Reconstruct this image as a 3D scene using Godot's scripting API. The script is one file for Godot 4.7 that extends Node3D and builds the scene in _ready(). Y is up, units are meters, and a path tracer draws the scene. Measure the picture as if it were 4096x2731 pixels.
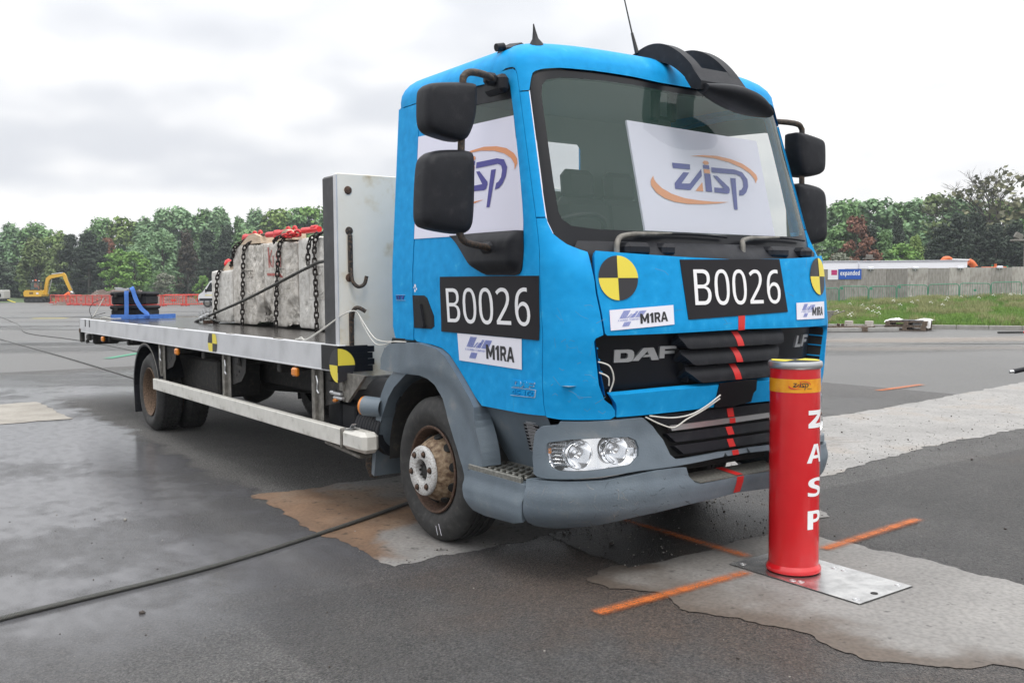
extends Node3D
# A blue flatbed lorry loaded with concrete blocks stands on a test yard behind a red bollard, under an overcast sky.
# World axes: x runs along the lorry (front = +x), z towards its driver's side, y up. Metres.

var M := {}
var rng := RandomNumberGenerator.new()
var used := {}
var camera: Camera3D

class MB:
	# collects triangles; every triangle is wound so that it agrees with its normals
	var v := PackedVector3Array()
	var n := PackedVector3Array()
	var t := PackedVector2Array()
	var c := PackedColorArray()
	var col := Color.WHITE
	func tri(a: Vector3, b: Vector3, d: Vector3, na := Vector3.ZERO, nb := Vector3.ZERO, nd := Vector3.ZERO, ua := Vector2.ZERO, ub := Vector2.ZERO, ud := Vector2.ZERO) -> void:
		var g := (d - a).cross(b - a)
		if g.length_squared() < 1e-16:
			return
		g = g.normalized()
		if na == Vector3.ZERO:
			na = g; nb = g; nd = g
		if g.dot(na + nb + nd) < 0.0:
			v.append_array([a, d, b]); n.append_array([na, nd, nb]); t.append_array([ua, ud, ub])
		else:
			v.append_array([a, b, d]); n.append_array([na, nb, nd]); t.append_array([ua, ub, ud])
		c.append_array([col, col, col])
	func quad(a: Vector3, b: Vector3, d: Vector3, e: Vector3, nn := Vector3.ZERO) -> void:
		tri(a, b, d, nn, nn, nn, Vector2(0, 1), Vector2(1, 1), Vector2(1, 0))
		tri(a, d, e, nn, nn, nn, Vector2(0, 1), Vector2(1, 0), Vector2(0, 0))
	func box(at: Vector3, size: Vector3, r := 0.0, b := Basis()) -> void:
		var h := size * 0.5
		r = minf(r, minf(h.x, minf(h.y, h.z)) * 0.98)
		var P := func(sx, sy, sz, ax) -> Vector3:
			var p := Vector3(sx * h.x, sy * h.y, sz * h.z)
			for i in 3:
				if i != ax:
					p[i] -= signf(p[i]) * r
			return at + b * p
		for ax in 3:
			var i := (ax + 1) % 3
			var j := (ax + 2) % 3
			for s in [-1.0, 1.0]:
				var q := []
				for k in [[-1, -1], [1, -1], [1, 1], [-1, 1]]:
					var sg := [0.0, 0.0, 0.0]
					sg[ax] = s; sg[i] = k[0]; sg[j] = k[1]
					q.append((P as Callable).call(sg[0], sg[1], sg[2], ax))
				var nn := Vector3.ZERO
				nn[ax] = s
				quad(q[0], q[1], q[2], q[3], (b * nn).normalized())
			if r > 0.0:
				for s in [-1.0, 1.0]:
					for u in [-1.0, 1.0]:
						var q := []
						for k in [[-1.0, i], [1.0, i], [1.0, j], [-1.0, j]]:
							var sg := [0.0, 0.0, 0.0]
							sg[i] = s; sg[j] = u; sg[ax] = k[0]
							q.append((P as Callable).call(sg[0], sg[1], sg[2], k[1]))
						var nn := Vector3.ZERO
						nn[i] = s; nn[j] = u
						quad(q[0], q[1], q[2], q[3], (b * nn).normalized())
		if r > 0.0:
			for sx in [-1.0, 1.0]:
				for sy in [-1.0, 1.0]:
					for sz in [-1.0, 1.0]:
						var nn: Vector3 = (b * Vector3(sx, sy, sz)).normalized()
						tri((P as Callable).call(sx, sy, sz, 0), (P as Callable).call(sx, sy, sz, 1), (P as Callable).call(sx, sy, sz, 2), nn, nn, nn)
	func tube(p: Array, r, seg := 8, caps := true) -> void:
		var rings := []
		var nrm := []
		var side := Vector3.ZERO
		for i in p.size():
			var d: Vector3 = ((p[mini(i + 1, p.size() - 1)] - p[maxi(i - 1, 0)]) as Vector3).normalized()
			if side == Vector3.ZERO:
				side = d.cross(Vector3.UP if absf(d.y) < 0.9 else Vector3.RIGHT).normalized()
			side = (side - d * side.dot(d)).normalized()
			var up := side.cross(d)
			var ring := []
			var rn := []
			var rad: float = r[i] if r is Array else r
			for k in seg:
				var a := TAU * k / seg
				var o := side * cos(a) + up * sin(a)
				ring.append(p[i] + o * rad)
				rn.append(o)
			rings.append(ring)
			nrm.append(rn)
		for i in p.size() - 1:
			for k in seg:
				var m := (k + 1) % seg
				tri(rings[i][k], rings[i][m], rings[i + 1][m], nrm[i][k], nrm[i][m], nrm[i + 1][m])
				tri(rings[i][k], rings[i + 1][m], rings[i + 1][k], nrm[i][k], nrm[i + 1][m], nrm[i + 1][k])
		if caps:
			for e in [0, p.size() - 1]:
				var d: Vector3 = ((p[1] - p[0]) as Vector3).normalized() * -1.0 if e == 0 else ((p[e] - p[e - 1]) as Vector3).normalized()
				for k in seg:
					tri(p[e], rings[e][k], rings[e][(k + 1) % seg], d, d, d)
	# profile points (along the axis, radius); axis from a towards dir
	func lathe(prof: Array, a: Vector3, dir: Vector3, seg := 32, arc := TAU, ref := Vector3.ZERO) -> void:
		dir = dir.normalized()
		var s := ref if ref != Vector3.ZERO else dir.cross(Vector3.UP if absf(dir.y) < 0.9 else Vector3.RIGHT).normalized()
		var u := dir.cross(s)
		var pn := []
		for i in prof.size() - 1:
			var e: Vector2 = prof[i + 1] - prof[i]
			pn.append(Vector2(-e.y, e.x).normalized())
		for i in prof.size() - 1:
			var n0: Vector2 = pn[i]
			var n1: Vector2 = pn[i]
			if i > 0 and pn[i - 1].dot(pn[i]) > 0.75:
				n0 = (pn[i - 1] + pn[i]).normalized()
			if i < pn.size() - 1 and pn[i + 1].dot(pn[i]) > 0.75:
				n1 = (pn[i + 1] + pn[i]).normalized()
			for k in seg:
				var a0 := arc * k / seg
				var a1 := arc * (k + 1) / seg
				var o0 := s * cos(a0) + u * sin(a0)
				var o1 := s * cos(a1) + u * sin(a1)
				var A: Vector3 = a + dir * prof[i].x + o0 * prof[i].y
				var B: Vector3 = a + dir * prof[i].x + o1 * prof[i].y
				var C: Vector3 = a + dir * prof[i + 1].x + o1 * prof[i + 1].y
				var D: Vector3 = a + dir * prof[i + 1].x + o0 * prof[i + 1].y
				var NA := dir * n0.x + o0 * n0.y
				var NB := dir * n0.x + o1 * n0.y
				var NC := dir * n1.x + o1 * n1.y
				var ND := dir * n1.x + o0 * n1.y
				tri(A, B, C, NA, NB, NC)
				tri(A, C, D, NA, NC, ND)
	func cyl(a: Vector3, b: Vector3, r: float, seg := 16, r2 := -1.0) -> void:
		if r2 < 0.0:
			r2 = r
		var L := (b - a).length()
		lathe([Vector2(0, 0), Vector2(0, r), Vector2(L, r2), Vector2(L, 0)], a, b - a, seg)
	# a flat polygon (points in 3D on one plane) pushed along d
	func prism(p: Array, d: Vector3) -> void:
		var o: Vector3 = p[0]
		var x: Vector3 = ((p[1] - o) as Vector3).normalized()
		var z := d.normalized()
		var y := z.cross(x).normalized()
		var f := PackedVector2Array()
		var mid := Vector3.ZERO
		for q in p:
			f.append(Vector2((q - o).dot(x), (q - o).dot(y)))
			mid += q / p.size()
		var ix := Geometry2D.triangulate_polygon(f)
		for i in range(0, ix.size(), 3):
			tri(p[ix[i]], p[ix[i + 1]], p[ix[i + 2]], -z, -z, -z)
			tri(p[ix[i]] + d, p[ix[i + 1]] + d, p[ix[i + 2]] + d, z, z, z)
		var ccw := not Geometry2D.is_polygon_clockwise(f)
		for i in p.size():
			var a: Vector3 = p[i]
			var b: Vector3 = p[(i + 1) % p.size()]
			var nn := (b - a).cross(z).normalized() * (1.0 if ccw else -1.0)
			quad(a, b, b + d, a + d, nn)
	func ring(p: Array, k := true) -> void:
		pass
	# a polygon of a surface's two coordinates, laid on that surface f(a, b) -> point, off metres proud of it, its rim turned in by skirt
	func patch(poly: PackedVector2Array, f: Callable, off := 0.0, skirt := 0.0, step := Vector2(0.06, 0.06), holes := [], outward := 1.0) -> void:
		var lo := poly[0]
		var hi := poly[0]
		for q in poly:
			lo = lo.min(q); hi = hi.max(q)
		var nx := maxi(1, ceili((hi.x - lo.x) / step.x))
		var ny := maxi(1, ceili((hi.y - lo.y) / step.y))
		var st := Vector2((hi.x - lo.x) / nx, (hi.y - lo.y) / ny)
		var base := poly.duplicate()
		if Geometry2D.is_polygon_clockwise(base):
			base.reverse()
		for i in nx:
			for j in ny:
				var a := lo + Vector2(i, j) * st
				var cell := PackedVector2Array([a, a + Vector2(st.x, 0), a + st, a + Vector2(0, st.y)])
				var bits := Geometry2D.intersect_polygons(cell, base)
				for h in holes:
					var nb := []
					for q in bits:
						nb.append_array(Geometry2D.clip_polygons(q, h))
					bits.assign(nb)
				for q in bits:
					var ix := Geometry2D.triangulate_polygon(q)
					var P := []
					var N := []
					for w in q:
						var fn := MB.fnorm(f, w, outward)
						P.append((f as Callable).call(w) + fn * off)
						N.append(fn)
					for m in range(0, ix.size(), 3):
						tri(P[ix[m]], P[ix[m + 1]], P[ix[m + 2]], N[ix[m]], N[ix[m + 1]], N[ix[m + 2]], (q[ix[m]] - lo) / (hi - lo), (q[ix[m + 1]] - lo) / (hi - lo), (q[ix[m + 2]] - lo) / (hi - lo))
		if skirt != 0.0:
			var rims := [base]
			rims.append_array(holes)
			for rim in rims:
				var pts := PackedVector2Array()
				for i in rim.size():
					var a: Vector2 = rim[i]
					var b: Vector2 = rim[(i + 1) % rim.size()]
					var parts := maxi(1, ceili(maxf(absf(b.x - a.x) / step.x, absf(b.y - a.y) / step.y)))
					for k in parts:
						pts.append(a.lerp(b, float(k) / parts))
				for i in pts.size():
					var a := pts[i]
					var b := pts[(i + 1) % pts.size()]
					var na := MB.fnorm(f, a, outward)
					var nb := MB.fnorm(f, b, outward)
					var A: Vector3 = (f as Callable).call(a) + na * off
					var B: Vector3 = (f as Callable).call(b) + nb * off
					quad(A, B, B - nb * skirt, A - na * skirt)
	static func fnorm(f: Callable, w: Vector2, outward: float) -> Vector3:
		var e := 0.004
		var dx: Vector3 = (f as Callable).call(w + Vector2(e, 0)) - (f as Callable).call(w - Vector2(e, 0))
		var dy: Vector3 = (f as Callable).call(w + Vector2(0, e)) - (f as Callable).call(w - Vector2(0, e))
		return dy.cross(dx).normalized() * outward
	func append(o: MB, x := Transform3D()) -> void:
		for i in o.v.size():
			v.append(x * o.v[i]); n.append((x.basis * o.n[i]).normalized()); t.append(o.t[i]); c.append(o.c[i])
	func done() -> ArrayMesh:
		var a := []
		a.resize(Mesh.ARRAY_MAX)
		a[Mesh.ARRAY_VERTEX] = v
		a[Mesh.ARRAY_NORMAL] = n
		a[Mesh.ARRAY_TEX_UV] = t
		a[Mesh.ARRAY_COLOR] = c
		var m := ArrayMesh.new()
		m.add_surface_from_arrays(Mesh.PRIMITIVE_TRIANGLES, a)
		return m

func V(x: float, y: float, z: float) -> Vector3:
	return Vector3(x, y, z)

func A2(a: Array) -> PackedVector2Array:
	var p := PackedVector2Array()
	for i in range(0, a.size(), 2):
		p.append(Vector2(a[i], a[i + 1]))
	return p

func flip(p: PackedVector2Array) -> PackedVector2Array:
	var o := PackedVector2Array()
	for q in p:
		o.append(Vector2(-q.x, q.y))
	return o

func numbered(s: String) -> String:
	used[s] = used.get(s, -1) + 1
	return s if used[s] == 0 else "%s_%03d" % [s, used[s]]

func whole(o: Node3D) -> Vector3:
	var p := Vector3.ZERO
	var k: Node = o
	while k != self and k is Node3D:
		p += (k as Node3D).position
		k = k.get_parent()
	return p

# a mesh built in world coordinates becomes a child of an unturned parent (thing or part)
func part(called: String, mb: MB, m: Material, parent: Node3D, local := false) -> MeshInstance3D:
	var o := MeshInstance3D.new()
	o.name = called
	o.mesh = mb.done()
	o.material_override = m
	if not local:
		o.position = -whole(parent)
	parent.add_child(o, true)
	return o

func thing(called: String, label: String, category: String, at := Vector3.ZERO, turn := 0.0, group := "") -> Node3D:
	var o := Node3D.new()
	o.name = numbered(called)
	o.position = at
	o.rotation.y = turn
	add_child(o, true)
	o.set_meta("label", label)
	o.set_meta("category", category)
	if group:
		o.set_meta("group", group)
	return o

func single(called: String, label: String, category: String, mb: MB, m: Material, group := "") -> MeshInstance3D:
	var o := MeshInstance3D.new()
	o.name = numbered(called)
	o.mesh = mb.done()
	o.material_override = m
	add_child(o, true)
	o.set_meta("label", label)
	o.set_meta("category", category)
	if group:
		o.set_meta("group", group)
	return o

func structure(called: String, mb: MB, m: Material, kind := "structure") -> MeshInstance3D:
	var o := MeshInstance3D.new()
	o.name = numbered(called)
	o.mesh = mb.done()
	o.material_override = m
	add_child(o, true)
	o.set_meta("kind", kind)
	return o

func lin(r: float, g: float, b: float, a := 1.0) -> Color:
	return Color(r, g, b, a).linear_to_srgb()

func mat(col: Color, rough := 0.6, metal := 0.0) -> StandardMaterial3D:
	var m := StandardMaterial3D.new()
	m.albedo_color = col
	m.roughness = rough
	m.metallic = metal
	return m

func noise(sd: int, freq: float, oct := 4, type := FastNoiseLite.TYPE_SIMPLEX_SMOOTH) -> FastNoiseLite:
	var f := FastNoiseLite.new()
	f.seed = sd
	f.noise_type = type
	f.frequency = freq
	f.fractal_octaves = oct
	f.fractal_gain = 0.55
	return f

# seamless computed texture: noise through a ramp of [place, colour, ...]
func ntex(sd: int, freq: float, ramp: Array, size := 512, oct := 5, type := FastNoiseLite.TYPE_SIMPLEX_SMOOTH) -> NoiseTexture2D:
	var t := NoiseTexture2D.new()
	t.width = size
	t.height = size
	t.seamless = true
	t.noise = noise(sd, freq, oct, type)
	var g := Gradient.new()
	var off := PackedFloat32Array()
	var cl := PackedColorArray()
	for i in range(0, ramp.size(), 2):
		off.append(ramp[i]); cl.append(ramp[i + 1])
	g.offsets = off
	g.colors = cl
	t.color_ramp = g
	return t

func ntex_normal(sd: int, freq: float, strength := 4.0, size := 512, oct := 5) -> NoiseTexture2D:
	var t := NoiseTexture2D.new()
	t.width = size
	t.height = size
	t.seamless = true
	t.as_normal_map = true
	t.bump_strength = strength
	t.noise = noise(sd, freq, oct)
	return t

# a material that wraps a texture on from three sides
func tri_mat(tex: Texture2D, scale: float, rough := 0.6, metal := 0.0, nrm: Texture2D = null, nscale := 0.5, world := true) -> StandardMaterial3D:
	var m := StandardMaterial3D.new()
	m.albedo_texture = tex
	m.roughness = rough
	m.metallic = metal
	m.uv1_triplanar = true
	m.uv1_world_triplanar = world
	m.uv1_scale = Vector3.ONE * scale
	if nrm:
		m.normal_enabled = true
		m.normal_texture = nrm
		m.normal_scale = nscale
	return m

func face_of(bold: bool) -> Font:
	var fo := SystemFont.new()
	fo.font_names = PackedStringArray(["Droid Sans"])
	fo.font_weight = 700 if bold else 400
	return fo

# letters as flat outlines, stretched to fill the box (x0, y0)-(x1, y1) in a surface's coordinates and laid on it
func text_on(mb: MB, text: String, bold: bool, box: Rect2, f: Callable, off: float, flipx := false, outward := 1.0, shear := 0.0, thick := 0.0, fine := 0.07) -> void:
	var tm := TextMesh.new()
	tm.font = face_of(bold)
	tm.text = text
	tm.font_size = 64
	tm.pixel_size = 0.01
	tm.depth = 0.0
	tm.curve_step = 1.0
	var a := tm.get_mesh_arrays()
	if a.is_empty() or a[Mesh.ARRAY_VERTEX] == null:
		print("no text ", text)
		return
	var P: PackedVector3Array = a[Mesh.ARRAY_VERTEX]
	var ix: PackedInt32Array = a[Mesh.ARRAY_INDEX] if a[Mesh.ARRAY_INDEX] != null else PackedInt32Array(range(P.size()))
	var lo := Vector2(1e9, 1e9)
	var hi := -lo
	for p in P:
		lo = lo.min(Vector2(p.x, p.y)); hi = hi.max(Vector2(p.x, p.y))
	var Q := []
	var N := []
	var W := []
	for p in P:
		var w := (Vector2(p.x, p.y) - lo) / (hi - lo)
		w.x += shear * (w.y - 0.5)
		if flipx:
			w.x = 1.0 - w.x
		w = box.position + w * box.size
		W.append(w)
		var fn := MB.fnorm(f, w, outward)
		Q.append((f as Callable).call(w) + fn * off)
		N.append(fn)
	for i in range(0, ix.size(), 3):
		fine_tri(mb, W[ix[i]], W[ix[i + 1]], W[ix[i + 2]], f, off, outward, fine)
	if thick > 0.0:
		# side walls round the outline: edges used by one triangle only
		var edges := {}
		for i in range(0, ix.size(), 3):
			for k in 3:
				var e0 := P[ix[i + k]].snapped(Vector3.ONE * 1e-4)
				var e1 := P[ix[i + (k + 1) % 3]].snapped(Vector3.ONE * 1e-4)
				if edges.has([e1, e0]):
					edges.erase([e1, e0])
				else:
					edges[[e0, e1]] = [ix[i + k], ix[i + (k + 1) % 3]]
		for e in edges.values():
			mb.quad(Q[e[0]], Q[e[1]], Q[e[1]] - N[e[1]] * thick, Q[e[0]] - N[e[0]] * thick)

# a triangle of a surface's coordinates, halved until no side is longer than fine
func fine_tri(mb: MB, a: Vector2, b: Vector2, c: Vector2, f: Callable, off: float, ow: float, fine: float) -> void:
	var A: Vector3 = f.call(a)
	var B: Vector3 = f.call(b)
	var C: Vector3 = f.call(c)
	var ab := (B - A).length()
	var bc := (C - B).length()
	var ca := (A - C).length()
	var m := maxf(ab, maxf(bc, ca))
	if m > fine:
		if m == ab:
			fine_tri(mb, a, (a + b) * 0.5, c, f, off, ow, fine)
			fine_tri(mb, (a + b) * 0.5, b, c, f, off, ow, fine)
		elif m == bc:
			fine_tri(mb, a, b, (b + c) * 0.5, f, off, ow, fine)
			fine_tri(mb, a, (b + c) * 0.5, c, f, off, ow, fine)
		else:
			fine_tri(mb, a, b, (c + a) * 0.5, f, off, ow, fine)
			fine_tri(mb, (c + a) * 0.5, b, c, f, off, ow, fine)
		return
	var na := MB.fnorm(f, a, ow)
	var nb := MB.fnorm(f, b, ow)
	var nc := MB.fnorm(f, c, ow)
	mb.tri(A + na * off, B + nb * off, C + nc * off, na, nb, nc)

# each letter a part of its own, together filling the box
func letters_on(parent: Node3D, called: String, m: Material, text: String, bold: bool, box: Rect2, f: Callable, off: float, flipx := false, outward := 1.0) -> void:
	var tm := TextMesh.new()
	tm.font = face_of(bold)
	tm.font_size = 64
	tm.pixel_size = 0.01
	tm.depth = 0.0
	var spans := []
	var lo := 1e9
	var hi := -1e9
	for i in text.length():
		tm.text = text[i]
		var w := tm.get_aabb().size.x
		tm.text = text.substr(0, i + 1)
		var bb := tm.get_aabb()
		tm.text = text[i]
		var own := tm.get_aabb()
		spans.append([bb.size.x - w, w, own.position.y, own.size.y])
	tm.text = text
	var all := tm.get_aabb()
	var total: float = spans[-1][0] + spans[-1][1]
	for i in text.length():
		var x: float = spans[i][0] / total
		var w: float = spans[i][1] / total
		var r := Rect2(box.position.x + (1.0 - x - w if flipx else x) * box.size.x, box.position.y + (spans[i][2] - all.position.y) / all.size.y * box.size.y, w * box.size.x, spans[i][3] / all.size.y * box.size.y)
		var mb := MB.new()
		text_on(mb, text[i], bold, r, f, off, flipx, outward)
		part(called, mb, m, parent)

# a flat quadrilateral by its corners as a surface of (0..1, 0..1), y from the bottom
func flat(bl: Vector3, br: Vector3, tl: Vector3, tr: Vector3) -> Callable:
	return func(w: Vector2) -> Vector3: return bl.lerp(br, w.x).lerp(tl.lerp(tr, w.x), w.y)

func circle2(c: Vector2, r: Vector2, seg := 40, a0 := 0.0, a1 := TAU) -> PackedVector2Array:
	var p := PackedVector2Array()
	var full := absf(a1 - a0) >= TAU - 0.01
	for i in seg if full else seg + 1:
		var a := lerpf(a0, a1, float(i) / seg)
		p.append(c + Vector2(cos(a), sin(a)) * r)
	if not full:
		p.append(c)
	return p

func stroke(p: Array, w: float, closed := false) -> PackedVector2Array:
	var o := PackedVector2Array()
	var back := PackedVector2Array()
	for i in p.size():
		var a: Vector2 = p[maxi(i - 1, 0)]
		var b: Vector2 = p[mini(i + 1, p.size() - 1)]
		var d := (b - a).normalized()
		var s := Vector2(-d.y, d.x) * w * 0.5
		o.append(p[i] + s)
		back.append(p[i] - s)
	back.reverse()
	o.append_array(back)
	return o

func spline(p: Array, per := 8) -> Array:
	var o := []
	for i in p.size() - 1:
		var p0 = p[maxi(i - 1, 0)]
		var p1 = p[i]
		var p2 = p[i + 1]
		var p3 = p[mini(i + 2, p.size() - 1)]
		for k in per:
			var s := float(k) / per
			o.append(0.5 * ((2.0 * p1) + (p2 - p0) * s + (2.0 * p0 - 5.0 * p1 + 4.0 * p2 - p3) * s * s + (3.0 * p1 - p0 - 3.0 * p2 + p3) * s * s * s))
	o.append(p[-1])
	return o

func _ready() -> void:
	# camera
	camera = Camera3D.new()
	camera.name = "camera"
	camera.fov = 39.505
	camera.near = 0.05
	camera.far = 4000.0
	var back := V(0.813, 0.0563, 0.579).normalized()
	var right := V(0.58, -0.0075, -0.8145)
	right = (right - back * right.dot(back)).normalized()
	camera.transform = Transform3D(Basis(right, back.cross(right), back), V(4.5, 1.4, 2.648))
	add_child(camera)
	# sky and air
	var we := WorldEnvironment.new()
	we.name = "world_environment"
	var e := Environment.new()
	e.background_mode = Environment.BG_SKY
	var sky := Sky.new()
	var sm := PanoramaSkyMaterial.new()
	sm.panorama = overcast()
	sky.sky_material = sm
	e.sky = sky
	e.background_energy_multiplier = 1.0
	e.tonemap_mode = Environment.TONE_MAPPER_LINEAR
	e.tonemap_exposure = 1.0
	e.sdfgi_enabled = true
	e.ssao_enabled = true
	e.ssil_enabled = true
	e.fog_enabled = true
	e.fog_density = 0.0005
	e.fog_light_color = Color(0.86, 0.89, 0.92)
	we.environment = e
	add_child(we)
	# a weak sun behind the cloud, high to the front
	var sun := DirectionalLight3D.new()
	sun.name = "sun"
	sun.light_energy = 0.45
	sun.light_angular_distance = 25.0
	sun.light_color = Color(1.0, 0.97, 0.93)
	sun.shadow_enabled = true
	sun.look_at_from_position(V(0, 0, 0), V(-0.55, -1.0, -0.12), V(0, 0, 1))
	add_child(sun)
	rng.seed = 7
	materials()
	ground()
	forest()
	verge()
	hoarding()
	far_yard()
	lorry()
	cargo()
	bollard()
	yard_things()

# overcast sky: brighter towards the zenith, with soft grey folds of cloud
func overcast() -> ImageTexture:
	var w := 1024
	var h := 512
	var im := Image.create(w, h, false, Image.FORMAT_RGBF)
	var n1 := noise(3, 0.55, 5)
	var n2 := noise(11, 1.7, 5)
	n2.fractal_gain = 0.5
	for j in h:
		var el := (0.5 - (j + 0.5) / h) * PI
		for i in w:
			var az := ((i + 0.5) / w - 0.5) * TAU
			var s := sin(el)
			if s < -0.02:
				im.set_pixel(i, j, Color(0.16, 0.16, 0.15))
				continue
			var k := 1.0 / (maxf(s, 0.0) + 0.16)
			var x := sin(az) * cos(el) * k
			var z := cos(az) * cos(el) * k
			var c := n1.get_noise_3d(x, z, 0.0) + 0.45 * n2.get_noise_3d(x, z, 5.0)
			var shade := smoothstep(-0.25, 0.4, c)
			var l := 1.0 + 2.1 * s * s
			l *= lerpf(1.06, 0.79, shade)
			l = lerpf(l, 0.95, exp(-maxf(s, 0.0) * 16.0) * 0.7)
			var tint := Color(1, 1, 1).lerp(Color(0.95, 0.98, 1.04), shade)
			im.set_pixel(i, j, Color(l * tint.r, l * tint.g, l * tint.b))
	return ImageTexture.create_from_image(im)

func materials() -> void:
	M.blue = tri_mat(ntex(21, 0.012, [0.0, lin(0.006, 0.235, 0.54), 0.35, lin(0.008, 0.275, 0.61), 0.65, lin(0.010, 0.295, 0.645), 0.84, lin(0.018, 0.325, 0.67), 1.0, lin(0.07, 0.41, 0.70)], 1024, 7), 0.9, 0.5, 0.0, ntex_normal(22, 0.02, 1.5, 512, 3), 0.25)
	M.blue.metallic_specular = 0.22
	M.grey_plastic = tri_mat(ntex(23, 0.01, [0.0, lin(0.10, 0.128, 0.155), 0.5, lin(0.125, 0.158, 0.19), 0.75, lin(0.14, 0.175, 0.205), 1.0, lin(0.21, 0.22, 0.23)], 512, 6), 0.8, 0.5, 0.0, ntex_normal(24, 0.2, 2.0, 512, 2), 0.15)
	M.black_plastic = tri_mat(ntex(25, 0.02, [0.0, lin(0.007, 0.008, 0.011), 0.6, lin(0.011, 0.012, 0.016), 1.0, lin(0.03, 0.03, 0.034)], 512, 5), 1.1, 0.55, 0.0, ntex_normal(26, 0.25, 2.0, 512, 2), 0.2)
	M.black_plastic.metallic_specular = 0.36
	M.gloss_black = mat(lin(0.006, 0.007, 0.010), 0.28)
	M.gloss_black.metallic_specular = 0.35
	M.dark = mat(lin(0.012, 0.012, 0.012), 0.8)
	M.chassis = tri_mat(ntex(27, 0.02, [0.0, lin(0.012, 0.012, 0.012), 0.6, lin(0.022, 0.021, 0.02), 0.85, lin(0.05, 0.042, 0.034), 1.0, lin(0.08, 0.05, 0.03)], 512, 5), 1.5, 0.7)
	M.tape = mat(lin(0.008, 0.008, 0.010), 0.42)
	M.tape.metallic_specular = 0.35
	M.sign_black = mat(lin(0.012, 0.011, 0.014), 0.55)
	M.sign_black.metallic_specular = 0.35
	M.white_print = mat(lin(0.72, 0.72, 0.80), 0.5)
	M.letter_white = mat(lin(0.78, 0.78, 0.80), 0.45)
	M.poster = mat(lin(0.68, 0.68, 0.80), 0.55)
	M.navy = mat(lin(0.05, 0.045, 0.26), 0.5)
	M.orange_print = mat(lin(0.66, 0.27, 0.12), 0.5)
	M.lilac_print = mat(lin(0.12, 0.17, 0.50), 0.5)
	M.letter_black = mat(lin(0.018, 0.018, 0.022), 0.5)
	M.yellow = mat(lin(0.72, 0.60, 0.06), 0.5)
	M.roundel_black = mat(lin(0.022, 0.021, 0.025), 0.5)
	M.red_tape = mat(lin(0.55, 0.02, 0.018), 0.45)
	M.silver = mat(lin(0.50, 0.51, 0.52), 0.32, 0.75)
	M.chrome = mat(lin(0.85, 0.86, 0.88), 0.06, 1.0)
	M.tread = tri_mat(ntex(28, 0.05, [0.0, lin(0.12, 0.12, 0.11), 0.6, lin(0.22, 0.22, 0.20), 1.0, lin(0.34, 0.33, 0.30)], 256, 4), 3.0, 0.5, 0.5)
	M.tyre = tri_mat(ntex(29, 0.02, [0.0, lin(0.016, 0.016, 0.016), 0.5, lin(0.026, 0.026, 0.026), 0.8, lin(0.045, 0.044, 0.042), 1.0, lin(0.11, 0.105, 0.095)], 512, 6), 1.6, 0.75)
	M.rust_wheel = tri_mat(ntex(30, 0.03, [0.0, lin(0.035, 0.018, 0.010), 0.38, lin(0.10, 0.055, 0.03), 0.5, lin(0.20, 0.14, 0.085), 0.7, lin(0.30, 0.225, 0.145), 1.0, lin(0.40, 0.33, 0.25)], 512, 7), 1.7, 0.75)
	M.rust_rim = tri_mat(ntex(31, 0.03, [0.0, lin(0.03, 0.016, 0.01), 0.5, lin(0.075, 0.04, 0.025), 1.0, lin(0.16, 0.10, 0.07)], 512, 5), 3.2, 0.8)
	M.rust_mid = tri_mat(ntex(45, 0.05, [0.0, lin(0.03, 0.017, 0.010), 0.45, lin(0.09, 0.055, 0.034), 0.7, lin(0.16, 0.105, 0.066), 1.0, lin(0.24, 0.18, 0.13)], 512, 6), 2.2, 0.8)
	M.hub_white = tri_mat(ntex(32, 0.035, [0.0, lin(0.06, 0.025, 0.012), 0.22, lin(0.16, 0.10, 0.07), 0.32, lin(0.46, 0.46, 0.45), 1.0, lin(0.60, 0.61, 0.61)], 512, 6), 4.0, 0.5)
	M.aluminium = tri_mat(ntex(33, 0.008, [0.0, lin(0.46, 0.47, 0.485), 0.5, lin(0.56, 0.57, 0.59), 1.0, lin(0.63, 0.64, 0.66)], 512, 6), 0.7, 0.38, 0.25)
	M.skirt = tri_mat(ntex(34, 0.01, [0.0, lin(0.36, 0.35, 0.31), 0.35, lin(0.56, 0.55, 0.51), 1.0, lin(0.66, 0.65, 0.61)], 512, 6), 1.2, 0.5, 0.1)
	M.panel_white = tri_mat(ntex(35, 0.006, [0.0, lin(0.46, 0.36, 0.22), 0.22, lin(0.66, 0.60, 0.48), 0.36, lin(0.73, 0.70, 0.62), 1.0, lin(0.78, 0.75, 0.68)], 512, 6), 0.8, 0.5)
	M.post_dark = tri_mat(ntex(36, 0.015, [0.0, lin(0.02, 0.02, 0.022), 0.7, lin(0.035, 0.036, 0.04), 1.0, lin(0.07, 0.06, 0.055)], 512, 5), 1.2, 0.5)
	M.galv = tri_mat(ntex(37, 0.03, [0.0, lin(0.10, 0.095, 0.085), 0.6, lin(0.20, 0.19, 0.17), 1.0, lin(0.28, 0.27, 0.25)], 256, 5), 2.0, 0.6, 0.3)
	M.rust_pipe = tri_mat(ntex(38, 0.05, [0.0, lin(0.012, 0.012, 0.012), 0.5, lin(0.03, 0.026, 0.022), 0.7, lin(0.10, 0.06, 0.035), 1.0, lin(0.16, 0.10, 0.06)], 256, 4), 4.0, 0.65)
	M.deck = tri_mat(ntex(39, 0.008, [0.0, lin(0.02, 0.018, 0.017), 0.5, lin(0.035, 0.032, 0.03), 1.0, lin(0.06, 0.056, 0.052)], 512, 6), 0.6, 0.2, 0.0, ntex_normal(40, 0.06, 1.2, 512, 4), 0.15)
	M.amber = mat(lin(0.62, 0.20, 0.02), 0.2)
	M.wire = mat(lin(0.55, 0.54, 0.50), 0.5)
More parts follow.
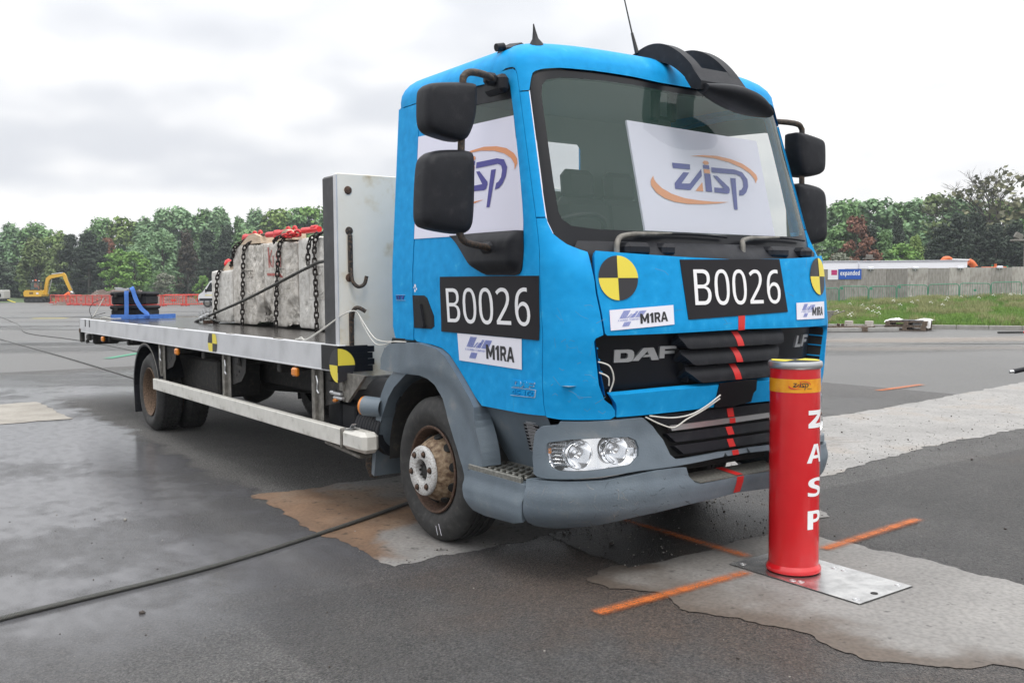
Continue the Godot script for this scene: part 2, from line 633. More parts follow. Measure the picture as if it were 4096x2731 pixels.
	M.wire_black = mat(lin(0.012, 0.012, 0.012), 0.5)
	M.rope = tri_mat(ntex(41, 0.1, [0.0, lin(0.035, 0.036, 0.034), 1.0, lin(0.13, 0.13, 0.12)], 256, 3), 8.0, 0.45, 0.5)
	M.chain = tri_mat(ntex(42, 0.06, [0.0, lin(0.012, 0.011, 0.011), 0.6, lin(0.028, 0.024, 0.022), 1.0, lin(0.10, 0.055, 0.04)], 256, 4), 4.0, 0.55, 0.3)
	M.red_paint = mat(lin(0.58, 0.015, 0.02), 0.4)
	M.seat = mat(lin(0.07, 0.075, 0.078), 0.85)
	M.interior = mat(lin(0.30, 0.34, 0.325), 0.8)
	var g := mat(Color(0.34, 0.46, 0.43, 0.20), 0.03)
	g.transparency = BaseMaterial3D.TRANSPARENCY_ALPHA
	g.metallic_specular = 0.4
	M.glass = g
	var c := mat(Color(0.9, 0.93, 0.95, 0.06), 0.03)
	c.transparency = BaseMaterial3D.TRANSPARENCY_ALPHA
	M.clear = c
	M.steel_plate = mat(lin(0.55, 0.55, 0.55), 0.3, 0.9)

# ---- the lorry ----
const ZC := -1.005
const NN := 3.0
const KY := [0.20, 0.30, 0.37, 0.46, 0.55, 0.71, 0.80, 0.92, 1.05, 1.19, 1.54, 1.70]
const KF := [1.20, 1.243, 1.275, 1.300, 1.298, 1.275, 1.281, 1.306, 1.316, 1.329, 1.296, 1.263]

func cw(y: float) -> float:
	return 1.005 - 0.06 * clampf((y - 1.5) / 0.95, 0.0, 1.0)

func c_low(y: float) -> float:
	for i in KY.size() - 1:
		if y <= KY[i + 1]:
			return lerpf(KF[i], KF[i + 1], clampf((y - KY[i]) / (KY[i + 1] - KY[i]), 0.0, 1.0))
	return KF[-1]

func c_up(y: float) -> float:
	return 1.146 - 0.284 * (y - 1.572)

# the cab's skin: a turns from the middle of the front (0) over the corner (about 1.2) to the side (above 1.57)
func skin(a: float, y: float, k: int) -> Vector3:
	var f := c_low(y)
	var w := 0.44
	if k == 1:
		f = c_up(y); w = 0.23
	elif k == 2:
		var t := smoothstep(1.42, 1.72, y)
		f = lerpf(c_low(y), c_up(y), t)
		w = lerpf(0.44, 0.23, t)
	var b := absf(a)
	var h := cw(y)
	if b <= PI / 2:
		var s := sin(b)
		var c := cos(b)
		var q := pow(pow(s, NN) + pow(maxf(c, 0.0), NN), -1.0 / NN)
		return V(f - w + w * c * q, y, ZC + signf(a) * h * s * q)
	return V(f - w - (b - PI / 2) * 0.5, y, ZC + signf(a) * h)

func at_u(u: float, y: float) -> float:
	var t := smoothstep(1.42, 1.72, y)
	var f := lerpf(c_low(y), c_up(y), t) - lerpf(0.44, 0.23, t)
	return PI / 2 + (f - u) / 0.5

func low(w: Vector2) -> Vector3: return skin(w.x, w.y, 0)
func up(w: Vector2) -> Vector3: return skin(w.x, w.y, 1)
func mid(w: Vector2) -> Vector3: return skin(w.x, w.y, 2)

func sym(half: Array) -> PackedVector2Array:
	# half outline from the middle top round to the middle bottom, mirrored
	var p := A2(half)
	var o := p.duplicate()
	for i in range(p.size() - 1, -1, -1):
		if p[i].x > 0.001:
			o.append(Vector2(-p[i].x, p[i].y))
	return o

func lorry() -> void:
	var t := thing("flatbed_lorry", "blue flatbed lorry with dented grey bumper and black number boards behind red bollard", "lorry", V(-2.9, 0, -1.0))
	cab(t)
	cab_front(t)
	cab_side(t)
	cab_inside(t)
	mirrors(t)
	scuffs(t, mid, Rect2(0.80, 0.82, 0.40, 0.5), 26, lin(0.16, 0.45, 0.72), 8, 0.0008, 0.09)
	scuffs(t, mid, Rect2(1.4, 0.84, 1.6, 0.5), 14, lin(0.20, 0.45, 0.68), 9, 0.0008, 0.10)
	scuffs(t, low, Rect2(-0.7, 1.2, 1.4, 0.3), 18, lin(0.14, 0.42, 0.70), 10, 0.0008, 0.08)
	wheels(t)
	bed(t)

func cab(t: Node3D) -> void:
	# bonnet panel
	var mb := MB.new()
	mb.patch(sym([0.0, 1.531, 0.354, 1.540, 0.60, 1.552, 0.727, 1.560, 0.822, 1.566, 0.831, 1.545, 0.832, 1.45, 0.825, 1.374, 0.808, 1.283, 0.797, 1.190, 0.785, 1.180, 0.417, 1.182, 0.0, 1.187]), low, 0.0, 0.05)
	part("bonnet", mb, M.blue, t)
	# corner panels with the foot of the windscreen pillar
	var corner := A2([1.252, 1.722, 1.262, 1.60, 1.277, 1.481, 1.29, 1.283, 1.275, 1.10, 1.257, 0.95, 1.22, 0.86, 1.176, 0.80, 1.037, 0.792, 0.844, 0.791, 0.733, 0.79, 0.707, 0.803, 0.712, 0.83, 0.734, 0.855, 0.777, 0.88, 0.817, 0.955, 0.836, 1.054, 0.857, 1.153, 0.848, 1.168, 0.806, 1.183, 0.818, 1.283, 0.835, 1.374, 0.841, 1.491, 0.835, 1.562, 0.87, 1.571, 0.957, 1.598, 1.053, 1.646, 1.09, 1.70, 1.096, 1.722])
	var pillar := A2([1.252, 1.728, 1.255, 1.975, 1.258, 2.287, 1.258, 2.335, 1.104, 2.335, 1.106, 2.07, 1.108, 1.829, 1.104, 1.728])
	var trim := A2([1.104, 2.34, 1.106, 2.07, 1.108, 1.829, 1.103, 1.71, 1.06, 1.648, 1.05, 1.648, 1.09, 1.71, 1.096, 1.829, 1.094, 2.07, 1.092, 2.34])
	for s in [1, -1]:
		mb = MB.new()
		mb.patch(corner if s > 0 else flip(corner), mid, 0.0, 0.09)
		part("corner_panel", mb, M.blue, t)
		mb = MB.new()
		mb.patch(pillar if s > 0 else flip(pillar), mid, 0.0, 0.03)
		part("windscreen_pillar", mb, M.blue, t)
		mb = MB.new()
		mb.patch(trim if s > 0 else flip(trim), mid, -0.001, 0.0)
		part("pillar_trim", mb, M.white_print, t)
	# roof with the brow over the windscreen
	part("roof", roof_shape(), M.blue, t)
	# rear quarter panels and back wall
	var rear := PackedVector2Array()
	for y in [2.435, 2.2, 1.9, 1.7, 1.6, 1.5, 1.42, 1.3, 1.11]:
		rear.append(Vector2(at_u(-0.178, y), y))
	for y in [1.11, 1.18, 1.42, 1.5, 1.6, 1.7, 1.9, 2.2, 2.435]:
		rear.append(Vector2(at_u(-0.415 + (0.03 if y < 1.15 else 0.0), y), y))
	for s in [1, -1]:
		mb = MB.new()
		mb.patch(rear if s > 0 else flip(rear), mid, 0.0, 0.03, Vector2(0.12, 0.12))
		part("rear_quarter_panel", mb, M.blue, t)
	mb = MB.new()
	mb.patch(A2([-1.95, 0.85, -0.06, 0.85, -0.06, 2.44, -1.95, 2.44]), func(w: Vector2) -> Vector3: return V(-0.40, w.y, w.x), 0.0, 0.04, Vector2(0.5, 0.5), [A2([-1.38, 2.0, -0.63, 2.0, -0.61, 2.03, -0.61, 2.32, -0.64, 2.35, -1.37, 2.35, -1.395, 2.32, -1.395, 2.03])], -1.0)
	part("cab_back_wall", mb, M.blue, t)

func roof_shape() -> MB:
	var mb := MB.new()
	var brow := [[0.0, 2.452], [0.17, 2.453], [0.32, 2.462], [0.55, 2.464], [0.79, 2.460], [0.98, 2.444], [1.04, 2.424], [1.085, 2.36], [1.10, 2.341], [1.255, 2.341], [1.262, 2.43], [1.30, 2.458], [1.36, 2.465], [2.266, 2.476], [3.27, 2.446], [4.5, 2.44]]
	var ring := []
	for i in 15:
		ring.append(1.0 * i / 14.0)
	for q in [1.03, 1.06, 1.085, 1.10, 1.13, 1.18, 1.22, 1.255, 1.262, 1.30, 1.36, 1.45, 1.5707]:
		ring.append(q)
	var rows := []
	for step in 12:
		var row := []
		# front half ring then the side, then the back
		for q in ring:
			var lo := 2.44
			for i in brow.size() - 1:
				if q >= brow[i][0] and q <= brow[i + 1][0]:
					lo = lerpf(brow[i][1], brow[i + 1][1], (q - brow[i][0]) / (brow[i + 1][0] - brow[i][0]))
			row.append(roof_point(q, lo, step))
		for u in [0.55, 0.4, 0.2, 0.0, -0.2, -0.33, -0.39]:
			row.append(roof_back(u, cw(2.44), step))
		for k in [[-0.407, 0.93], [-0.415, 0.90], [-0.415, 0.7], [-0.415, 0.4], [-0.415, 0.0]]:
			row.append(roof_back(k[0], k[1], step))
		rows.append(row)
	for s in [1.0, -1.0]:
		var N := []
		for j in rows.size():
			var nr := []
			for i in rows[0].size():
				var du: Vector3 = rows[j][mini(i + 1, rows[0].size() - 1)] - rows[j][maxi(i - 1, 0)]
				if i == 0:
					du = V(0, 0, 1)
				if i == rows[0].size() - 1:
					du = V(0, 0, -1)
				var dv: Vector3 = rows[mini(j + 1, rows.size() - 1)][i] - rows[maxi(j - 1, 0)][i]
				var nn := dv.cross(du)
				nr.append(nn.normalized() if nn.length() > 1e-9 else Vector3.UP)
			N.append(nr)
		var f := func(p: Vector3) -> Vector3: return V(p.x, p.y, ZC + s * (p.z - ZC))
		var g := func(p: Vector3) -> Vector3: return V(p.x, p.y, s * p.z)
		for j in rows.size() - 1:
			for i in rows[0].size() - 1:
				mb.tri(f.call(rows[j][i]), f.call(rows[j][i + 1]), f.call(rows[j + 1][i + 1]), g.call(N[j][i]), g.call(N[j][i + 1]), g.call(N[j + 1][i + 1]))
				mb.tri(f.call(rows[j][i]), f.call(rows[j + 1][i + 1]), f.call(rows[j + 1][i]), g.call(N[j][i]), g.call(N[j + 1][i + 1]), g.call(N[j + 1][i]))
	return mb

func roof_lift(step: int) -> Array:
	# (height above the roof's foot 0..1, how far in 0..1, scale towards the middle)
	if step == 0:
		return [0.0, 0.0, 1.0]
	if step <= 7:
		var a := (step - 1) / 6.0 * PI * 0.44
		return [sin(a), 1.0 - cos(a), 1.0]
	var k := (step - 7) / 4.0
	return [sin(PI * 0.44), 1.0 - cos(PI * 0.44), 1.0 - k]

func roof_point(a: float, lo: float, step: int) -> Vector3:
	var L := roof_lift(step)
	var p := skin(a, lo, 1)
	if step == 0:
		return p
	var y0 := maxf(lo, 2.47)
	p = skin(a, y0, 1)
	var y: float = y0 + (2.625 - y0) * L[0]
	var inset: float = 0.20 * L[1]
	var mid_p := V(0.1, y, ZC)
	var fx: float = (p.x - mid_p.x - 0.22 * L[1]) / (p.x - mid_p.x) if p.x > mid_p.x + 0.01 else 1.0
	var fz: float = (absf(p.z - ZC) - inset) / maxf(absf(p.z - ZC), 0.94) if absf(p.z - ZC) > 0.01 else 1.0
	fz = 1.0 - inset / 0.945
	p = V(mid_p.x + (p.x - mid_p.x) * fx, y, ZC + (p.z - ZC) * fz)
	if L[2] < 1.0:
		var s: float = L[2]
		p = V(lerpf(mid_p.x, p.x, s), y + 0.055 * (1.0 - s * s), ZC + (p.z - ZC) * s)
	return p

func roof_back(u: float, w: float, step: int) -> Vector3:
	var L := roof_lift(step)
	if step == 0:
		return V(u, 2.44, ZC + w)
	var y: float = 2.47 + (2.625 - 2.47) * L[0]
	var fz: float = 1.0 - 0.20 * L[1] / 0.945
	var fx: float = (u - 0.1 + 0.12 * L[1]) / (u - 0.1) if u < 0.0 else 1.0
	var p := V(0.1 + (u - 0.1) * fx, y, ZC + w * fz)
	if L[2] < 1.0:
		var s: float = L[2]
		p = V(lerpf(0.1, p.x, s), y + 0.055 * (1.0 - s * s), ZC + (p.z - ZC) * s)
	return p

# quartered black and yellow target of radii r round c, as two parts
func roundel(c: Vector2, r: Vector2, f: Callable, off: float, turn: float, t: Node3D, outward := 1.0, called := "target_roundel") -> void:
	var mb := MB.new()
	mb.patch(circle2(c, r, 40), f, off, 0.0, Vector2(0.05, 0.05), [], outward)
	var base := part(called, mb, M.roundel_black, t)
	mb = MB.new()
	for k in 2:
		mb.patch(circle2(c, r, 12, turn + k * PI, turn + PI / 2 + k * PI), f, off + 0.0015, 0.0, Vector2(0.05, 0.05), [], outward)
	part("yellow_quarters", mb, M.yellow, base)

# white sticker: an arrow of slanting stripes, small line of words, four big letters; box in surface coordinates, x runs to the reader's left
func mira(r: Rect2, f: Callable, off: float, t: Node3D, corners := []) -> void:
	var mb := MB.new()
	var g := func(w: Vector2) -> Vector3: return f.call(Vector2(r.position.x + (1.0 - w.x) * r.size.x, r.position.y + w.y * r.size.y))
	if corners.size():
		var P := A2(corners)
		g = func(w: Vector2) -> Vector3:
			var q := P[0].lerp(P[1], w.x).lerp(P[2].lerp(P[3], w.x), w.y)
			return f.call(q)
	mb.patch(A2([0, 0, 1, 0, 1, 1, 0, 1]), g, off, 0.0, Vector2(0.12, 0.5), [], -1.0)
	var s := part("sponsor_sticker", mb, M.white_print, t)
	mb = MB.new()
	for i in 26:
		var x := 0.175 + i * 0.0135
		var cut := clampf((i - 7) / 6.0, 0.0, 1.0) if i < 13 else 1.0
		var y0 := 0.54
		var y1 := 0.92 if i < 8 else (0.74 if i < 14 else 0.85)
		if i == 10 or i == 17:
			continue
		mb.patch(A2([x - 0.03, y0, x - 0.022, y0, x + 0.055, y1, x + 0.047, y1]), g, off + 0.0012, 0.0, Vector2(1, 1), [], -1.0)
	for i in 8:
		var x := 0.20 + i * 0.0135
		mb.patch(A2([x - 0.02, 0.14, x - 0.012, 0.14, x + 0.028, 0.36, x + 0.020, 0.36]), g, off + 0.0012, 0.0, Vector2(1, 1), [], -1.0)
	text_on(mb, "A HORIBA COMPANY", false, Rect2(0.12, 0.41, 0.335, 0.085), g, off + 0.0012, false, -1.0)
	part("arrow_print", mb, M.lilac_print, s)
	mb = MB.new()
	for L in [["M", 0.465, 0.135], ["I", 0.613, 0.055], ["R", 0.685, 0.095], ["A", 0.782, 0.115]]:
		block_letter(mb, L[0], Rect2(L[1], 0.20, L[2], 0.50), g, off + 0.0015)
	part("sponsor_letters", mb, M.letter_black, s)

func board(r: Array, tr: Rect2, f: Callable, off: float, t: Node3D) -> void:
	var mb := MB.new()
	mb.patch(A2(r), f, off, 0.003, Vector2(0.06, 0.06))
	var s := part("number_board", mb, M.sign_black, t)
	letters_on(s, "board_letter", M.letter_white, "B0026", false, tr, f, off + 0.002, true)

func cab_front(t: Node3D) -> void:
	var mb := MB.new()
	# windscreen: black border and glass
	var outer := sym([0.0, 2.447, 0.32, 2.458, 0.546, 2.459, 0.79, 2.455, 0.975, 2.440, 1.035, 2.42, 1.078, 2.36, 1.09, 2.07, 1.092, 1.829, 1.088, 1.713, 1.04, 1.65, 0.93, 1.60, 0.80, 1.56, 0.5, 1.53, 0.0, 1.52])
	var inner := sym([0.0, 2.415, 0.32, 2.424, 0.546, 2.424, 0.79, 2.415, 0.90, 2.40, 0.945, 2.374, 0.965, 2.317, 0.964, 1.897, 0.957, 1.76, 0.936, 1.722, 0.866, 1.690, 0.7, 1.676, 0.0, 1.668])
	mb.patch(outer, up, -0.012, 0.02, Vector2(0.06, 0.06), [inner])
	part("windscreen_border", mb, M.gloss_black, t)
	mb = MB.new()
	mb.patch(inner, up, -0.012, 0.0, Vector2(0.06, 0.1))
	part("windscreen", mb, M.glass, t)
	# cowl under the windscreen
	mb = MB.new()
	var cowl := func(w: Vector2) -> Vector3:
		var p := skin(w.x, lerpf(1.50, 1.62, w.y), 1)
		var q := skin(w.x, 1.53, 0)
		return V(lerpf(q.x - 0.05, p.x + 0.015, w.y), lerpf(1.515, 1.615, pow(maxf(w.y, 0.0), 0.7)), lerpf(q.z, p.z, w.y))
	mb.patch(A2([-0.86, 0, 0.86, 0, 0.90, 0.6, 0.86, 1, -0.86, 1, -0.90, 0.6]), cowl, 0.0, 0.03, Vector2(0.08, 0.2))
	for k in [[-0.42, 0.16], [-0.62, 0.09], [-1.43, 0.16], [-1.66, 0.09]]:
		mb.box(V(1.185, 1.575, k[0]), V(0.09, 0.065, k[1]), 0.02)
	part("cowl", mb, M.black_plastic, t)
	# boards, targets, stickers
	board([0.377, 1.527, -0.321, 1.537, -0.36, 1.265, 0.348, 1.243], Rect2(-0.308, 1.308, 0.612, 0.174), low, 0.004, t)
	roundel(Vector2(0.712, 1.441), Vector2(0.103, 0.102), low, 0.004, PI * 0.5, t)
	roundel(Vector2(-0.700, 1.449), Vector2(0.115, 0.100), low, 0.004, PI * 0.5, t)
	mira(Rect2(), low, 0.004, t, [0.767, 1.202, 0.432, 1.223, 0.767, 1.295, 0.431, 1.314])
	mira(Rect2(), low, 0.004, t, [-0.429, 1.222, -0.742, 1.221, -0.435, 1.310, -0.762, 1.313])
	# red stripe down the middle
	mb = MB.new()
	mb.patch(A2([0.05, 1.532, 0.0, 1.532, 0.0, 1.529, 0.05, 1.529]), low, 0.003, 0.0)
	mb.patch(A2([0.017, 1.256, -0.032, 1.254, -0.024, 1.184, 0.022, 1.182]), low, 0.003, 0.0)
	part("red_stripe", mb, M.red_tape, t)
	# black panel with letters
	mb = MB.new()
	mb.patch(A2([0.0, 1.19, 0.417, 1.185, 0.80, 1.180, 0.83, 1.160, 0.81, 1.03, 0.77, 0.915, 0.70, 0.898, 0.469, 0.905, -0.469, 0.905, -0.69, 0.90, -0.725, 1.03, -0.735, 1.183, -0.417, 1.185]), low, -0.075, 0.03)
	var gp := part("grille_panel", mb, M.gloss_black, t)
	# three broad slats in the middle
	var rowy := [[1.170, 1.103, 0.385, 0.34], [1.090, 1.022, 0.365, 0.30], [1.008, 0.935, 0.33, 0.25]]
	for r in rowy:
		mb = MB.new()
		var y1: float = r[0]
		var y0: float = r[1]
		var slat := func(w: Vector2) -> Vector3:
			# w.y runs from the back of the top edge over the nose to the back of the bottom edge
			var p := skin(w.x, lerpf(y1, y0, clampf(w.y, 0.0, 1.0)), 0)
			var q := clampf(w.y, 0.0, 1.0)
			return p + V(-0.040 + 0.032 * q + 0.008 * sin(q * PI), 0, 0)
		mb.patch(A2([-r[2] + 0.05, 0.0, r[2], 0.0, r[2] + 0.005, 0.25, r[3] + 0.01, 0.9, r[3] - 0.01, 1.0, -r[3] + 0.03, 1.0, -r[3] + 0.01, 0.9, -r[2] + 0.045, 0.25]), slat, 0.012, 0.07, Vector2(0.05, 0.2), [], -1.0)
		var sl := part("grille_slat", mb, M.black_plastic, t)
		mb = MB.new()
		mb.patch(A2([0.040, 0.02, -0.005, 0.02, -0.028, 0.98, 0.018, 0.98]), slat, 0.0137, 0.0, Vector2(0.05, 0.2), [], -1.0)
		part("red_stripe", mb, M.red_tape, sl)
	mb = MB.new()
	mb.patch(A2([-0.32, 1.16, 0.40, 1.16, 0.30, 0.93, -0.26, 0.93]), low, -0.070, 0.0)
	part("grille_opening", mb, M.dark, t)
	mb = MB.new()
	for x in [0.30, 0.10, -0.12, -0.27]:
		mb.patch(A2([x, 0.935, x + 0.008, 0.935, x + 0.008, 1.165, x, 1.165]), low, -0.035, 0.04)
	part("grille_rib", mb, M.black_plastic, t)
	# raised maker's letters
	for L in [["D", 0.598, 0.113, 1.045, 0.058], ["A", 0.466, 0.133, 1.049, 0.058], ["F", 0.361, 0.096, 1.054, 0.057]]:
		mb = MB.new()
		maker_letter(mb, L[0], Rect2(L[1], L[3], L[2], L[4]), low, -0.064)
		part("maker_letter", mb, M.silver, gp)
	for L in [["L", -0.598, 0.06, 1.064, 0.062], ["F", -0.672, 0.066, 1.066, 0.062]]:
		mb = MB.new()
		maker_letter(mb, L[0], Rect2(L[1], L[3], L[2], L[4]), low, -0.064, 0.25)
		part("maker_letter", mb, M.silver, gp)
	# blue lip under the black panel, taped in the middle
	mb = MB.new()
	mb.patch(sym([0.0, 0.916, 0.468, 0.912, 0.748, 0.903, 0.712, 0.862, 0.706, 0.848, 0.700, 0.798, 0.449, 0.802, 0.0, 0.808]), low, 0.0, 0.05)
	part("lower_lip", mb, M.blue, t)
	mb = MB.new()
	mb.patch(A2([0.131, 0.925, -0.06, 0.930, -0.138, 0.928, -0.145, 0.874, -0.128, 0.86, -0.121, 0.815, 0.02, 0.80, 0.142, 0.806]), low, 0.008, 0.008)
	part("black_tape", mb, M.tape, t)
	# side ducts: slatted openings in the inward walls of the corner panels
	for s in [1.0, -1.0]:
		var wall := func(w: Vector2) -> Vector3:
			# w.x 0 at the front edge to 1 at the back, w.y height
			var a := lerpf(0.777, 0.857, (w.y - 0.88) / 0.27) - 0.004
			var p := skin(a * s, w.y, 0)
			var nn := MB.fnorm(low, Vector2(a * s, w.y), 1.0)
			return p - nn * 0.13 * w.x + V(-0.003, 0, -0.006 * s)
		mb = MB.new()
		mb.patch(A2([0, 0.90, 1, 0.90, 1, 1.175, 0, 1.175]), wall, 0.0, 0.0, Vector2(0.5, 0.05), [], -s)
		var dw := part("duct_wall", mb, M.blue, t)
		mb = MB.new()
		mb.patch(A2([0.12, 0.97, 0.2, 0.945, 0.9, 0.94, 0.9, 1.165, 0.15, 1.165, 0.10, 1.15]), wall, 0.004, 0.0, Vector2(0.5, 0.05), [], -s)
		part("duct_opening", mb, M.dark, dw)
		for y in [1.115, 1.062, 1.005]:
			mb = MB.new()
			mb.patch(A2([0.10, y, 0.92, y, 0.92, y + 0.006, 0.10, y + 0.006]), wall, 0.010, 0.006, Vector2(0.5, 0.05), [], -s)
			part("duct_slat", mb, M.blue, dw)
	# lower grille
	mb = MB.new()
	mb.patch(sym([0.0, 0.80, 0.566, 0.796, 0.50, 0.73, 0.447, 0.66, 0.40, 0.585, 0.0, 0.575]), low, -0.05, 0.0)
	part("lower_grille_opening", mb, M.dark, t)
	for r in [[0.792, 0.742, 0.555, 0.47, -0.008], [0.700, 0.655, 0.42, 0.37, -0.012], [0.640, 0.595, 0.385, 0.33, -0.012]]:
		mb = MB.new()
		mb.patch(A2([-r[2], r[0], r[2], r[0], r[3], r[1], -r[3], r[1]]), low, r[4], 0.045)
		var sl := part("lower_grille_slat", mb, M.black_plastic, t)
		mb = MB.new()
		mb.patch(A2([0.040, r[0] - 0.002, -0.005, r[0] - 0.002, -0.020, r[1] + 0.002, 0.026, r[1] + 0.002]), low, r[4] + 0.002, 0.0)
		part("red_stripe", mb, M.red_tape, sl)
	mb = MB.new()
	mb.patch(A2([0.412, 0.738, -0.41, 0.742, -0.40, 0.716, 0.393, 0.711]), low, -0.004, 0.03)
	var ch := part("chrome_strip", mb, M.silver, t)
	mb = MB.new()
	mb.patch(A2([0.020, 0.739, -0.022, 0.739, -0.028, 0.713, 0.014, 0.713]), low, -0.002, 0.0)
	part("red_stripe", mb, M.red_tape, ch)
	# headlamp surround: grey, on both sides, with a thin bridge under the grille
	var su := A2([1.045, 0.783, 1.061, 0.765, 1.215, 0.756, 1.275, 0.73, 1.317, 0.668, 1.347, 0.60, 1.35, 0.53, 1.30, 0.519, 1.184, 0.516, 0.944, 0.522, 0.733, 0.535, 0.598, 0.545, 0.42, 0.546, 0.255, 0.551, 0.099, 0.557, 0.08, 0.582, 0.341, 0.575, 0.40, 0.577, 0.43, 0.602, 0.461, 0.675, 0.514, 0.745, 0.565, 0.788, 0.846, 0.783])
	var lamp := A2([1.159, 0.675, 1.138, 0.684, 0.971, 0.700, 0.793, 0.706, 0.640, 0.703, 0.603, 0.685, 0.592, 0.650, 0.598, 0.610, 0.640, 0.574, 0.778, 0.563, 0.914, 0.555, 1.072, 0.555, 1.140, 0.565, 1.170, 0.595, 1.175, 0.64])
	for s in [1.0, -1.0]:
		mb = MB.new()
		mb.patch(su if s > 0 else flip(su), low, 0.012, 0.05, Vector2(0.05, 0.04), [lamp if s > 0 else flip(lamp)])
		part("headlamp_surround", mb, M.grey_plastic, t)
		headlamp(t, s)
	mb = MB.new()
	mb.patch(A2([0.085, 0.580, -0.085, 0.580, -0.085, 0.558, 0.06, 0.556]), low, 0.005, 0.04)
	part("bumper_bridge", mb, M.grey_plastic, t)
	mb = MB.new()
	mb.patch(A2([0.030, 0.581, -0.016, 0.581, -0.020, 0.556, 0.026, 0.556]), low, 0.007, 0.0)
	part("red_stripe", mb, M.red_tape, t)
	# bumper
	mb = MB.new()
	var bump := func(w: Vector2) -> Vector3:
		var p := skin(w.x, w.y, 0)
		var n0 := V(cos(w.x), 0, sin(w.x))
		var y := w.y
		var o := 0.022 + 0.018 * smoothstep(0.50, 0.42, y) - 0.10 * pow(clampf((0.36 - y) / 0.12, 0.0, 1.0), 2.0)
		return p + n0 * o
	mb.patch(sym([0.0, 0.453, 0.262, 0.448, 0.30, 0.46, 0.332, 0.492, 0.345, 0.536, 0.42, 0.540, 0.507, 0.540, 0.772, 0.513, 1.201, 0.505, 1.445, 0.500, 1.408, 0.374, 1.35, 0.285, 1.274, 0.268, 1.049, 0.270, 0.77, 0.290, 0.591, 0.322, 0.318, 0.350, 0.0, 0.368]), bump, 0.0, 0.07, Vector2(0.05, 0.03))
	var bp := part("bumper", mb, M.grey_plastic, t)
	scuffs(bp, bump, Rect2(0.55, 0.30, 0.85, 0.19), 46, lin(0.36, 0.36, 0.35), 5, 0.0008)
	scuffs(bp, bump, Rect2(0.30, 0.33, 0.50, 0.18), 26, lin(0.03, 0.03, 0.03), 6, 0.0008, 0.04)
	scuffs(bp, bump, Rect2(-1.2, 0.30, 1.0, 0.15), 20, lin(0.34, 0.33, 0.32), 7, 0.0008)
	mb = MB.new()
	var ledge := func(w: Vector2) -> Vector3:
		return skin(w.x, 0.40, 0) + V(0.045 - w.y * 0.13, 0.058 + w.y * 0.018, 0)
	mb.patch(A2([-0.29, 0, 0.275, 0, 0.32, 1, -0.33, 1]), ledge, 0.0, 0.006, Vector2(0.06, 0.5))
	part("bumper_step", mb, M.tread, t)
	mb = MB.new()
	mb.patch(A2([0.026, 0.0, -0.022, 0.0, -0.01, 1.0, 0.04, 1.0]), ledge, 0.003, 0.0, Vector2(0.1, 1))
	mb.patch(A2([0.026, 0.453, -0.022, 0.453, -0.012, 0.372, 0.035, 0.372]), bump, 0.002, 0.0, Vector2(0.1, 0.03))
	part("red_stripe", mb, M.red_tape, bp)
	mb = MB.new()
	mb.patch(A2([-0.40, 0.46, 0.40, 0.46, 0.40, 0.57, -0.40, 0.57]), low, -0.16, 0.0)
	mb.box(V(1.17, 0.51, ZC), V(0.05, 0.03, 0.7), 0.005)
	part("towing_recess", mb, M.dark, t)
	# wires from the tape to the grille
	mb = MB.new()
	for k in [0.0, 0.018]:
		mb.tube(spline([skin(0.13, 0.868 - k, 0) + V(0.02, 0, 0), skin(0.22, 0.82 - k, 0) + V(0.025, 0, 0), skin(0.31, 0.785 - k * 0.4, 0) + V(0.02, 0, 0), skin(0.42, 0.778, 0) + V(0.015, 0, 0), skin(0.53, 0.795, 0) + V(0.004, 0, 0)] if k == 0.0 else [skin(0.13, 0.85, 0) + V(0.02, 0, 0), skin(0.24, 0.80, 0) + V(0.025, 0, 0), skin(0.33, 0.765, 0) + V(0.02, 0, 0), skin(0.40, 0.73, 0) + V(0.015, 0, 0), skin(0.47, 0.75, 0) + V(0.01, 0, 0), skin(0.55, 0.79, 0) + V(0.004, 0, 0)]), 0.004, 6)
	part("white_wire", mb, M.wire, t)
	mb = MB.new()
	mb.tube(spline([skin(0.82, 1.06, 0) + V(-0.01, 0, 0), skin(0.77, 1.04, 0) + V(0.01, 0, 0), skin(0.745, 0.98, 0) + V(0.01, 0, 0), skin(0.755, 0.92, 0) + V(0.0, 0, 0)]), 0.004, 6)
	mb.tube(spline([skin(0.81, 1.01, 0) + V(-0.01, 0, 0), skin(0.775, 0.99, 0) + V(0.01, 0, 0), skin(0.765, 0.95, 0) + V(0.005, 0, 0)]), 0.004, 6)
	part("white_wire", mb, M.wire, t)
	# wipers
	for w in [[-0.30, -0.345, -0.46, -0.70, -1.11], [-1.165, -1.19, -1.285, -1.51, -1.80]]:
		mb = MB.new()
		mb.tube(spline([V(1.20, 1.53, w[0]), V(1.19, 1.60, w[0] - 0.01), V(1.165, 1.635, w[1] - 0.015), V(1.155, 1.650, w[2])], 6), 0.014, 8)
		var x1 := skin(0.0, 1.66, 1).x
		mb.tube([V(1.155, 1.650, w[2]), V(1.150, 1.660, w[3])], [0.013, 0.006], 6)
		var wp := part("wiper", mb, M.galv, t)
		mb = MB.new()
		var bl := []
		for i in 9:
			var z: float = lerpf(w[2] - 0.06, w[4], i / 8.0)
			var a := asin(clampf((z - ZC) / 1.0, -0.98, 0.98))
			bl.append(V(glass_x(z, 1.652) + 0.015, 1.652 + 0.008 * sin(i / 8.0 * PI), z))
		mb.tube(bl, 0.007, 5)
		part("wiper_blade", mb, M.black_plastic, wp)

# where the windscreen stands at height y and place z across
func glass_x(z: float, y: float) -> float:
	var lo := 0.0
	var hi := PI / 2
	for i in 24:
		var m := (lo + hi) * 0.5
		if skin(m, y, 1).z - ZC < absf(z - ZC):
			lo = m
		else:
			hi = m
	return skin(lo, y, 1).x

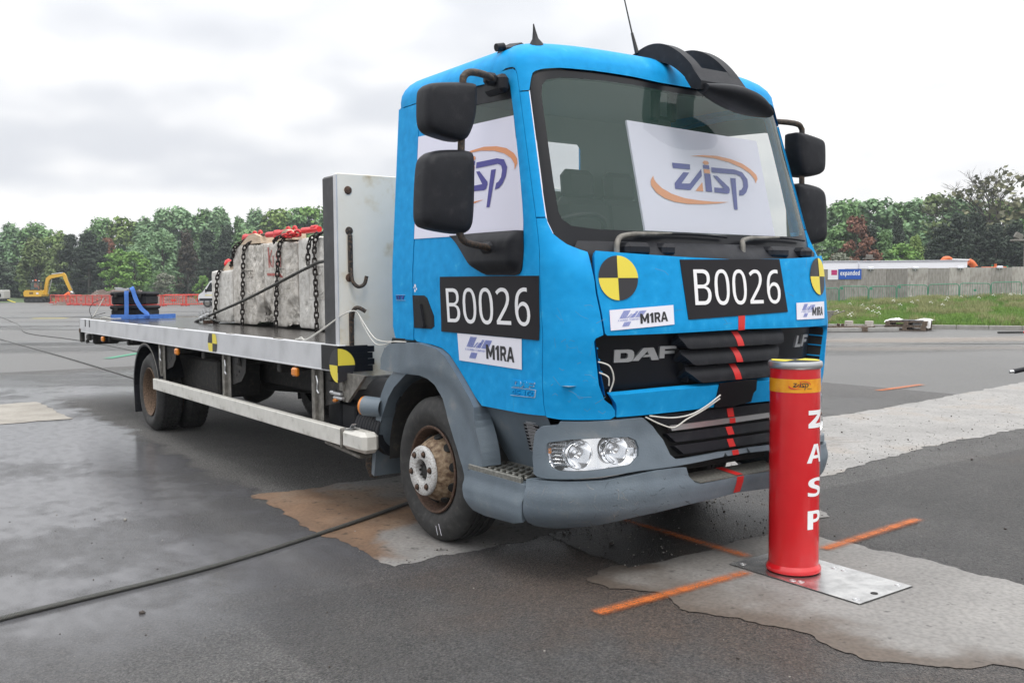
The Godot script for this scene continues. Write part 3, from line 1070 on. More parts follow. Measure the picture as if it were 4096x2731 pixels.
func maker_letter(mb: MB, c: String, r: Rect2, f: Callable, off: float, shear := 0.0) -> void:
	var g := func(w: Vector2) -> Vector3: return f.call(Vector2(r.position.x + (1.0 - w.x - shear * (w.y - 0.5)) * r.size.x, r.position.y + w.y * r.size.y))
	var holes := []
	var p: PackedVector2Array
	if c == "D":
		p = A2([0, 0, 0.72, 0, 0.88, 0.06, 0.97, 0.2, 1, 0.5, 0.97, 0.8, 0.88, 0.94, 0.72, 1, 0, 1])
		holes = [A2([0.32, 0.26, 0.6, 0.26, 0.67, 0.34, 0.69, 0.5, 0.67, 0.66, 0.6, 0.74, 0.32, 0.74])]
	elif c == "A":
		p = A2([-0.06, 0, 0.2, 0, 0.54, 0.72, 0.62, 0.44, 0.44, 0.44, 0.36, 0.26, 0.68, 0.26, 0.74, 0.0, 1.06, 0, 0.80, 1, 0.36, 1])
	elif c == "F":
		p = A2([0, 0, 0.3, 0, 0.3, 0.36, 0.9, 0.36, 0.9, 0.6, 0.3, 0.6, 0.3, 0.76, 1, 0.76, 1, 1, 0, 1])
	else:
		p = A2([0, 0, 1, 0, 1, 0.24, 0.34, 0.24, 0.34, 1, 0, 1])
	mb.patch(p, g, off, 0.012, Vector2(0.12, 0.15), holes, -1.0)

# heavy plain letters
func block_letter(mb: MB, c: String, r: Rect2, f: Callable, off: float) -> void:
	var g := func(w: Vector2) -> Vector3: return f.call(r.position + w * r.size)
	var holes := []
	var p: PackedVector2Array
	match c:
		"M": p = A2([0, 0, 0.25, 0, 0.25, 0.55, 0.43, 0.15, 0.57, 0.15, 0.75, 0.55, 0.75, 0, 1, 0, 1, 1, 0.76, 1, 0.5, 0.48, 0.24, 1, 0, 1])
		"I": p = A2([0.35, 0, 1, 0, 1, 1, 0.5, 1, 0, 0.82, 0, 0.66, 0.35, 0.74])
		"R":
			p = A2([0, 0, 0.3, 0, 0.3, 0.36, 0.46, 0.36, 0.68, 0, 1, 0, 0.74, 0.4, 0.92, 0.52, 0.96, 0.7, 0.9, 0.88, 0.72, 1, 0, 1])
			holes = [A2([0.3, 0.56, 0.56, 0.56, 0.66, 0.62, 0.66, 0.74, 0.56, 0.8, 0.3, 0.8])]
		_:
			p = A2([0, 0, 0.26, 0, 0.33, 0.2, 0.67, 0.2, 0.74, 0, 1, 0, 0.64, 1, 0.36, 1])
			holes = [A2([0.39, 0.4, 0.61, 0.4, 0.5, 0.74])]
	mb.patch(p, g, off, 0.0, Vector2(0.25, 0.5), holes, -1.0)

func headlamp(t: Node3D, s: float) -> void:
	var outline := A2([1.156, 0.675, 1.138, 0.682, 0.971, 0.698, 0.793, 0.704, 0.640, 0.701, 0.605, 0.683, 0.594, 0.650, 0.600, 0.610, 0.641, 0.576, 0.778, 0.565, 0.914, 0.557, 1.072, 0.557, 1.138, 0.567, 1.168, 0.596, 1.172, 0.64])
	if s < 0:
		outline = flip(outline)
	var mb := MB.new()
	mb.patch(outline, low, -0.075, -0.07, Vector2(0.04, 0.03))
	var h := part("headlamp", mb, M.chrome, t)
	# two bowls
	for k in [[0.905, 0.628, 0.062], [0.695, 0.640, 0.058]]:
		mb = MB.new()
		var c := skin(k[0] * s, k[1], 0)
		var nn := V(1.0, 0.0, 0.25 * s).normalized()
		var prof := []
		for i in 9:
			var q := i / 8.0
			prof.append(Vector2(-0.055 + 0.055 * q * q, 0.008 + (k[2] - 0.008) * q))
		prof.append(Vector2(0.004, k[2] + 0.003))
		prof.append(Vector2(-0.002, k[2] + 0.007))
		prof.append(Vector2(-0.05, k[2] + 0.007))
		mb.lathe(prof, c + nn * -0.018, nn, 32)
		mb.cyl(c + nn * -0.07, c + nn * -0.028, 0.016, 14)
		mb.lathe([Vector2(-0.028, 0.016), Vector2(-0.020, 0.012), Vector2(-0.017, 0.0)], c, nn, 14)
		part("reflector", mb, M.chrome, h)
	# ribbed indicator part
	mb = MB.new()
	for i in 13:
		var a := 0.985 + i * 0.0135
		var y0 := 0.566 + maxf(0.0, (a - 1.10)) * 0.35
		var y1 := 0.690 - maxf(0.0, (a - 1.08)) * 0.25
		for j in 7:
			var ya := lerpf(y0, y1, j / 7.0)
			var yb := lerpf(y0, y1, (j + 1) / 7.0)
			var p0 := skin(a * s, ya, 0)
			var p1 := skin((a + 0.0135) * s, ya, 0)
			var p2 := skin((a + 0.0135) * s, yb, 0)
			var p3 := skin(a * s, yb, 0)
			var o := V(-0.026, 0, -0.008 * s)
			var m := (p0 + p1 + p2 + p3) / 4.0 + V(-0.012, 0, 0)
			for q in [[p0, p1], [p1, p2], [p2, p3], [p3, p0]]:
				mb.tri(q[0] + o, q[1] + o, m)
	part("indicator_ribs", mb, M.chrome, h)
	mb = MB.new()
	mb.box(skin(1.08 * s, 0.64, 0) + V(-0.05, 0, -0.01 * s), V(0.02, 0.03, 0.05), 0.008)
	part("indicator_bulb", mb, M.amber, h)
	mb = MB.new()
	mb.patch(outline, low, 0.004, 0.0, Vector2(0.04, 0.04))
	part("lamp_glass", mb, M.clear, h)

func vert(u: float, ys: Array) -> PackedVector2Array:
	var p := PackedVector2Array()
	for y in ys:
		p.append(Vector2(at_u(u, y), y))
	return p

# the maker's mark of the bollard firm, as outlines in metres round its middle
func mark(mb_blue: MB, mb_orange: MB, f: Callable, off: float, ow := 1.0, step := 0.12) -> void:
	var st := Vector2(step, step)
	var blue := [
		[-0.212, 0.088, -0.080, 0.088, -0.088, 0.058, -0.215, 0.058],
		[-0.1, 0.040, -0.144, 0.040, -0.226, -0.026, -0.231, -0.058, -0.119, -0.058, -0.008, 0.028, -0.001, 0.069, -0.114, -0.022, -0.176, -0.025],
		[0.017, 0.092, 0.066, 0.092, 0.063, 0.071, 0.016, 0.071], [0.014, 0.043, 0.061, 0.043, 0.045, -0.06, -0.004, -0.06],
		[0.079, 0.083, 0.261, 0.083, 0.322, 0.071, 0.353, 0.031, 0.345, -0.012, 0.319, -0.047, 0.289, -0.065, 0.254, -0.069, 0.264, -0.038, 0.282, -0.034, 0.304, -0.014, 0.311, 0.02, 0.301, 0.044, 0.27, 0.055, 0.076, 0.053],
		[0.079, 0.036, 0.11, 0.036, 0.187, -0.025, 0.189, -0.038, 0.177, -0.059, 0.158, -0.064, 0.061, -0.061, 0.067, -0.033, 0.14, -0.032],
		[0.214, 0.031, 0.256, 0.031, 0.215, -0.152, 0.187, -0.152]]
	for q in blue:
		mb_blue.patch(A2(q), f, off, 0.0, st, [], ow)
	var orange := [[-0.082, -0.060, -0.023, -0.060, -0.016, -0.008], [0.016, 0.068, 0.063, 0.068, 0.062, 0.046, 0.014, 0.046], [0.019, 0.105, 0.034, 0.117, 0.060, 0.117, 0.070, 0.107, 0.060, 0.096, 0.034, 0.095],
		[-0.068, 0.135, 0.028, 0.149, 0.141, 0.154, 0.252, 0.143, 0.339, 0.123, 0.4, 0.093, 0.438, 0.062, 0.44, 0.04, 0.415, 0.011, 0.412, 0.039, 0.381, 0.071, 0.32, 0.1, 0.234, 0.123, 0.114, 0.138, 0.003, 0.139],
		[-0.369, 0.006, -0.393, -0.021, -0.399, -0.048, -0.374, -0.085, -0.322, -0.114, -0.255, -0.13, -0.164, -0.137, -0.045, -0.133, 0.066, -0.124, 0.158, -0.111, 0.036, -0.115, -0.072, -0.113, -0.176, -0.106, -0.263, -0.087, -0.327, -0.059, -0.359, -0.03, -0.369, -0.012]]
	for q in orange:
		mb_orange.patch(A2(q), f, off, 0.0, st, [], ow)

func cab_side(t: Node3D) -> void:
	var door := A2([1.29, 2.445, 1.270, 2.425, 1.266, 2.287, 1.264, 1.975, 1.263, 1.72, 1.27, 1.60, 1.285, 1.481, 1.298, 1.283, 1.283, 1.10, 1.265, 0.95, 1.228, 0.86, 1.186, 0.806, 1.593, 0.803, 2.226, 0.806, 2.36, 0.845, 2.549, 0.916, 2.724, 0.985, 2.903, 1.049, 3.053, 1.079, 3.265, 1.094, 3.60, 1.104])
	door.append_array(vert(-0.168, [1.12, 1.3, 1.42, 1.5, 1.6, 1.7, 1.9, 2.2, 2.40]))
	door.append_array(A2([3.2, 2.436, 2.266, 2.466, 1.36, 2.456]))
	var win := A2([1.606, 1.672, 1.595, 1.736, 1.536, 1.981, 1.502, 2.219, 1.501, 2.373, 1.52, 2.392, 1.57, 2.402, 1.651, 2.413, 2.168, 2.431, 2.9, 2.425, 3.03, 2.40])
	win.append_array(vert(-0.04, [2.36, 2.2, 1.9, 1.7]))
	win.append_array(A2([3.3, 1.678, 2.9, 1.672]))
	var foot := A2([1.602, 1.668, 1.585, 1.58, 1.572, 1.497, 1.585, 1.478, 1.61, 1.466, 1.68, 1.460, 2.15, 1.466, 2.22, 1.478, 2.577, 1.580, 2.92, 1.676])
	for s in [1.0, -1.0]:
		var mb := MB.new()
		mb.patch(door if s > 0 else flip(door), mid, 0.0, 0.03, Vector2(0.10, 0.08), [win if s > 0 else flip(win)])
		var d := part("door", mb, M.blue, t)
		mb = MB.new()
		mb.patch(win if s > 0 else flip(win), mid, -0.014, 0.0, Vector2(0.12, 0.12))
		part("window_glass", mb, M.glass, d)
		mb = MB.new()
		# black guide along the top of the window opening
		var guide := A2([1.505, 2.38, 1.57, 2.402, 1.651, 2.413, 2.168, 2.431, 2.9, 2.425, 3.0, 2.40, 3.0, 2.345, 2.168, 2.335, 1.6, 2.318, 1.503, 2.31])
		mb.patch(guide if s > 0 else flip(guide), mid, -0.010, 0.006, Vector2(0.2, 0.1))
		part("window_frame", mb, M.black_plastic, d)
		mb = MB.new()
		var bulge := func(w: Vector2) -> Vector3:
			var p := skin(w.x, w.y, 2)
			var a := absf(w.x)
			var k := smoothstep(1.57, 1.70, a) * smoothstep(2.9, 2.3, a) * smoothstep(1.46, 1.53, w.y) * smoothstep(1.70, 1.62, w.y)
			return p + V(0, 0, s * 0.045 * k)
		mb.patch(foot if s > 0 else flip(foot), bulge, 0.006, 0.012, Vector2(0.06, 0.02))
		part("mirror_foot", mb, M.black_plastic, d)
		mb = MB.new()
		var hs := A2([3.665, 1.362, 3.408, 1.362, 3.349, 1.348, 3.29, 1.30, 3.228, 1.251, 3.235, 1.195, 3.293, 1.18, 3.665, 1.18])
		var grip := A2([3.545, 1.31, 3.45, 1.315, 3.40, 1.19, 3.52, 1.185])
		mb.patch(hs if s > 0 else flip(hs), mid, 0.004, 0.010, Vector2(0.1, 0.1))
		var hd := part("door_handle", mb, M.black_plastic, d)
		mb = MB.new()
		mb.patch(A2([3.60, 1.345, 3.42, 1.345, 3.36, 1.33, 3.26, 1.245, 3.27, 1.20, 3.60, 1.195]) if s > 0 else flip(A2([3.60, 1.345, 3.42, 1.345, 3.36, 1.33, 3.26, 1.245, 3.27, 1.20, 3.60, 1.195])), mid, 0.0052, 0.0, Vector2(0.1, 0.1))
		part("handle_cup", mb, M.dark, hd)
		mb = MB.new()
		mb.patch(grip if s > 0 else flip(grip), mid, 0.022, 0.02, Vector2(0.1, 0.1))
		mb.patch(circle2(Vector2(3.52 * s, 1.335), Vector2(0.02, 0.010), 12), mid, 0.007, 0.0)
		part("grip", mb, M.black_plastic, hd)
	# poster over the driver's window
	var post := A2([1.50, 2.226, 1.520, 2.10, 1.536, 1.981, 1.583, 1.754, 1.606, 1.662, 2.3, 1.666, 2.813, 1.671])
	post.append_array(vert(-0.166, [1.677, 1.75, 1.9, 2.1, 2.245]))
	var mb := MB.new()
	mb.patch(post, mid, 0.004, 0.002, Vector2(0.10, 0.08))
	var ps := part("window_poster", mb, M.poster, t)
	var f := func(w: Vector2) -> Vector3: return skin(at_u(w.x + 0.365, w.y + 1.952), w.y + 1.952, 2)
	var b := MB.new()
	var o := MB.new()
	mark(b, o, f, 0.006, -1.0)
	part("mark_letters", b, M.navy, ps)
	part("mark_arcs", o, M.orange_print, ps)
	board([3.05, 1.462, 1.285, 1.455, 1.328, 1.157, 3.072, 1.170], Rect2(1.44, 1.219, 1.49, 0.182), mid, 0.006, t)
	mira(Rect2(), mid, 0.004, t, [2.695, 1.025, 1.586, 1.012, 2.754, 1.166, 1.611, 1.158])
	# raised type plates in body colour, pale where the edges are worn
	mb = MB.new()
	var mw := MB.new()
	for L in [["D", 1.60, 0.13], ["A", 1.475, 0.13], ["F", 1.37, 0.11]]:
		maker_letter(mb, L[0], Rect2(L[1], 0.928, L[2], 0.032), mid, 0.006)
		maker_letter(mw, L[0], Rect2(L[1] - 0.007, 0.9255, L[2], 0.032), mid, 0.0035)
	text_on(mb, "45.160", false, Rect2(1.35, 0.890, 0.38, 0.024), mid, 0.006, true, 1.0, 0.0, 0.006)
	for q in [[1.745, 0.882, 1.345, 0.886], [1.745, 0.920, 1.345, 0.922]]:
		mw.patch(A2([q[0], q[1], q[2], q[3], q[2], q[3] + 0.002, q[0], q[1] + 0.002]), mid, 0.004, 0.004)
	mw.patch(A2([1.350, 0.886, 1.343, 0.886, 1.343, 0.922, 1.350, 0.922]), mid, 0.004, 0.004)
	part("type_letters", mb, M.blue, t)
	part("type_edges", mw, mat(lin(0.35, 0.48, 0.6), 0.6), t)
	mb = MB.new()
	mw = MB.new()
	text_on(mb, "EEV", false, Rect2(3.86, 1.338, 0.18, 0.022), mid, 0.005, true, 1.0, 0.0, 0.005)
	for q in [[4.055, 1.3325, 3.838, 1.3325], [4.055, 1.3635, 3.838, 1.3635]]:
		mw.patch(A2([q[0], q[1], q[2], q[3], q[2], q[3] + 0.0015, q[0], q[1] + 0.0015]), mid, 0.004, 0.004)
	part("type_letters", mb, M.navy, t)
	part("type_edges", mw, mat(lin(0.35, 0.48, 0.6), 0.6), t)
	# paint chips by the door edge
	mb = MB.new()
	for q in [[3.60, 1.415, 0.02], [3.575, 1.398, 0.014], [3.61, 1.388, 0.017], [3.63, 1.405, 0.01]]:
		mb.patch(circle2(Vector2(q[0], q[1]), Vector2(q[2], q[2] * 0.55), 7), mid, 0.001, 0.0)
	part("paint_chips", mb, M.white_print, t)
	# front wings
	var wing := A2([4.343, 0.925, 4.332, 0.993, 4.248, 1.051, 4.129, 1.080, 3.908, 1.092, 3.484, 1.100, 3.265, 1.089, 3.053, 1.074, 2.903, 1.044, 2.724, 0.980, 2.549, 0.911, 2.36, 0.840, 2.27, 0.798, 2.25, 0.69, 2.225, 0.60, 2.21, 0.50, 2.433, 0.49, 2.52, 0.44, 2.47, 0.36, 2.416, 0.323, 2.497, 0.363, 2.557, 0.431, 2.65, 0.507, 2.755, 0.613, 2.871, 0.746, 2.95, 0.81, 3.144, 0.878, 3.30, 0.905, 3.461, 0.918, 4.059, 0.920])
	for s in [1.0, -1.0]:
		mb = MB.new()
		var wf := func(w: Vector2) -> Vector3:
			var p := skin(w.x, w.y, 0)
			return p + V(0, 0, s * (0.012 + 0.022 * smoothstep(0.0, 0.10, wing_depth(absf(w.x), w.y))))
		mb.patch(wing if s > 0 else flip(wing), wf, 0.0, 0.10, Vector2(0.08, 0.04))
		part("front_wing", mb, M.grey_plastic, t)
		mb = MB.new()
		# rear leg of the wing: a folded flange down behind the wheel
		var leg := [V(-0.23, 0.915, 0), V(-0.372, 0.83, 0), V(-0.447, 0.761, 0), V(-0.535, 0.63, 0), V(-0.60, 0.45, 0), V(-0.640, 0.265, 0)]
		for i in leg.size() - 1:
			var p: Vector3 = leg[i]
			var q: Vector3 = leg[i + 1]
			var zo := 0.022 if s > 0 else 2 * ZC - 0.022
			var zi := -0.36 if s > 0 else 2 * ZC + 0.36
			var w0 := 0.035 + 0.075 * (1.0 - i / 5.0)
			var w1 := 0.035 + 0.075 * (1.0 - (i + 1) / 5.0)
			mb.quad(V(p.x, p.y, zo), V(q.x, q.y, zo), V(q.x - w1, q.y + w1 * 0.3, zo), V(p.x - w0, p.y + w0 * 0.3, zo), V(0, 0, s))
			mb.quad(V(p.x - 0.006, p.y, zo), V(q.x - 0.006, q.y, zo), V(q.x - 0.006, q.y, zi), V(p.x - 0.006, p.y, zi))
		part("wing_leg", mb, M.grey_plastic, t)
		mb = MB.new()
		var arc := []
		for i in 15:
			var a := lerpf(-0.12, PI * 1.02, i / 14.0)
			arc.append(V(0.0 - cos(a) * -0.50, 0.42 + sin(a) * 0.49, 0))
		for i in arc.size() - 1:
			var zo := -0.01 if s > 0 else 2 * ZC + 0.01
			var zi := -0.50 if s > 0 else 2 * ZC + 0.50
			var p: Vector3 = arc[i]
			var q: Vector3 = arc[i + 1]
			mb.quad(V(p.x, p.y, zo), V(q.x, q.y, zo), V(q.x, q.y, zi), V(p.x, p.y, zi), (V(0, 0.42, 0) - (p + q) * 0.5).normalized())
		mb.quad(V(-0.55, 0.2, -0.50 if s > 0 else 2 * ZC + 0.5), V(0.55, 0.2, -0.50 if s > 0 else 2 * ZC + 0.5), V(0.55, 0.95, -0.50 if s > 0 else 2 * ZC + 0.5), V(-0.55, 0.95, -0.50 if s > 0 else 2 * ZC + 0.5), V(0, 0, s))
		part("wheel_arch_liner", mb, M.chassis, t)
		# panel under the door and the step
		mb = MB.new()
		var zp := -0.20 if s > 0 else 2 * ZC + 0.20
		var zq := -0.012 if s > 0 else 2 * ZC + 0.012
		mb.quad(V(0.35, 0.80, zq - 0.03 * s), V(1.0, 0.80, zq - 0.03 * s), V(1.0, 0.47, zp), V(0.35, 0.47, zp))
		mb.quad(V(0.45, 0.80, zq), V(0.40, 0.49, zq + 0.02 * s), V(0.40, 0.49, zp), V(0.45, 0.80, zp))
		part("step_well", mb, M.grey_plastic, t)
		var sp := A2([2.52, 0.44, 2.433, 0.470, 1.55, 0.470, 1.455, 0.468, 1.44, 0.38, 1.37, 0.285, 1.544, 0.262, 2.064, 0.246, 2.261, 0.258, 2.416, 0.321, 2.475, 0.36])
		mb = MB.new()
		var sf := func(w: Vector2) -> Vector3:
			var p := skin(w.x, w.y, 0)
			var n0 := V(cos(minf(absf(w.x), PI / 2)), 0, sin(minf(absf(w.x), PI / 2)) * s)
			return p + n0 * (0.024 + 0.012 * smoothstep(0.42, 0.38, w.y) - 0.05 * pow(clampf((0.33 - w.y) / 0.1, 0.0, 1.0), 2.0))
		mb.patch(sp if s > 0 else flip(sp), sf, 0.0, 0.06, Vector2(0.06, 0.03))
		part("step_skirt", mb, M.grey_plastic, t)
		step_tread(t, s)
	# warning decal beside the step: dark card ruled in nine rows of fine lines
	mb = MB.new()
	var df := func(w: Vector2) -> Vector3: return V(lerpf(0.735, 0.86, w.x) + 0.045 * w.y, lerpf(0.595, 0.745, w.y), -0.042 - (0.80 - lerpf(0.595, 0.745, w.y)) / 0.33 * 0.158 + 0.004)
	mb.patch(A2([0, 0, 1, 0, 1, 1, 0, 1]), df, 0.0, 0.0, Vector2(1, 1), [], -1.0)
	var dc := part("warning_decal", mb, M.sign_black, t)
	mb = MB.new()
	for i in 9:
		mb.patch(A2([0.03, i / 8.2, 0.97, i / 8.2, 0.97, i / 8.2 + 0.012, 0.03, i / 8.2 + 0.012]), df, 0.001, 0.0, Vector2(1, 1), [], -1.0)
		for j in 2:
			var y := i / 8.2 + 0.035 + j * 0.04
			mb.patch(A2([0.2, y, 0.85 - 0.1 * ((i + j) % 3), y, 0.85 - 0.1 * ((i + j) % 3), y + 0.012, 0.2, y + 0.012]), df, 0.001, 0.0, Vector2(1, 1), [], -1.0)
	part("decal_lines", mb, M.letter_white, dc)
	# black tape at the foot of the rear quarter panel
	mb = MB.new()
	mb.patch(A2([4.07, 1.118, 3.76, 1.118, 3.72, 1.07, 4.10, 1.066]), mid, 0.032, 0.0)
	part("black_tape", mb, M.tape, t)

# thin pale scratches and dull smears, as very thin marks lying on a surface
func scuffs(t: Node3D, f: Callable, area: Rect2, count: int, col: Color, sd: int, off: float, long := 0.06) -> void:
	var r := RandomNumberGenerator.new()
	r.seed = sd
	var mb := MB.new()
	for i in count:
		var p := area.position + Vector2(r.randf(), r.randf()) * area.size
		var d := Vector2(r.randfn(), r.randfn() * 0.5).normalized() * r.randf_range(0.2, 1.0) * long
		var q := p + d * 0.5 + Vector2(r.randfn(), r.randfn()) * long * 0.08
		mb.patch(stroke([p, q, p + d], r.randf_range(0.0012, 0.004)), f, off, 0.0, Vector2(0.05, 0.05))
	var m := mat(col, 0.8)
	m.transparency = BaseMaterial3D.TRANSPARENCY_ALPHA
	m.albedo_color.a = 0.45
	part("scuff_marks", mb, m, t)

func wing_depth(a: float, y: float) -> float:
	# distance from the wheel arch's edge, used to round the wing
	var f := 1.29 - 0.44
	var u := f - (a - PI / 2) * 0.5
	return maxf(0.0, Vector2(u * 0.92, y - 0.42).length() - 0.47)

func step_tread(t: Node3D, s: float) -> void:
	var z0 := 0.022
	var mb := MB.new()
	var fz := func(z: float) -> float: return z if s > 0 else 2 * ZC - z
	mb.box(V(0.64, 0.482, fz.call(z0 - 0.012)), V(0.46, 0.03, 0.02), 0.004)
	mb.box(V(0.64, 0.490, fz.call(z0 - 0.20)), V(0.46, 0.02, 0.02), 0.004)
	for i in 8:
		var x := 0.47 + i * 0.052
		mb.box(V(x, 0.492, fz.call(z0 - 0.11)), V(0.016, 0.014, 0.19), 0.003, Basis(Vector3.UP, 0.5 * s))
	for i in 2:
		mb.box(V(0.64, 0.488, fz.call(z0 - 0.07 - i * 0.07)), V(0.44, 0.012, 0.012), 0.002)
	part("step_tread", mb, M.tread, t)

func cab_inside(t: Node3D) -> void:
	var mb := MB.new()
	# lining: floor, roof lining, back, pillars
	mb.quad(V(-0.37, 0.95, -0.05), V(1.15, 0.95, -0.05), V(1.15, 0.95, -1.95), V(-0.37, 0.95, -1.95), V(0, 1, 0))
	mb.quad(V(-0.37, 2.50, -0.10), V(0.75, 2.48, -0.10), V(0.75, 2.48, -1.90), V(-0.37, 2.50, -1.90), V(0, -1, 0))
	for s in [1.0, -1.0]:
		var zi := -0.05 if s > 0 else -1.96
		mb.quad(V(-0.37, 0.95, zi), V(1.02, 0.95, zi), V(1.02, 1.60, zi), V(-0.37, 1.60, zi), V(0, 0, -s))
		mb.quad(V(-0.37, 1.60, zi), V(-0.10, 1.60, zi), V(-0.10, 2.45, zi - 0.05 * s), V(-0.37, 2.45, zi - 0.05 * s), V(0, 0, -s))
	mb.patch(A2([-1.90, 0.95, -0.1, 0.95, -0.1, 2.5, -1.90, 2.5]), func(w: Vector2) -> Vector3: return V(-0.36, w.y, w.x), 0.0, 0.0, Vector2(0.5, 0.5), [A2([-1.36, 2.02, -0.65, 2.02, -0.63, 2.05, -0.63, 2.30, -0.66, 2.33, -1.35, 2.33, -1.375, 2.30, -1.375, 2.05])], -1.0)
	part("cab_lining", mb, M.interior, t)
	mb = MB.new()
	mb.quad(V(-0.385, 2.0, -1.40), V(-0.385, 2.0, -0.61), V(-0.385, 2.35, -0.61), V(-0.385, 2.35, -1.40))
	part("rear_window", mb, M.glass, t)
	mb = MB.new()
	mb.box(V(0.86, 1.42, ZC), V(0.42, 0.30, 1.75), 0.08)
	mb.box(V(0.74, 1.58, -0.5), V(0.16, 0.10, 0.42), 0.04)
	part("dashboard", mb, M.interior, t)
	for z in [-0.48, -1.25, -1.60]:
		mb = MB.new()
		mb.box(V(0.10, 1.30, z), V(0.50, 0.16, 0.44), 0.06)
		mb.box(V(-0.16, 1.66, z), V(0.15, 0.62, 0.44), 0.06, Basis(V(0, 0, 1), 0.16))
		mb.box(V(-0.24, 2.05, z), V(0.10, 0.20, 0.26), 0.04, Basis(V(0, 0, 1), 0.1))
		part("seat", mb, M.seat, t)
	mb = MB.new()
	var ring := []
	var c := V(0.62, 1.66, -0.47)
	var ax := V(-0.5, 0.86, 0).normalized()
	for i in 29:
		var a := TAU * i / 28.0
		ring.append(c + V(0, 0, 1) * cos(a) * 0.21 + V(0, 0, 1).cross(ax) * sin(a) * 0.21)
	mb.tube(ring, 0.016, 8, false)
	mb.tube([c - V(0, 0, 0.2), c - ax * 0.04, c + V(0, 0, 0.2)], 0.014, 6)
	mb.tube([c - ax * 0.04, c - ax * 0.35], 0.03, 8)
	part("steering_wheel", mb, M.black_plastic, t)
	# black bracket hanging inside the windscreen
	mb = MB.new()
	mb.box(V(0.80, 2.36, -0.93), V(0.04, 0.16, 0.05), 0.01)
	mb.box(V(0.80, 2.36, -1.05), V(0.04, 0.16, 0.05), 0.01)
	mb.box(V(0.78, 2.24, -0.99), V(0.06, 0.14, 0.15), 0.03)
	part("camera_mount", mb, M.dark, t)
	# white board behind the windscreen
	var bl := V(1.041, 1.678, -0.630)
	var br := V(1.043, 1.674, -1.609)
	var tl := V(0.872, 2.245, -0.660)
	var tr := V(0.880, 2.219, -1.642)
	mb = MB.new()
	mb.prism([bl, br, tr, tl], V(-0.012, -0.003, 0))
	var bd := part("windscreen_board", mb, M.poster, t)
	var f := func(w: Vector2) -> Vector3: return V(0.958 - w.y * 0.287, 1.957 + w.y * 0.958, -1.131 - w.x)
	var b := MB.new()
	var o := MB.new()
	mark(b, o, f, 0.003, -1.0, 0.4)
	part("mark_letters", b, M.navy, bd)
	part("mark_arcs", o, M.orange_print, bd)

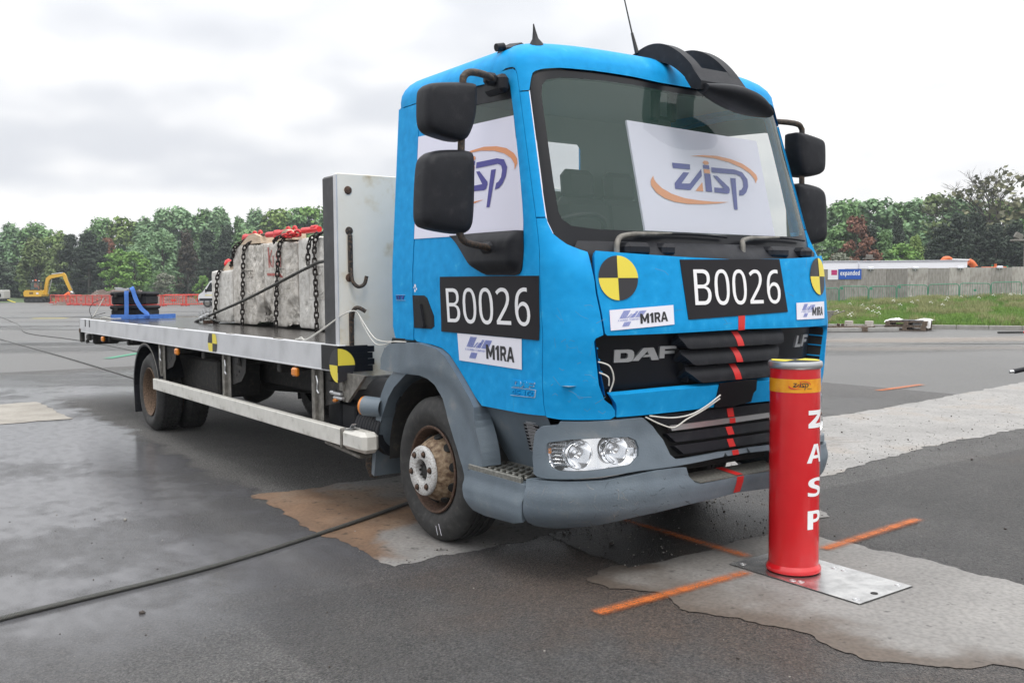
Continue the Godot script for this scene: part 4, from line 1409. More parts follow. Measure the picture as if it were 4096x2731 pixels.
func mirrors(t: Node3D) -> void:
	for s in [1.0, -1.0]:
		var fz := func(z: float) -> float: return z if s > 0 else 2 * ZC - z
		var x0 := 0.77 if s > 0 else 0.70
		var mb := MB.new()
		# rod with its two arms
		mb.tube(spline([V(x0 - 0.14, 2.405, fz.call(-0.02)), V(x0 - 0.05, 2.405, fz.call(0.10)), V(x0, 2.395, fz.call(0.215)), V(x0 + 0.005, 2.37, fz.call(0.255)), V(x0 + 0.005, 2.33, fz.call(0.262)), V(x0, 2.06, fz.call(0.27)), V(x0, 1.70, fz.call(0.285)), V(x0, 1.645, fz.call(0.28)), V(x0 - 0.01, 1.612, fz.call(0.24)), V(x0 - 0.08, 1.598, fz.call(0.10)), V(x0 - 0.12, 1.59, fz.call(0.03))], 5), 0.017, 10)
		var arm := part("mirror_arm", mb, M.rust_pipe, t)
		mb = MB.new()
		mb.box(V(x0 - 0.13, 2.385, fz.call(-0.02)), V(0.16, 0.09, 0.06), 0.02)
		mb.box(V(x0 - 0.11, 2.405, fz.call(0.03)), V(0.05, 0.06, 0.07), 0.015)
		mb.box(V(x0 - 0.13, 1.595, fz.call(0.035)), V(0.10, 0.06, 0.06), 0.02)
		part("mirror_bracket", mb, M.black_plastic, arm)
		# upper and lower heads: rounded shells that face forward, glass to the rear
		var hu := [[0.20, 2.35], [0.42, 2.325], [0.458, 2.305], [0.466, 2.26], [0.468, 2.14], [0.445, 2.105], [0.40, 2.09], [0.275, 2.07], [0.235, 2.095], [0.198, 2.195], [0.192, 2.325]]
		var hl := [[0.225, 2.04], [0.41, 2.025], [0.46, 2.0], [0.478, 1.95], [0.492, 1.74], [0.485, 1.69], [0.455, 1.668], [0.28, 1.648], [0.238, 1.662], [0.218, 1.71], [0.208, 2.005]]
		for h in [hu, hl]:
			mb = MB.new()
			mirror_shell(mb, h, x0, s)
			var sh := part("mirror_head", mb, M.black_plastic, t)
			mb = MB.new()
			var q := []
			for p in h:
				q.append(V(x0 - 0.075, lerpf(p[1], (h[0][1] + h[5][1]) * 0.5, 0.08), fz.call(lerpf(p[0], 0.355, 0.08))))
			mb.prism(q, V(-0.004, 0, 0))
			part("mirror_glass", mb, M.chrome, sh)
	# wide mirror over the windscreen on two arms
	var mb := MB.new()
	for k in [[-0.93, 0.0], [-1.19, 0.02]]:
		var z: float = k[0]
		var top := spline([V(0.62, 2.655, z), V(0.74, 2.682, z), V(0.85, 2.668, z), V(0.96, 2.61, z), V(1.055, 2.525, z), V(1.125, 2.43, z)], 5)
		var low_ := spline([V(1.06, 2.415, z), V(1.0, 2.48, z), V(0.92, 2.54, z), V(0.84, 2.575, z), V(0.76, 2.60, z), V(0.62, 2.60, z)], 5)
		mb.prism(top + low_, V(0, 0, -0.066))
	mb.prism([V(1.065, 2.512, -0.925), V(1.13, 2.43, -0.925), V(1.13, 2.385, -0.925), V(1.065, 2.40, -0.925), V(1.02, 2.46, -0.925)], V(0, 0, -0.335))
	var ar := part("front_mirror_arm", mb, M.black_plastic, t)
	mb = MB.new()
	var sec := []
	for i in 13:
		var q := i / 12.0
		var z := lerpf(-0.945, -1.44, q)
		var hh := 0.02 + 0.058 * sin(PI * clampf(0.06 + q * 0.9, 0.0, 1.0)) * (0.75 + 0.4 * q)
		sec.append([V(1.125, lerpf(2.395, 2.315, q) + 0.012 * sin(q * PI), z), hh])
	for i in sec.size() - 1:
		for k in 12:
			var a0 := TAU * k / 12
			var a1 := TAU * (k + 1) / 12
			var P := []
			for e in [[i, a0], [i, a1], [i + 1, a1], [i + 1, a0]]:
				P.append(sec[e[0]][0] + V(cos(e[1]) * sec[e[0]][1] * 1.5, sin(e[1]) * sec[e[0]][1] * 0.75, 0))
			var na := V(cos(a0), sin(a0) * 1.6, 0).normalized()
			var nb := V(cos(a1), sin(a1) * 1.6, 0).normalized()
			mb.tri(P[0], P[1], P[2], na, nb, nb)
			mb.tri(P[0], P[2], P[3], na, nb, na)
	for e in [0, 12]:
		for k in 12:
			var a0 := TAU * k / 12
			var a1 := TAU * (k + 1) / 12
			var r: float = sec[e][1]
			mb.tri(sec[e][0], sec[e][0] + V(cos(a0) * r * 1.5, sin(a0) * r * 0.75, 0), sec[e][0] + V(cos(a1) * r * 1.5, sin(a1) * r * 0.75, 0))
	part("front_mirror_head", mb, M.black_plastic, ar)
	# roof pieces: marker lamp housing, stub aerial, whip aerial
	mb = MB.new()
	mb.box(V(0.56, 2.585, -0.17), V(0.15, 0.06, 0.13), 0.028, Basis(V(1, 0, 0), 0.45) * Basis(V(0, 0, 1), -0.15))
	mb.cyl(V(0.56, 2.60, -0.12), V(0.56, 2.59, -0.075), 0.02, 10)
	part("roof_marker_lamp", mb, M.black_plastic, t)
	mb = MB.new()
	mb.lathe([Vector2(0.0, 0.045), Vector2(0.02, 0.036), Vector2(0.05, 0.016), Vector2(0.09, 0.008), Vector2(0.125, 0.003), Vector2(0.127, 0.0)], V(0.70, 2.575, -0.22), V(-0.15, 1, 0.03), 14)
	part("stub_aerial", mb, M.black_plastic, t)
	mb = MB.new()
	mb.tube([V(0.66, 2.655, -0.93), V(0.63, 2.77, -0.92)], [0.012, 0.007], 8)
	mb.tube([V(0.63, 2.77, -0.92), V(0.53, 3.2, -0.885)], [0.0045, 0.003], 6)
	part("whip_aerial", mb, M.wire_black, t)

func mirror_shell(mb: MB, h: Array, x0: float, s: float) -> void:
	var fz := func(z: float) -> float: return z if s > 0 else 2 * ZC - z
	var c := Vector2.ZERO
	var P := []
	for i in h.size():
		var a := Vector2(h[i][0], h[i][1])
		P.append(a)
		c += a / h.size()
	# round the outline
	for it in 2:
		var Q := []
		for i in P.size():
			var a: Vector2 = P[i]
			var b: Vector2 = P[(i + 1) % P.size()]
			Q.append(a.lerp(b, 0.25)); Q.append(a.lerp(b, 0.75))
		P = Q
	var rows := [[-0.075, 0.97], [-0.05, 1.0], [0.0, 1.0], [0.02, 0.975], [0.036, 0.92], [0.046, 0.80], [0.052, 0.5], [0.053, 0.0]]
	var g := func(i: int, r: int) -> Vector3:
		var q: Vector2 = c + (P[i % P.size()] - c) * rows[r][1]
		return V(x0 + rows[r][0], q.y, fz.call(q.x))
	var nrm := func(i: int, r: int) -> Vector3:
		var du: Vector3 = g.call(i + 1, mini(r, 6)) - g.call(i + P.size() - 1, mini(r, 6))
		var dv: Vector3 = g.call(i, mini(r + 1, 7)) - g.call(i, maxi(r - 1, 0))
		var n0 := dv.cross(du).normalized()
		var q: Vector2 = P[i % P.size()] - c
		if n0.dot(V(0.5, q.y * 4.0, (q.x * 4.0) * s)) < 0.0:
			n0 = -n0
		return V(1, 0, 0) if r == 7 else n0
	for r in rows.size() - 1:
		for i in P.size():
			var A: Vector3 = g.call(i, r)
			var B: Vector3 = g.call(i + 1, r)
			var C: Vector3 = g.call(i + 1, r + 1)
			var D: Vector3 = g.call(i, r + 1)
			mb.tri(A, B, C, nrm.call(i, r), nrm.call(i + 1, r), nrm.call(i + 1, r + 1))
			mb.tri(A, C, D, nrm.call(i, r), nrm.call(i + 1, r + 1), nrm.call(i, r + 1))

func tyre_shape(c: Vector3, out: Vector3, r: float, w: float, rim: float, groove := true) -> MB:
	# out: the way the outer face looks; c on the outer face plane
	var mb := MB.new()
	var prof := [Vector2(-0.012, rim - 0.005), Vector2(-0.006, rim + 0.012), Vector2(0.012, rim + 0.035), Vector2(0.020, rim + 0.075), Vector2(0.016, rim + 0.105), Vector2(0.004, r - 0.035), Vector2(-0.006, r - 0.020), Vector2(-0.022, r - 0.006)]
	var n := 4 if groove else 1
	var tw := w - 0.05
	for i in n + 1:
		var x0 := -0.028 - tw * i / (n + 1.0)
		var x1 := -0.028 - tw * (i + 1) / (n + 1.0) + (0.009 if i < n else 0.0)
		var cr := 0.004 * (1.0 - pow(2.0 * (i + 0.5) / (n + 1.0) - 1.0, 2.0))
		prof.append(Vector2(x0, r - 0.004 + cr)); prof.append(Vector2(x1, r - 0.004 + cr))
		if i < n:
			prof.append(Vector2(x1 - 0.001, r - 0.018)); prof.append(Vector2(x1 - 0.008, r - 0.018))
	prof.append(Vector2(-w + 0.006, r - 0.02)); prof.append(Vector2(-w - 0.015, rim + 0.08)); prof.append(Vector2(-w + 0.005, rim))
	mb.lathe(prof, c, out, 64)
	return mb

func wheels(t: Node3D) -> void:
	for s in [1.0, -1.0]:
		var out := V(0, 0, s)
		var zf := -0.012 if s > 0 else 2 * ZC + 0.012
		var c := V(0.0, 0.402, zf)
		var w := part("front_wheel", tyre_shape(c, out, 0.402, 0.225, 0.237), M.tyre, t)
		var mb := MB.new()
		mb.lathe([Vector2(-0.02, 0.232), Vector2(0.002, 0.243), Vector2(0.008, 0.238), Vector2(0.004, 0.228), Vector2(-0.02, 0.220), Vector2(-0.09, 0.205), Vector2(-0.14, 0.20)], c, out, 56)
		part("rim", mb, M.rust_rim, w)
		mb = MB.new()
		mb.lathe([Vector2(-0.15, 0.20), Vector2(-0.10, 0.198), Vector2(-0.05, 0.188), Vector2(-0.01, 0.172), Vector2(0.02, 0.155), Vector2(0.045, 0.138), Vector2(0.05, 0.128), Vector2(0.05, 0.06), Vector2(0.0, 0.06)], c, out, 56)
		var disc := part("wheel_disc", mb, M.rust_wheel, w)
		mb = MB.new()
		for k in 10:
			var a := TAU * (k + 0.3) / 10
			var p := c + V(cos(a), sin(a), 0) * 0.181 + out * -0.026
			var nn := (V(cos(a), sin(a), 0) * 0.88 + out * 0.47).normalized()
			var sid := nn.cross(V(-sin(a), cos(a), 0)).normalized()
			mb.lathe([Vector2(-0.02, 0.027), Vector2(0.006, 0.026), Vector2(0.0065, 0.0)], p, nn, 16)
		part("hand_hole", mb, M.dark, disc)
		mb = MB.new()
		mb.lathe([Vector2(0.052, 0.136), Vector2(0.062, 0.138), Vector2(0.072, 0.134), Vector2(0.077, 0.126), Vector2(0.078, 0.075), Vector2(0.074, 0.064), Vector2(0.060, 0.058), Vector2(0.02, 0.056)], c, out, 48)
		var ring := part("nut_ring", mb, M.hub_white, w)
		mb = MB.new()
		for k in 6:
			var a := TAU * (k + 0.15) / 6
			var p := c + V(cos(a), sin(a), 0) * 0.101
			mb.lathe([Vector2(0.0785, 0.020), Vector2(0.079, 0.0)], p, out, 16)
		part("nut_recess", mb, M.chassis, ring)
		for k in 6:
			var a := TAU * (k + 0.15) / 6
			var p := c + V(cos(a), sin(a), 0) * 0.101
			mb = MB.new()
			mb.lathe([Vector2(0.079, 0.014), Vector2(0.088, 0.014), Vector2(0.089, 0.007), Vector2(0.092, 0.0065), Vector2(0.092, 0.0)], p, out, 6)
			part("wheel_nut", mb, M.rust_rim, ring)
		mb = MB.new()
		mb.lathe([Vector2(0.0, 0.058), Vector2(0.045, 0.05), Vector2(0.055, 0.03), Vector2(0.055, 0.0)], c, out, 24)
		for k in 8:
			var a := TAU * k / 8
			mb.cyl(c + V(cos(a), sin(a), 0) * 0.035 + out * 0.05, c + V(cos(a), sin(a), 0) * 0.035 + out * 0.064, 0.007, 6)
		part("hub", mb, M.chassis, w)
		# chalk marks
		if s > 0:
			mb = MB.new()
			mb.tube([c + V(0.09, -0.285, 0.0205), c + V(0.115, -0.345, 0.0185)], 0.0015, 4)
			mb.tube([c + V(0.06, -0.30, 0.0205), c + V(0.075, -0.35, 0.0185)], 0.0012, 4)
			part("chalk_marks", mb, M.white_print, w)
		# twin rear wheels
		var zr := 0.10 if s > 0 else 2 * ZC - 0.10
		for k in 2:
			var cr := V(-5.35, 0.388, zr - s * k * 0.27)
			var rw := part("rear_wheel", tyre_shape(cr, out, 0.388, 0.215, 0.237), M.tyre, t)
			mb = MB.new()
			for j in 44:
				var a := TAU * j / 44
				for q in 5:
					var zz := -0.045 - q * 0.036
					mb.box(cr + V(cos(a), sin(a), 0) * 0.386 + out * zz, V(0.012, 0.034, 0.026), 0.0, Basis(V(0, 0, 1), a))
			part("tread_blocks", mb, M.tyre, rw)
			mb = MB.new()
			mb.lathe([Vector2(-0.02, 0.232), Vector2(0.004, 0.243), Vector2(0.010, 0.237), Vector2(0.0, 0.226), Vector2(-0.05, 0.214), Vector2(-0.11, 0.20), Vector2(-0.145, 0.17), Vector2(-0.155, 0.11), Vector2(-0.135, 0.10), Vector2(-0.10, 0.095), Vector2(-0.09, 0.07), Vector2(-0.085, 0.0)], cr, out, 48)
			part("rim", mb, M.rust_mid, rw)
	# axles
	var mb := MB.new()
	mb.cyl(V(-5.35, 0.388, -0.3), V(-5.35, 0.388, -1.7), 0.075, 16)
	mb.lathe([Vector2(0, 0.05), Vector2(0.05, 0.16), Vector2(0.16, 0.20), Vector2(0.28, 0.16), Vector2(0.34, 0.05)], V(-5.35, 0.388, -0.83), V(0, 0, -1), 24)
	mb.lathe([Vector2(0, 0.16), Vector2(0.12, 0.15), Vector2(0.26, 0.07), Vector2(0.3, 0.0)], V(-5.30, 0.388, ZC), V(1, 0.05, 0), 20)
	mb.cyl(V(-5.05, 0.40, ZC), V(-1.2, 0.62, ZC), 0.05, 12)
	mb.box(V(0.0, 0.33, ZC), V(0.12, 0.10, 1.5), 0.02)
	part("axle", mb, M.chassis, t)

func bed(t: Node3D) -> void:
	var ZL := 0.14
	var ZR := -2.15
	var mb := MB.new()
	# frame rails and cross members
	for z in [-0.60, -1.41]:
		mb.box(V(-3.6, 0.645, z), V(8.6, 0.20, 0.06), 0.01)
	for i in 9:
		mb.box(V(-8.0 + i * 0.86, 0.86, ZC), V(0.07, 0.10, 2.18), 0.01)
	for z in [-0.60, -1.41]:
		mb.box(V(-4.6, 0.80, z), V(7.2, 0.09, 0.07), 0.01)
	part("chassis_frame", mb, M.chassis, t)
	# deck boards
	var xs := [-8.42, -6.9, -5.5, -4.1, -2.7, -1.13]
	for i in xs.size() - 1:
		for k in 2:
			mb = MB.new()
			var z0 := ZL - 0.035 - k * 1.10
			mb.box(V((xs[i] + xs[i + 1]) * 0.5, 1.0, z0 - (0.548 if k == 0 else 0.568)), V(xs[i + 1] - xs[i] - 0.006, 0.08, 1.096 if k == 0 else 1.134), 0.003)
			part("deck_board", mb, M.deck, t)
	# side rails
	for s in [1, -1]:
		var z := ZL - 0.016 if s > 0 else ZR + 0.016
		mb = MB.new()
		mb.box(V(-4.65, 0.972, z), V(7.56, 0.155, 0.032), 0.006)
		mb.box(V(-4.65, 1.049, z - 0.012 * s), V(7.56, 0.012, 0.056), 0.004)
		mb.box(V(-4.65, 0.893, z + 0.003 * s), V(7.56, 0.012, 0.034), 0.003)
		var r := part("side_rail", mb, M.aluminium, t)
		mb = MB.new()
		for x in [-7.0, -5.6, -4.2, -2.9, -1.9]:
			mb.box(V(x, 1.058, z - 0.012 * s), V(0.12, 0.008, 0.03), 0.002)
		part("lashing_ring", mb, M.galv, r)
	mb = MB.new()
	mb.box(V(-8.45, 0.96, ZC), V(0.04, 0.18, 2.28), 0.006)
	var rear := part("rear_beam", mb, M.galv, t)
	mb = MB.new()
	mb.box(V(-8.40, 0.84, ZL - 0.02), V(0.08, 0.16, 0.05), 0.008)
	mb.box(V(-8.12, 0.83, ZL - 0.05), V(0.14, 0.08, 0.06), 0.02)
	mb.cyl(V(-8.12, 0.80, ZL - 0.02), V(-8.12, 0.76, ZL - 0.03), 0.02, 8)
	mb.box(V(-8.12, 0.80, -0.1), V(0.10, 0.12, 0.3), 0.02)
	part("rear_lamp_bracket", mb, M.chassis, rear)
	mb = MB.new()
	mb.box(V(-8.41, 0.905, ZL + 0.002), V(0.04, 0.05, 0.02), 0.004)
	part("rear_bolt_plate", mb, M.rust_rim, rear)
	# grey grip marks near the tail
	mb = MB.new()
	for x in [-8.09, -7.86]:
		mb.box(V(x, 1.005, ZL + 0.0015), V(0.04, 0.085, 0.004), 0.0)
	part("tape_mark", mb, M.roundel_black, t)
	# headboard: dark post frame with a pale front skin
	mb = MB.new()
	mb.box(V(-1.035, 1.55, 0.06), V(0.185, 1.11, 0.10), 0.012)
	mb.box(V(-1.035, 1.55, -2.07), V(0.185, 1.11, 0.10), 0.012)
	mb.box(V(-1.035, 2.075, -1.0), V(0.15, 0.06, 2.04), 0.006)
	mb.box(V(-1.04, 1.53, -1.0), V(0.10, 1.06, 2.04), 0.006)
	part("headboard_frame", mb, M.post_dark, t)
	mb = MB.new()
	mb.box(V(-0.925, 1.475, -1.005), V(0.035, 1.275, 2.23), 0.004)
	var hb := part("headboard_skin", mb, M.panel_white, t)
	mb = MB.new()
	mb.box(V(-0.925, 1.47, 0.112), V(0.04, 1.27, 0.012), 0.003)
	part("edge_strip", mb, M.aluminium, hb)
	mb = MB.new()
	mb.box(V(-0.92, 0.81, -1.0), V(0.05, 0.085, 2.2), 0.004)
	part("headboard_foot", mb, M.galv, hb)
	for y in [2.01, 1.47]:
		mb = MB.new()
		mb.lathe([Vector2(0, 0.026), Vector2(0.006, 0.024), Vector2(0.010, 0.012), Vector2(0.011, 0)], V(-0.9075, y, 0.035), V(1, 0, 0), 16)
		part("bolt_head", mb, M.rust_rim, hb)
	for y in [1.60, 1.12]:
		mb = MB.new()
		mb.box(V(-0.898, y + 0.02, 0.03), V(0.016, 0.24, 0.034), 0.008)
		if y > 1.3:
			mb.tube(spline([V(-0.888, y - 0.07, 0.03), V(-0.875, y - 0.15, 0.03), V(-0.86, y - 0.185, 0.0), V(-0.855, y - 0.17, -0.04), V(-0.85, y - 0.12, -0.055)], 5), 0.012, 8)
			mb.lathe([Vector2(0, 0.026), Vector2(0.006, 0.024), Vector2(0.011, 0)], V(-0.9075, y + 0.16, 0.032), V(1, 0, 0), 14)
		else:
			mb.tube(spline([V(-0.888, y + 0.10, 0.03), V(-0.865, y + 0.15, 0.03), V(-0.84, y + 0.165, 0.01), V(-0.82, y + 0.14, -0.03)], 5), 0.013, 8)
		for k in [0.06, -0.04]:
			mb.cyl(V(-0.89, y + k, 0.03), V(-0.884, y + k, 0.03), 0.010, 10)
		part("rope_hook", mb, M.rust_pipe, hb)
	# taped corner with a folded target
	mb = MB.new()
	mb.box(V(-0.99, 0.968, ZL - 0.014), V(0.24, 0.168, 0.036), 0.004)
	mb.box(V(-0.872, 0.968, 0.04), V(0.012, 0.165, 0.21), 0.004)
	for k in 4:
		mb.box(V(-0.8655, 0.905 + k * 0.04, 0.005 - 0.012 * (k % 2)), V(0.004, 0.038, 0.20), 0.0)
	var tp := part("corner_tape", mb, M.tape, t)
	mb = MB.new()
	var side := func(w: Vector2) -> Vector3: return V(-0.866 + w.x, w.y, ZL + 0.006)
	var face := func(w: Vector2) -> Vector3: return V(-0.862, w.y, ZL + 0.004 - w.x)
	mb.patch(circle2(Vector2(0, 0.93), Vector2(0.115, 0.105), 12, PI / 2, PI), side, 0.0, 0.0, Vector2(0.05, 0.05), [], -1.0)
	mb.patch(circle2(Vector2(0, 0.93), Vector2(0.115, 0.105), 12, -PI / 2, 0.0), face, 0.0, 0.0, Vector2(0.05, 0.05), [], -1.0)
	var q := part("target_roundel", mb, M.roundel_black, tp)
	mb = MB.new()
	mb.patch(circle2(Vector2(0, 0.93), Vector2(0.115, 0.105), 12, PI, PI * 1.5), side, 0.0, 0.0, Vector2(0.05, 0.05), [], -1.0)
	mb.patch(circle2(Vector2(0, 0.93), Vector2(0.115, 0.105), 12, 0.0, PI / 2), face, 0.0, 0.0, Vector2(0.05, 0.05), [], -1.0)
	part("yellow_quarters", mb, M.yellow, q)
	# cut-off target on the rail
	var rail := func(w: Vector2) -> Vector3: return V(-3.25 + w.x, w.y, ZL + 0.001)
	mb = MB.new()
	for k in [[PI / 2, PI, 0], [-PI / 2, 0.0, 0]]:
		var pc := circle2(Vector2(0, 0.965), Vector2(0.115, 0.105), 12, k[0], k[1])
		for w in Geometry2D.intersect_polygons(pc, A2([-1, 0.893, 1, 0.893, 1, 1.044, -1, 1.044])):
			mb.patch(w, rail, 0.0015, 0.0, Vector2(0.1, 0.1), [], -1.0)
	q = part("target_roundel", mb, M.roundel_black, t)
	mb = MB.new()
	for k in [[0.0, PI / 2], [PI, PI * 1.5]]:
		var pc := circle2(Vector2(0, 0.965), Vector2(0.115, 0.105), 12, k[0], k[1])
		for w in Geometry2D.intersect_polygons(pc, A2([-1, 0.893, 1, 0.893, 1, 1.044, -1, 1.044])):
			mb.patch(w, rail, 0.0015, 0.0, Vector2(0.1, 0.1), [], -1.0)
	part("yellow_quarters", mb, M.yellow, q)
	# bracket under the taped corner
	mb = MB.new()
	mb.prism([V(-0.93, 0.88, 0.085), V(-0.62, 0.88, 0.085), V(-0.72, 0.80, 0.085), V(-0.86, 0.70, 0.085), V(-0.93, 0.70, 0.085)], V(0, 0, -0.02))
	part("corner_bracket", mb, M.galv, t)
	mb = MB.new()
	mb.box(V(-0.98, 0.745, 0.10), V(0.14, 0.02, 0.03), 0.006)
	mb.box(V(-0.95, 0.72, 0.10), V(0.12, 0.018, 0.03), 0.005)
	mb.box(V(-1.03, 0.75, 0.105), V(0.05, 0.022, 0.03), 0.008)
	var lv := part("release_lever", mb, M.silver, t)
	mb = MB.new()
	mb.box(V(-0.985, 0.705, 0.105), V(0.05, 0.022, 0.03), 0.008, Basis(V(0, 0, 1), 0.3))
	part("lever_grip", mb, M.amber, lv)
	# side guards: rail on three posts with a capped end
	for s in [1, -1]:
		var z := 0.15 if s > 0 else -2.16
		mb = MB.new()
		mb.box(V(-2.94, 0.492, z - 0.016 * s), V(4.24, 0.098, 0.030), 0.008)
		mb.box(V(-2.94, 0.537, z - 0.028 * s), V(4.24, 0.014, 0.054), 0.005)
		mb.box(V(-2.94, 0.447, z - 0.028 * s), V(4.24, 0.014, 0.054), 0.005)
		var g := part("side_guard", mb, M.skirt, t)
		mb = MB.new()
		mb.box(V(-0.66, 0.49, z - 0.05 * s), V(0.30, 0.125, 0.11), 0.025)
		part("end_cap", mb, M.skirt, g)
		mb = MB.new()
		mb.box(V(-0.815, 0.49, z - 0.012 * s), V(0.02, 0.12, 0.04), 0.004)
		part("joint_strip", mb, M.galv, g)
		if s > 0:
			mb = MB.new()
			mb.box(V(-0.73, 0.556, z - 0.03), V(0.12, 0.004, 0.05), 0.0, Basis(V(0, 0, 1), 0.15))
			mb.box(V(-0.70, 0.572, z - 0.02), V(0.05, 0.004, 0.03), 0.0, Basis(V(0, 0, 1), 0.7))
			part("loose_tape", mb, M.silver, g)
			mb = MB.new()
			mb.box(V(-0.93, 0.40, z - 0.12), V(0.5, 0.02, 0.14), 0.004, Basis(V(0, 0, 1), -0.06))
			part("hanging_flap", mb, M.galv, t)
		for x in [-4.98, -3.12, -1.34]:
			mb = MB.new()
			mb.box(V(x, 0.70, z - 0.065 * s), V(0.05, 0.40, 0.035), 0.004)
			mb.box(V(x + 0.06, 0.70, z - 0.075 * s), V(0.09, 0.40, 0.006), 0.002)
			var post := part("guard_post", mb, M.galv, t)
			mb = MB.new()
			var pl := [V(x + 0.0, 0.90, z - 0.09 * s), V(x + 0.42, 0.90, z - 0.09 * s), V(x + 0.40, 0.76, z - 0.09 * s), V(x + 0.30, 0.68, z - 0.09 * s), V(x + 0.10, 0.64, z - 0.09 * s), V(x, 0.70, z - 0.09 * s)]
			mb.prism(pl, V(0, 0, -0.006 * s))
			for k in 7:
				var a := -PI * 0.5 * k / 6.0
				mb.cyl(V(x + 0.05 + cos(a) * 0.30, 0.92 + sin(a) * 0.23, z - 0.088 * s), V(x + 0.05 + cos(a) * 0.30, 0.92 + sin(a) * 0.23, z - 0.086 * s), 0.011, 8)
			part("post_plate", mb, M.chassis, post)
			mb = MB.new()
			mb.tube(spline([V(x + 0.10, 0.84, z - 0.03 * s), V(x + 0.14, 0.80, z - 0.02 * s), V(x + 0.13, 0.75, z - 0.02 * s), V(x + 0.16, 0.73, z - 0.02 * s)], 4), 0.007, 6)
			part("locking_pin", mb, M.silver, post)
	# side marker lamps
	for x in [-7.19, -4.27, -1.55]:
		mb = MB.new()
		mb.box(V(x, 0.845, 0.135), V(0.085, 0.06, 0.035), 0.012)
		var k := part("side_marker_lamp", mb, M.amber, t)
		mb = MB.new()
		mb.box(V(x, 0.878, 0.12), V(0.04, 0.02, 0.03), 0.004)
		if x < -7:
			mb.box(V(x + 0.55, 0.862, 0.05), V(1.0, 0.03, 0.03), 0.004)
		part("lamp_holder", mb, M.chassis, k)
	# round indicator on the front wing
	mb = MB.new()
	mb.lathe([Vector2(0, 0.058), Vector2(0.11, 0.060), Vector2(0.13, 0.060)], V(-0.55, 0.69, 0.0), V(-0.85, 0.05, 0.5), 24)
	var ind := part("round_indicator", mb, M.grey_plastic, t)
	mb = MB.new()
	mb.lathe([Vector2(0.13, 0.060), Vector2(0.145, 0.056), Vector2(0.158, 0.04), Vector2(0.163, 0.0)], V(-0.55, 0.69, 0.0), V(-0.85, 0.05, 0.5), 24)
	part("indicator_lens", mb, M.amber, ind)
	# tank, battery box, air filter
	mb = MB.new()
	mb.cyl(V(-1.45, 0.72, -0.17), V(-0.45, 0.72, -0.17), 0.12, 20)
	part("air_tank", mb, M.post_dark, t)
	for x in [-1.24, -1.03]:
		mb = MB.new()
		mb.box(V(x, 0.56, -0.10), V(0.19, 0.22, 0.2), 0.012)
		mb.cyl(V(x - 0.05, 0.67, -0.05), V(x - 0.05, 0.685, -0.05), 0.02, 8)
		part("battery", mb, M.black_plastic, t)
	mb = MB.new()
	for i in 9:
		var x := -0.86 + i * 0.035
		mb.lathe([Vector2(0, 0.09), Vector2(0.004, 0.148), Vector2(0.03, 0.148), Vector2(0.034, 0.14)], V(x, 0.53, -0.10), V(1, 0, 0), 24)
	mb.lathe([Vector2(0, 0.0), Vector2(0.0, 0.07), Vector2(0.012, 0.10), Vector2(0.02, 0.148)], V(-0.88, 0.53, -0.10), V(1, 0, 0), 24)
	part("air_filter", mb, M.black_plastic, t)
	mb = MB.new()
	mb.lathe([Vector2(0, 0.05), Vector2(0.06, 0.055), Vector2(0.10, 0.04), Vector2(0.13, 0.03), Vector2(0.14, 0.0)], V(-0.80, 0.36, -0.06), V(0.02, -1, 0), 14)
	part("dust_valve", mb, M.rust_pipe, t)
	mb = MB.new()
	mb.box(V(-4.55, 0.60, -0.32), V(1.25, 0.34, 0.40), 0.02)
	part("tool_box", mb, M.chassis, t)
	mb = MB.new()
	mb.box(V(-2.5, 0.55, -1.55), V(1.4, 0.42, 0.45), 0.08)
	part("fuel_tank", mb, M.chassis, t)
	mb = MB.new()
	mb.box(V(-0.3, 0.75, ZC), V(1.3, 0.5, 0.7), 0.05)
	part("engine", mb, M.chassis, t)
	# rear mudguards
	for s in [1.0, -1.0]:
		var z0 := 0.12 if s > 0 else 2 * ZC - 0.12
		mb = MB.new()
		for i in 20:
			var a0 := lerpf(PI * 0.10, PI * 1.0, i / 20.0)
			var a1 := lerpf(PI * 0.10, PI * 1.0, (i + 1) / 20.0)
			var p := V(-5.42 + cos(a0) * 0.50, 0.40 + sin(a0) * 0.475, z0)
			var q2 := V(-5.42 + cos(a1) * 0.50, 0.40 + sin(a1) * 0.475, z0)
			mb.quad(p, q2, q2 - V(0, 0, 0.52 * s), p - V(0, 0, 0.52 * s), (V(-5.42, 0.4, z0) - p).normalized())
			mb.quad(p, q2, q2 + (V(-5.42, 0.4, z0) - q2).normalized() * 0.03, p + (V(-5.42, 0.4, z0) - p).normalized() * 0.03, V(0, 0, s))
		var mg := part("rear_mudguard", mb, M.black_plastic, t)
		mb = MB.new()
		for i in 12:
			var a0 := lerpf(PI * 0.10, PI * 0.62, i / 12.0)
			var a1 := lerpf(PI * 0.10, PI * 0.62, (i + 1) / 12.0)
			var o := V(-5.42, 0.4, z0 + 0.003 * s)
			mb.quad(o + V(cos(a0) * 0.50, sin(a0) * 0.475, 0), o + V(cos(a1) * 0.50, sin(a1) * 0.475, 0), o + V(cos(a1) * 0.485, sin(a1) * 0.46, 0), o + V(cos(a0) * 0.485, sin(a0) * 0.46, 0), V(0, 0, s))
		part("pale_edge", mb, M.galv, mg)
		mb = MB.new()
		mb.box(V(-5.90, 0.27, z0 - 0.22 * s), V(0.012, 0.28, 0.44), 0.004, Basis(V(0, 0, 1), 0.10))
		part("mud_flap", mb, M.black_plastic, mg)
	# wire from the rail to the hook and on to the cab
	mb = MB.new()
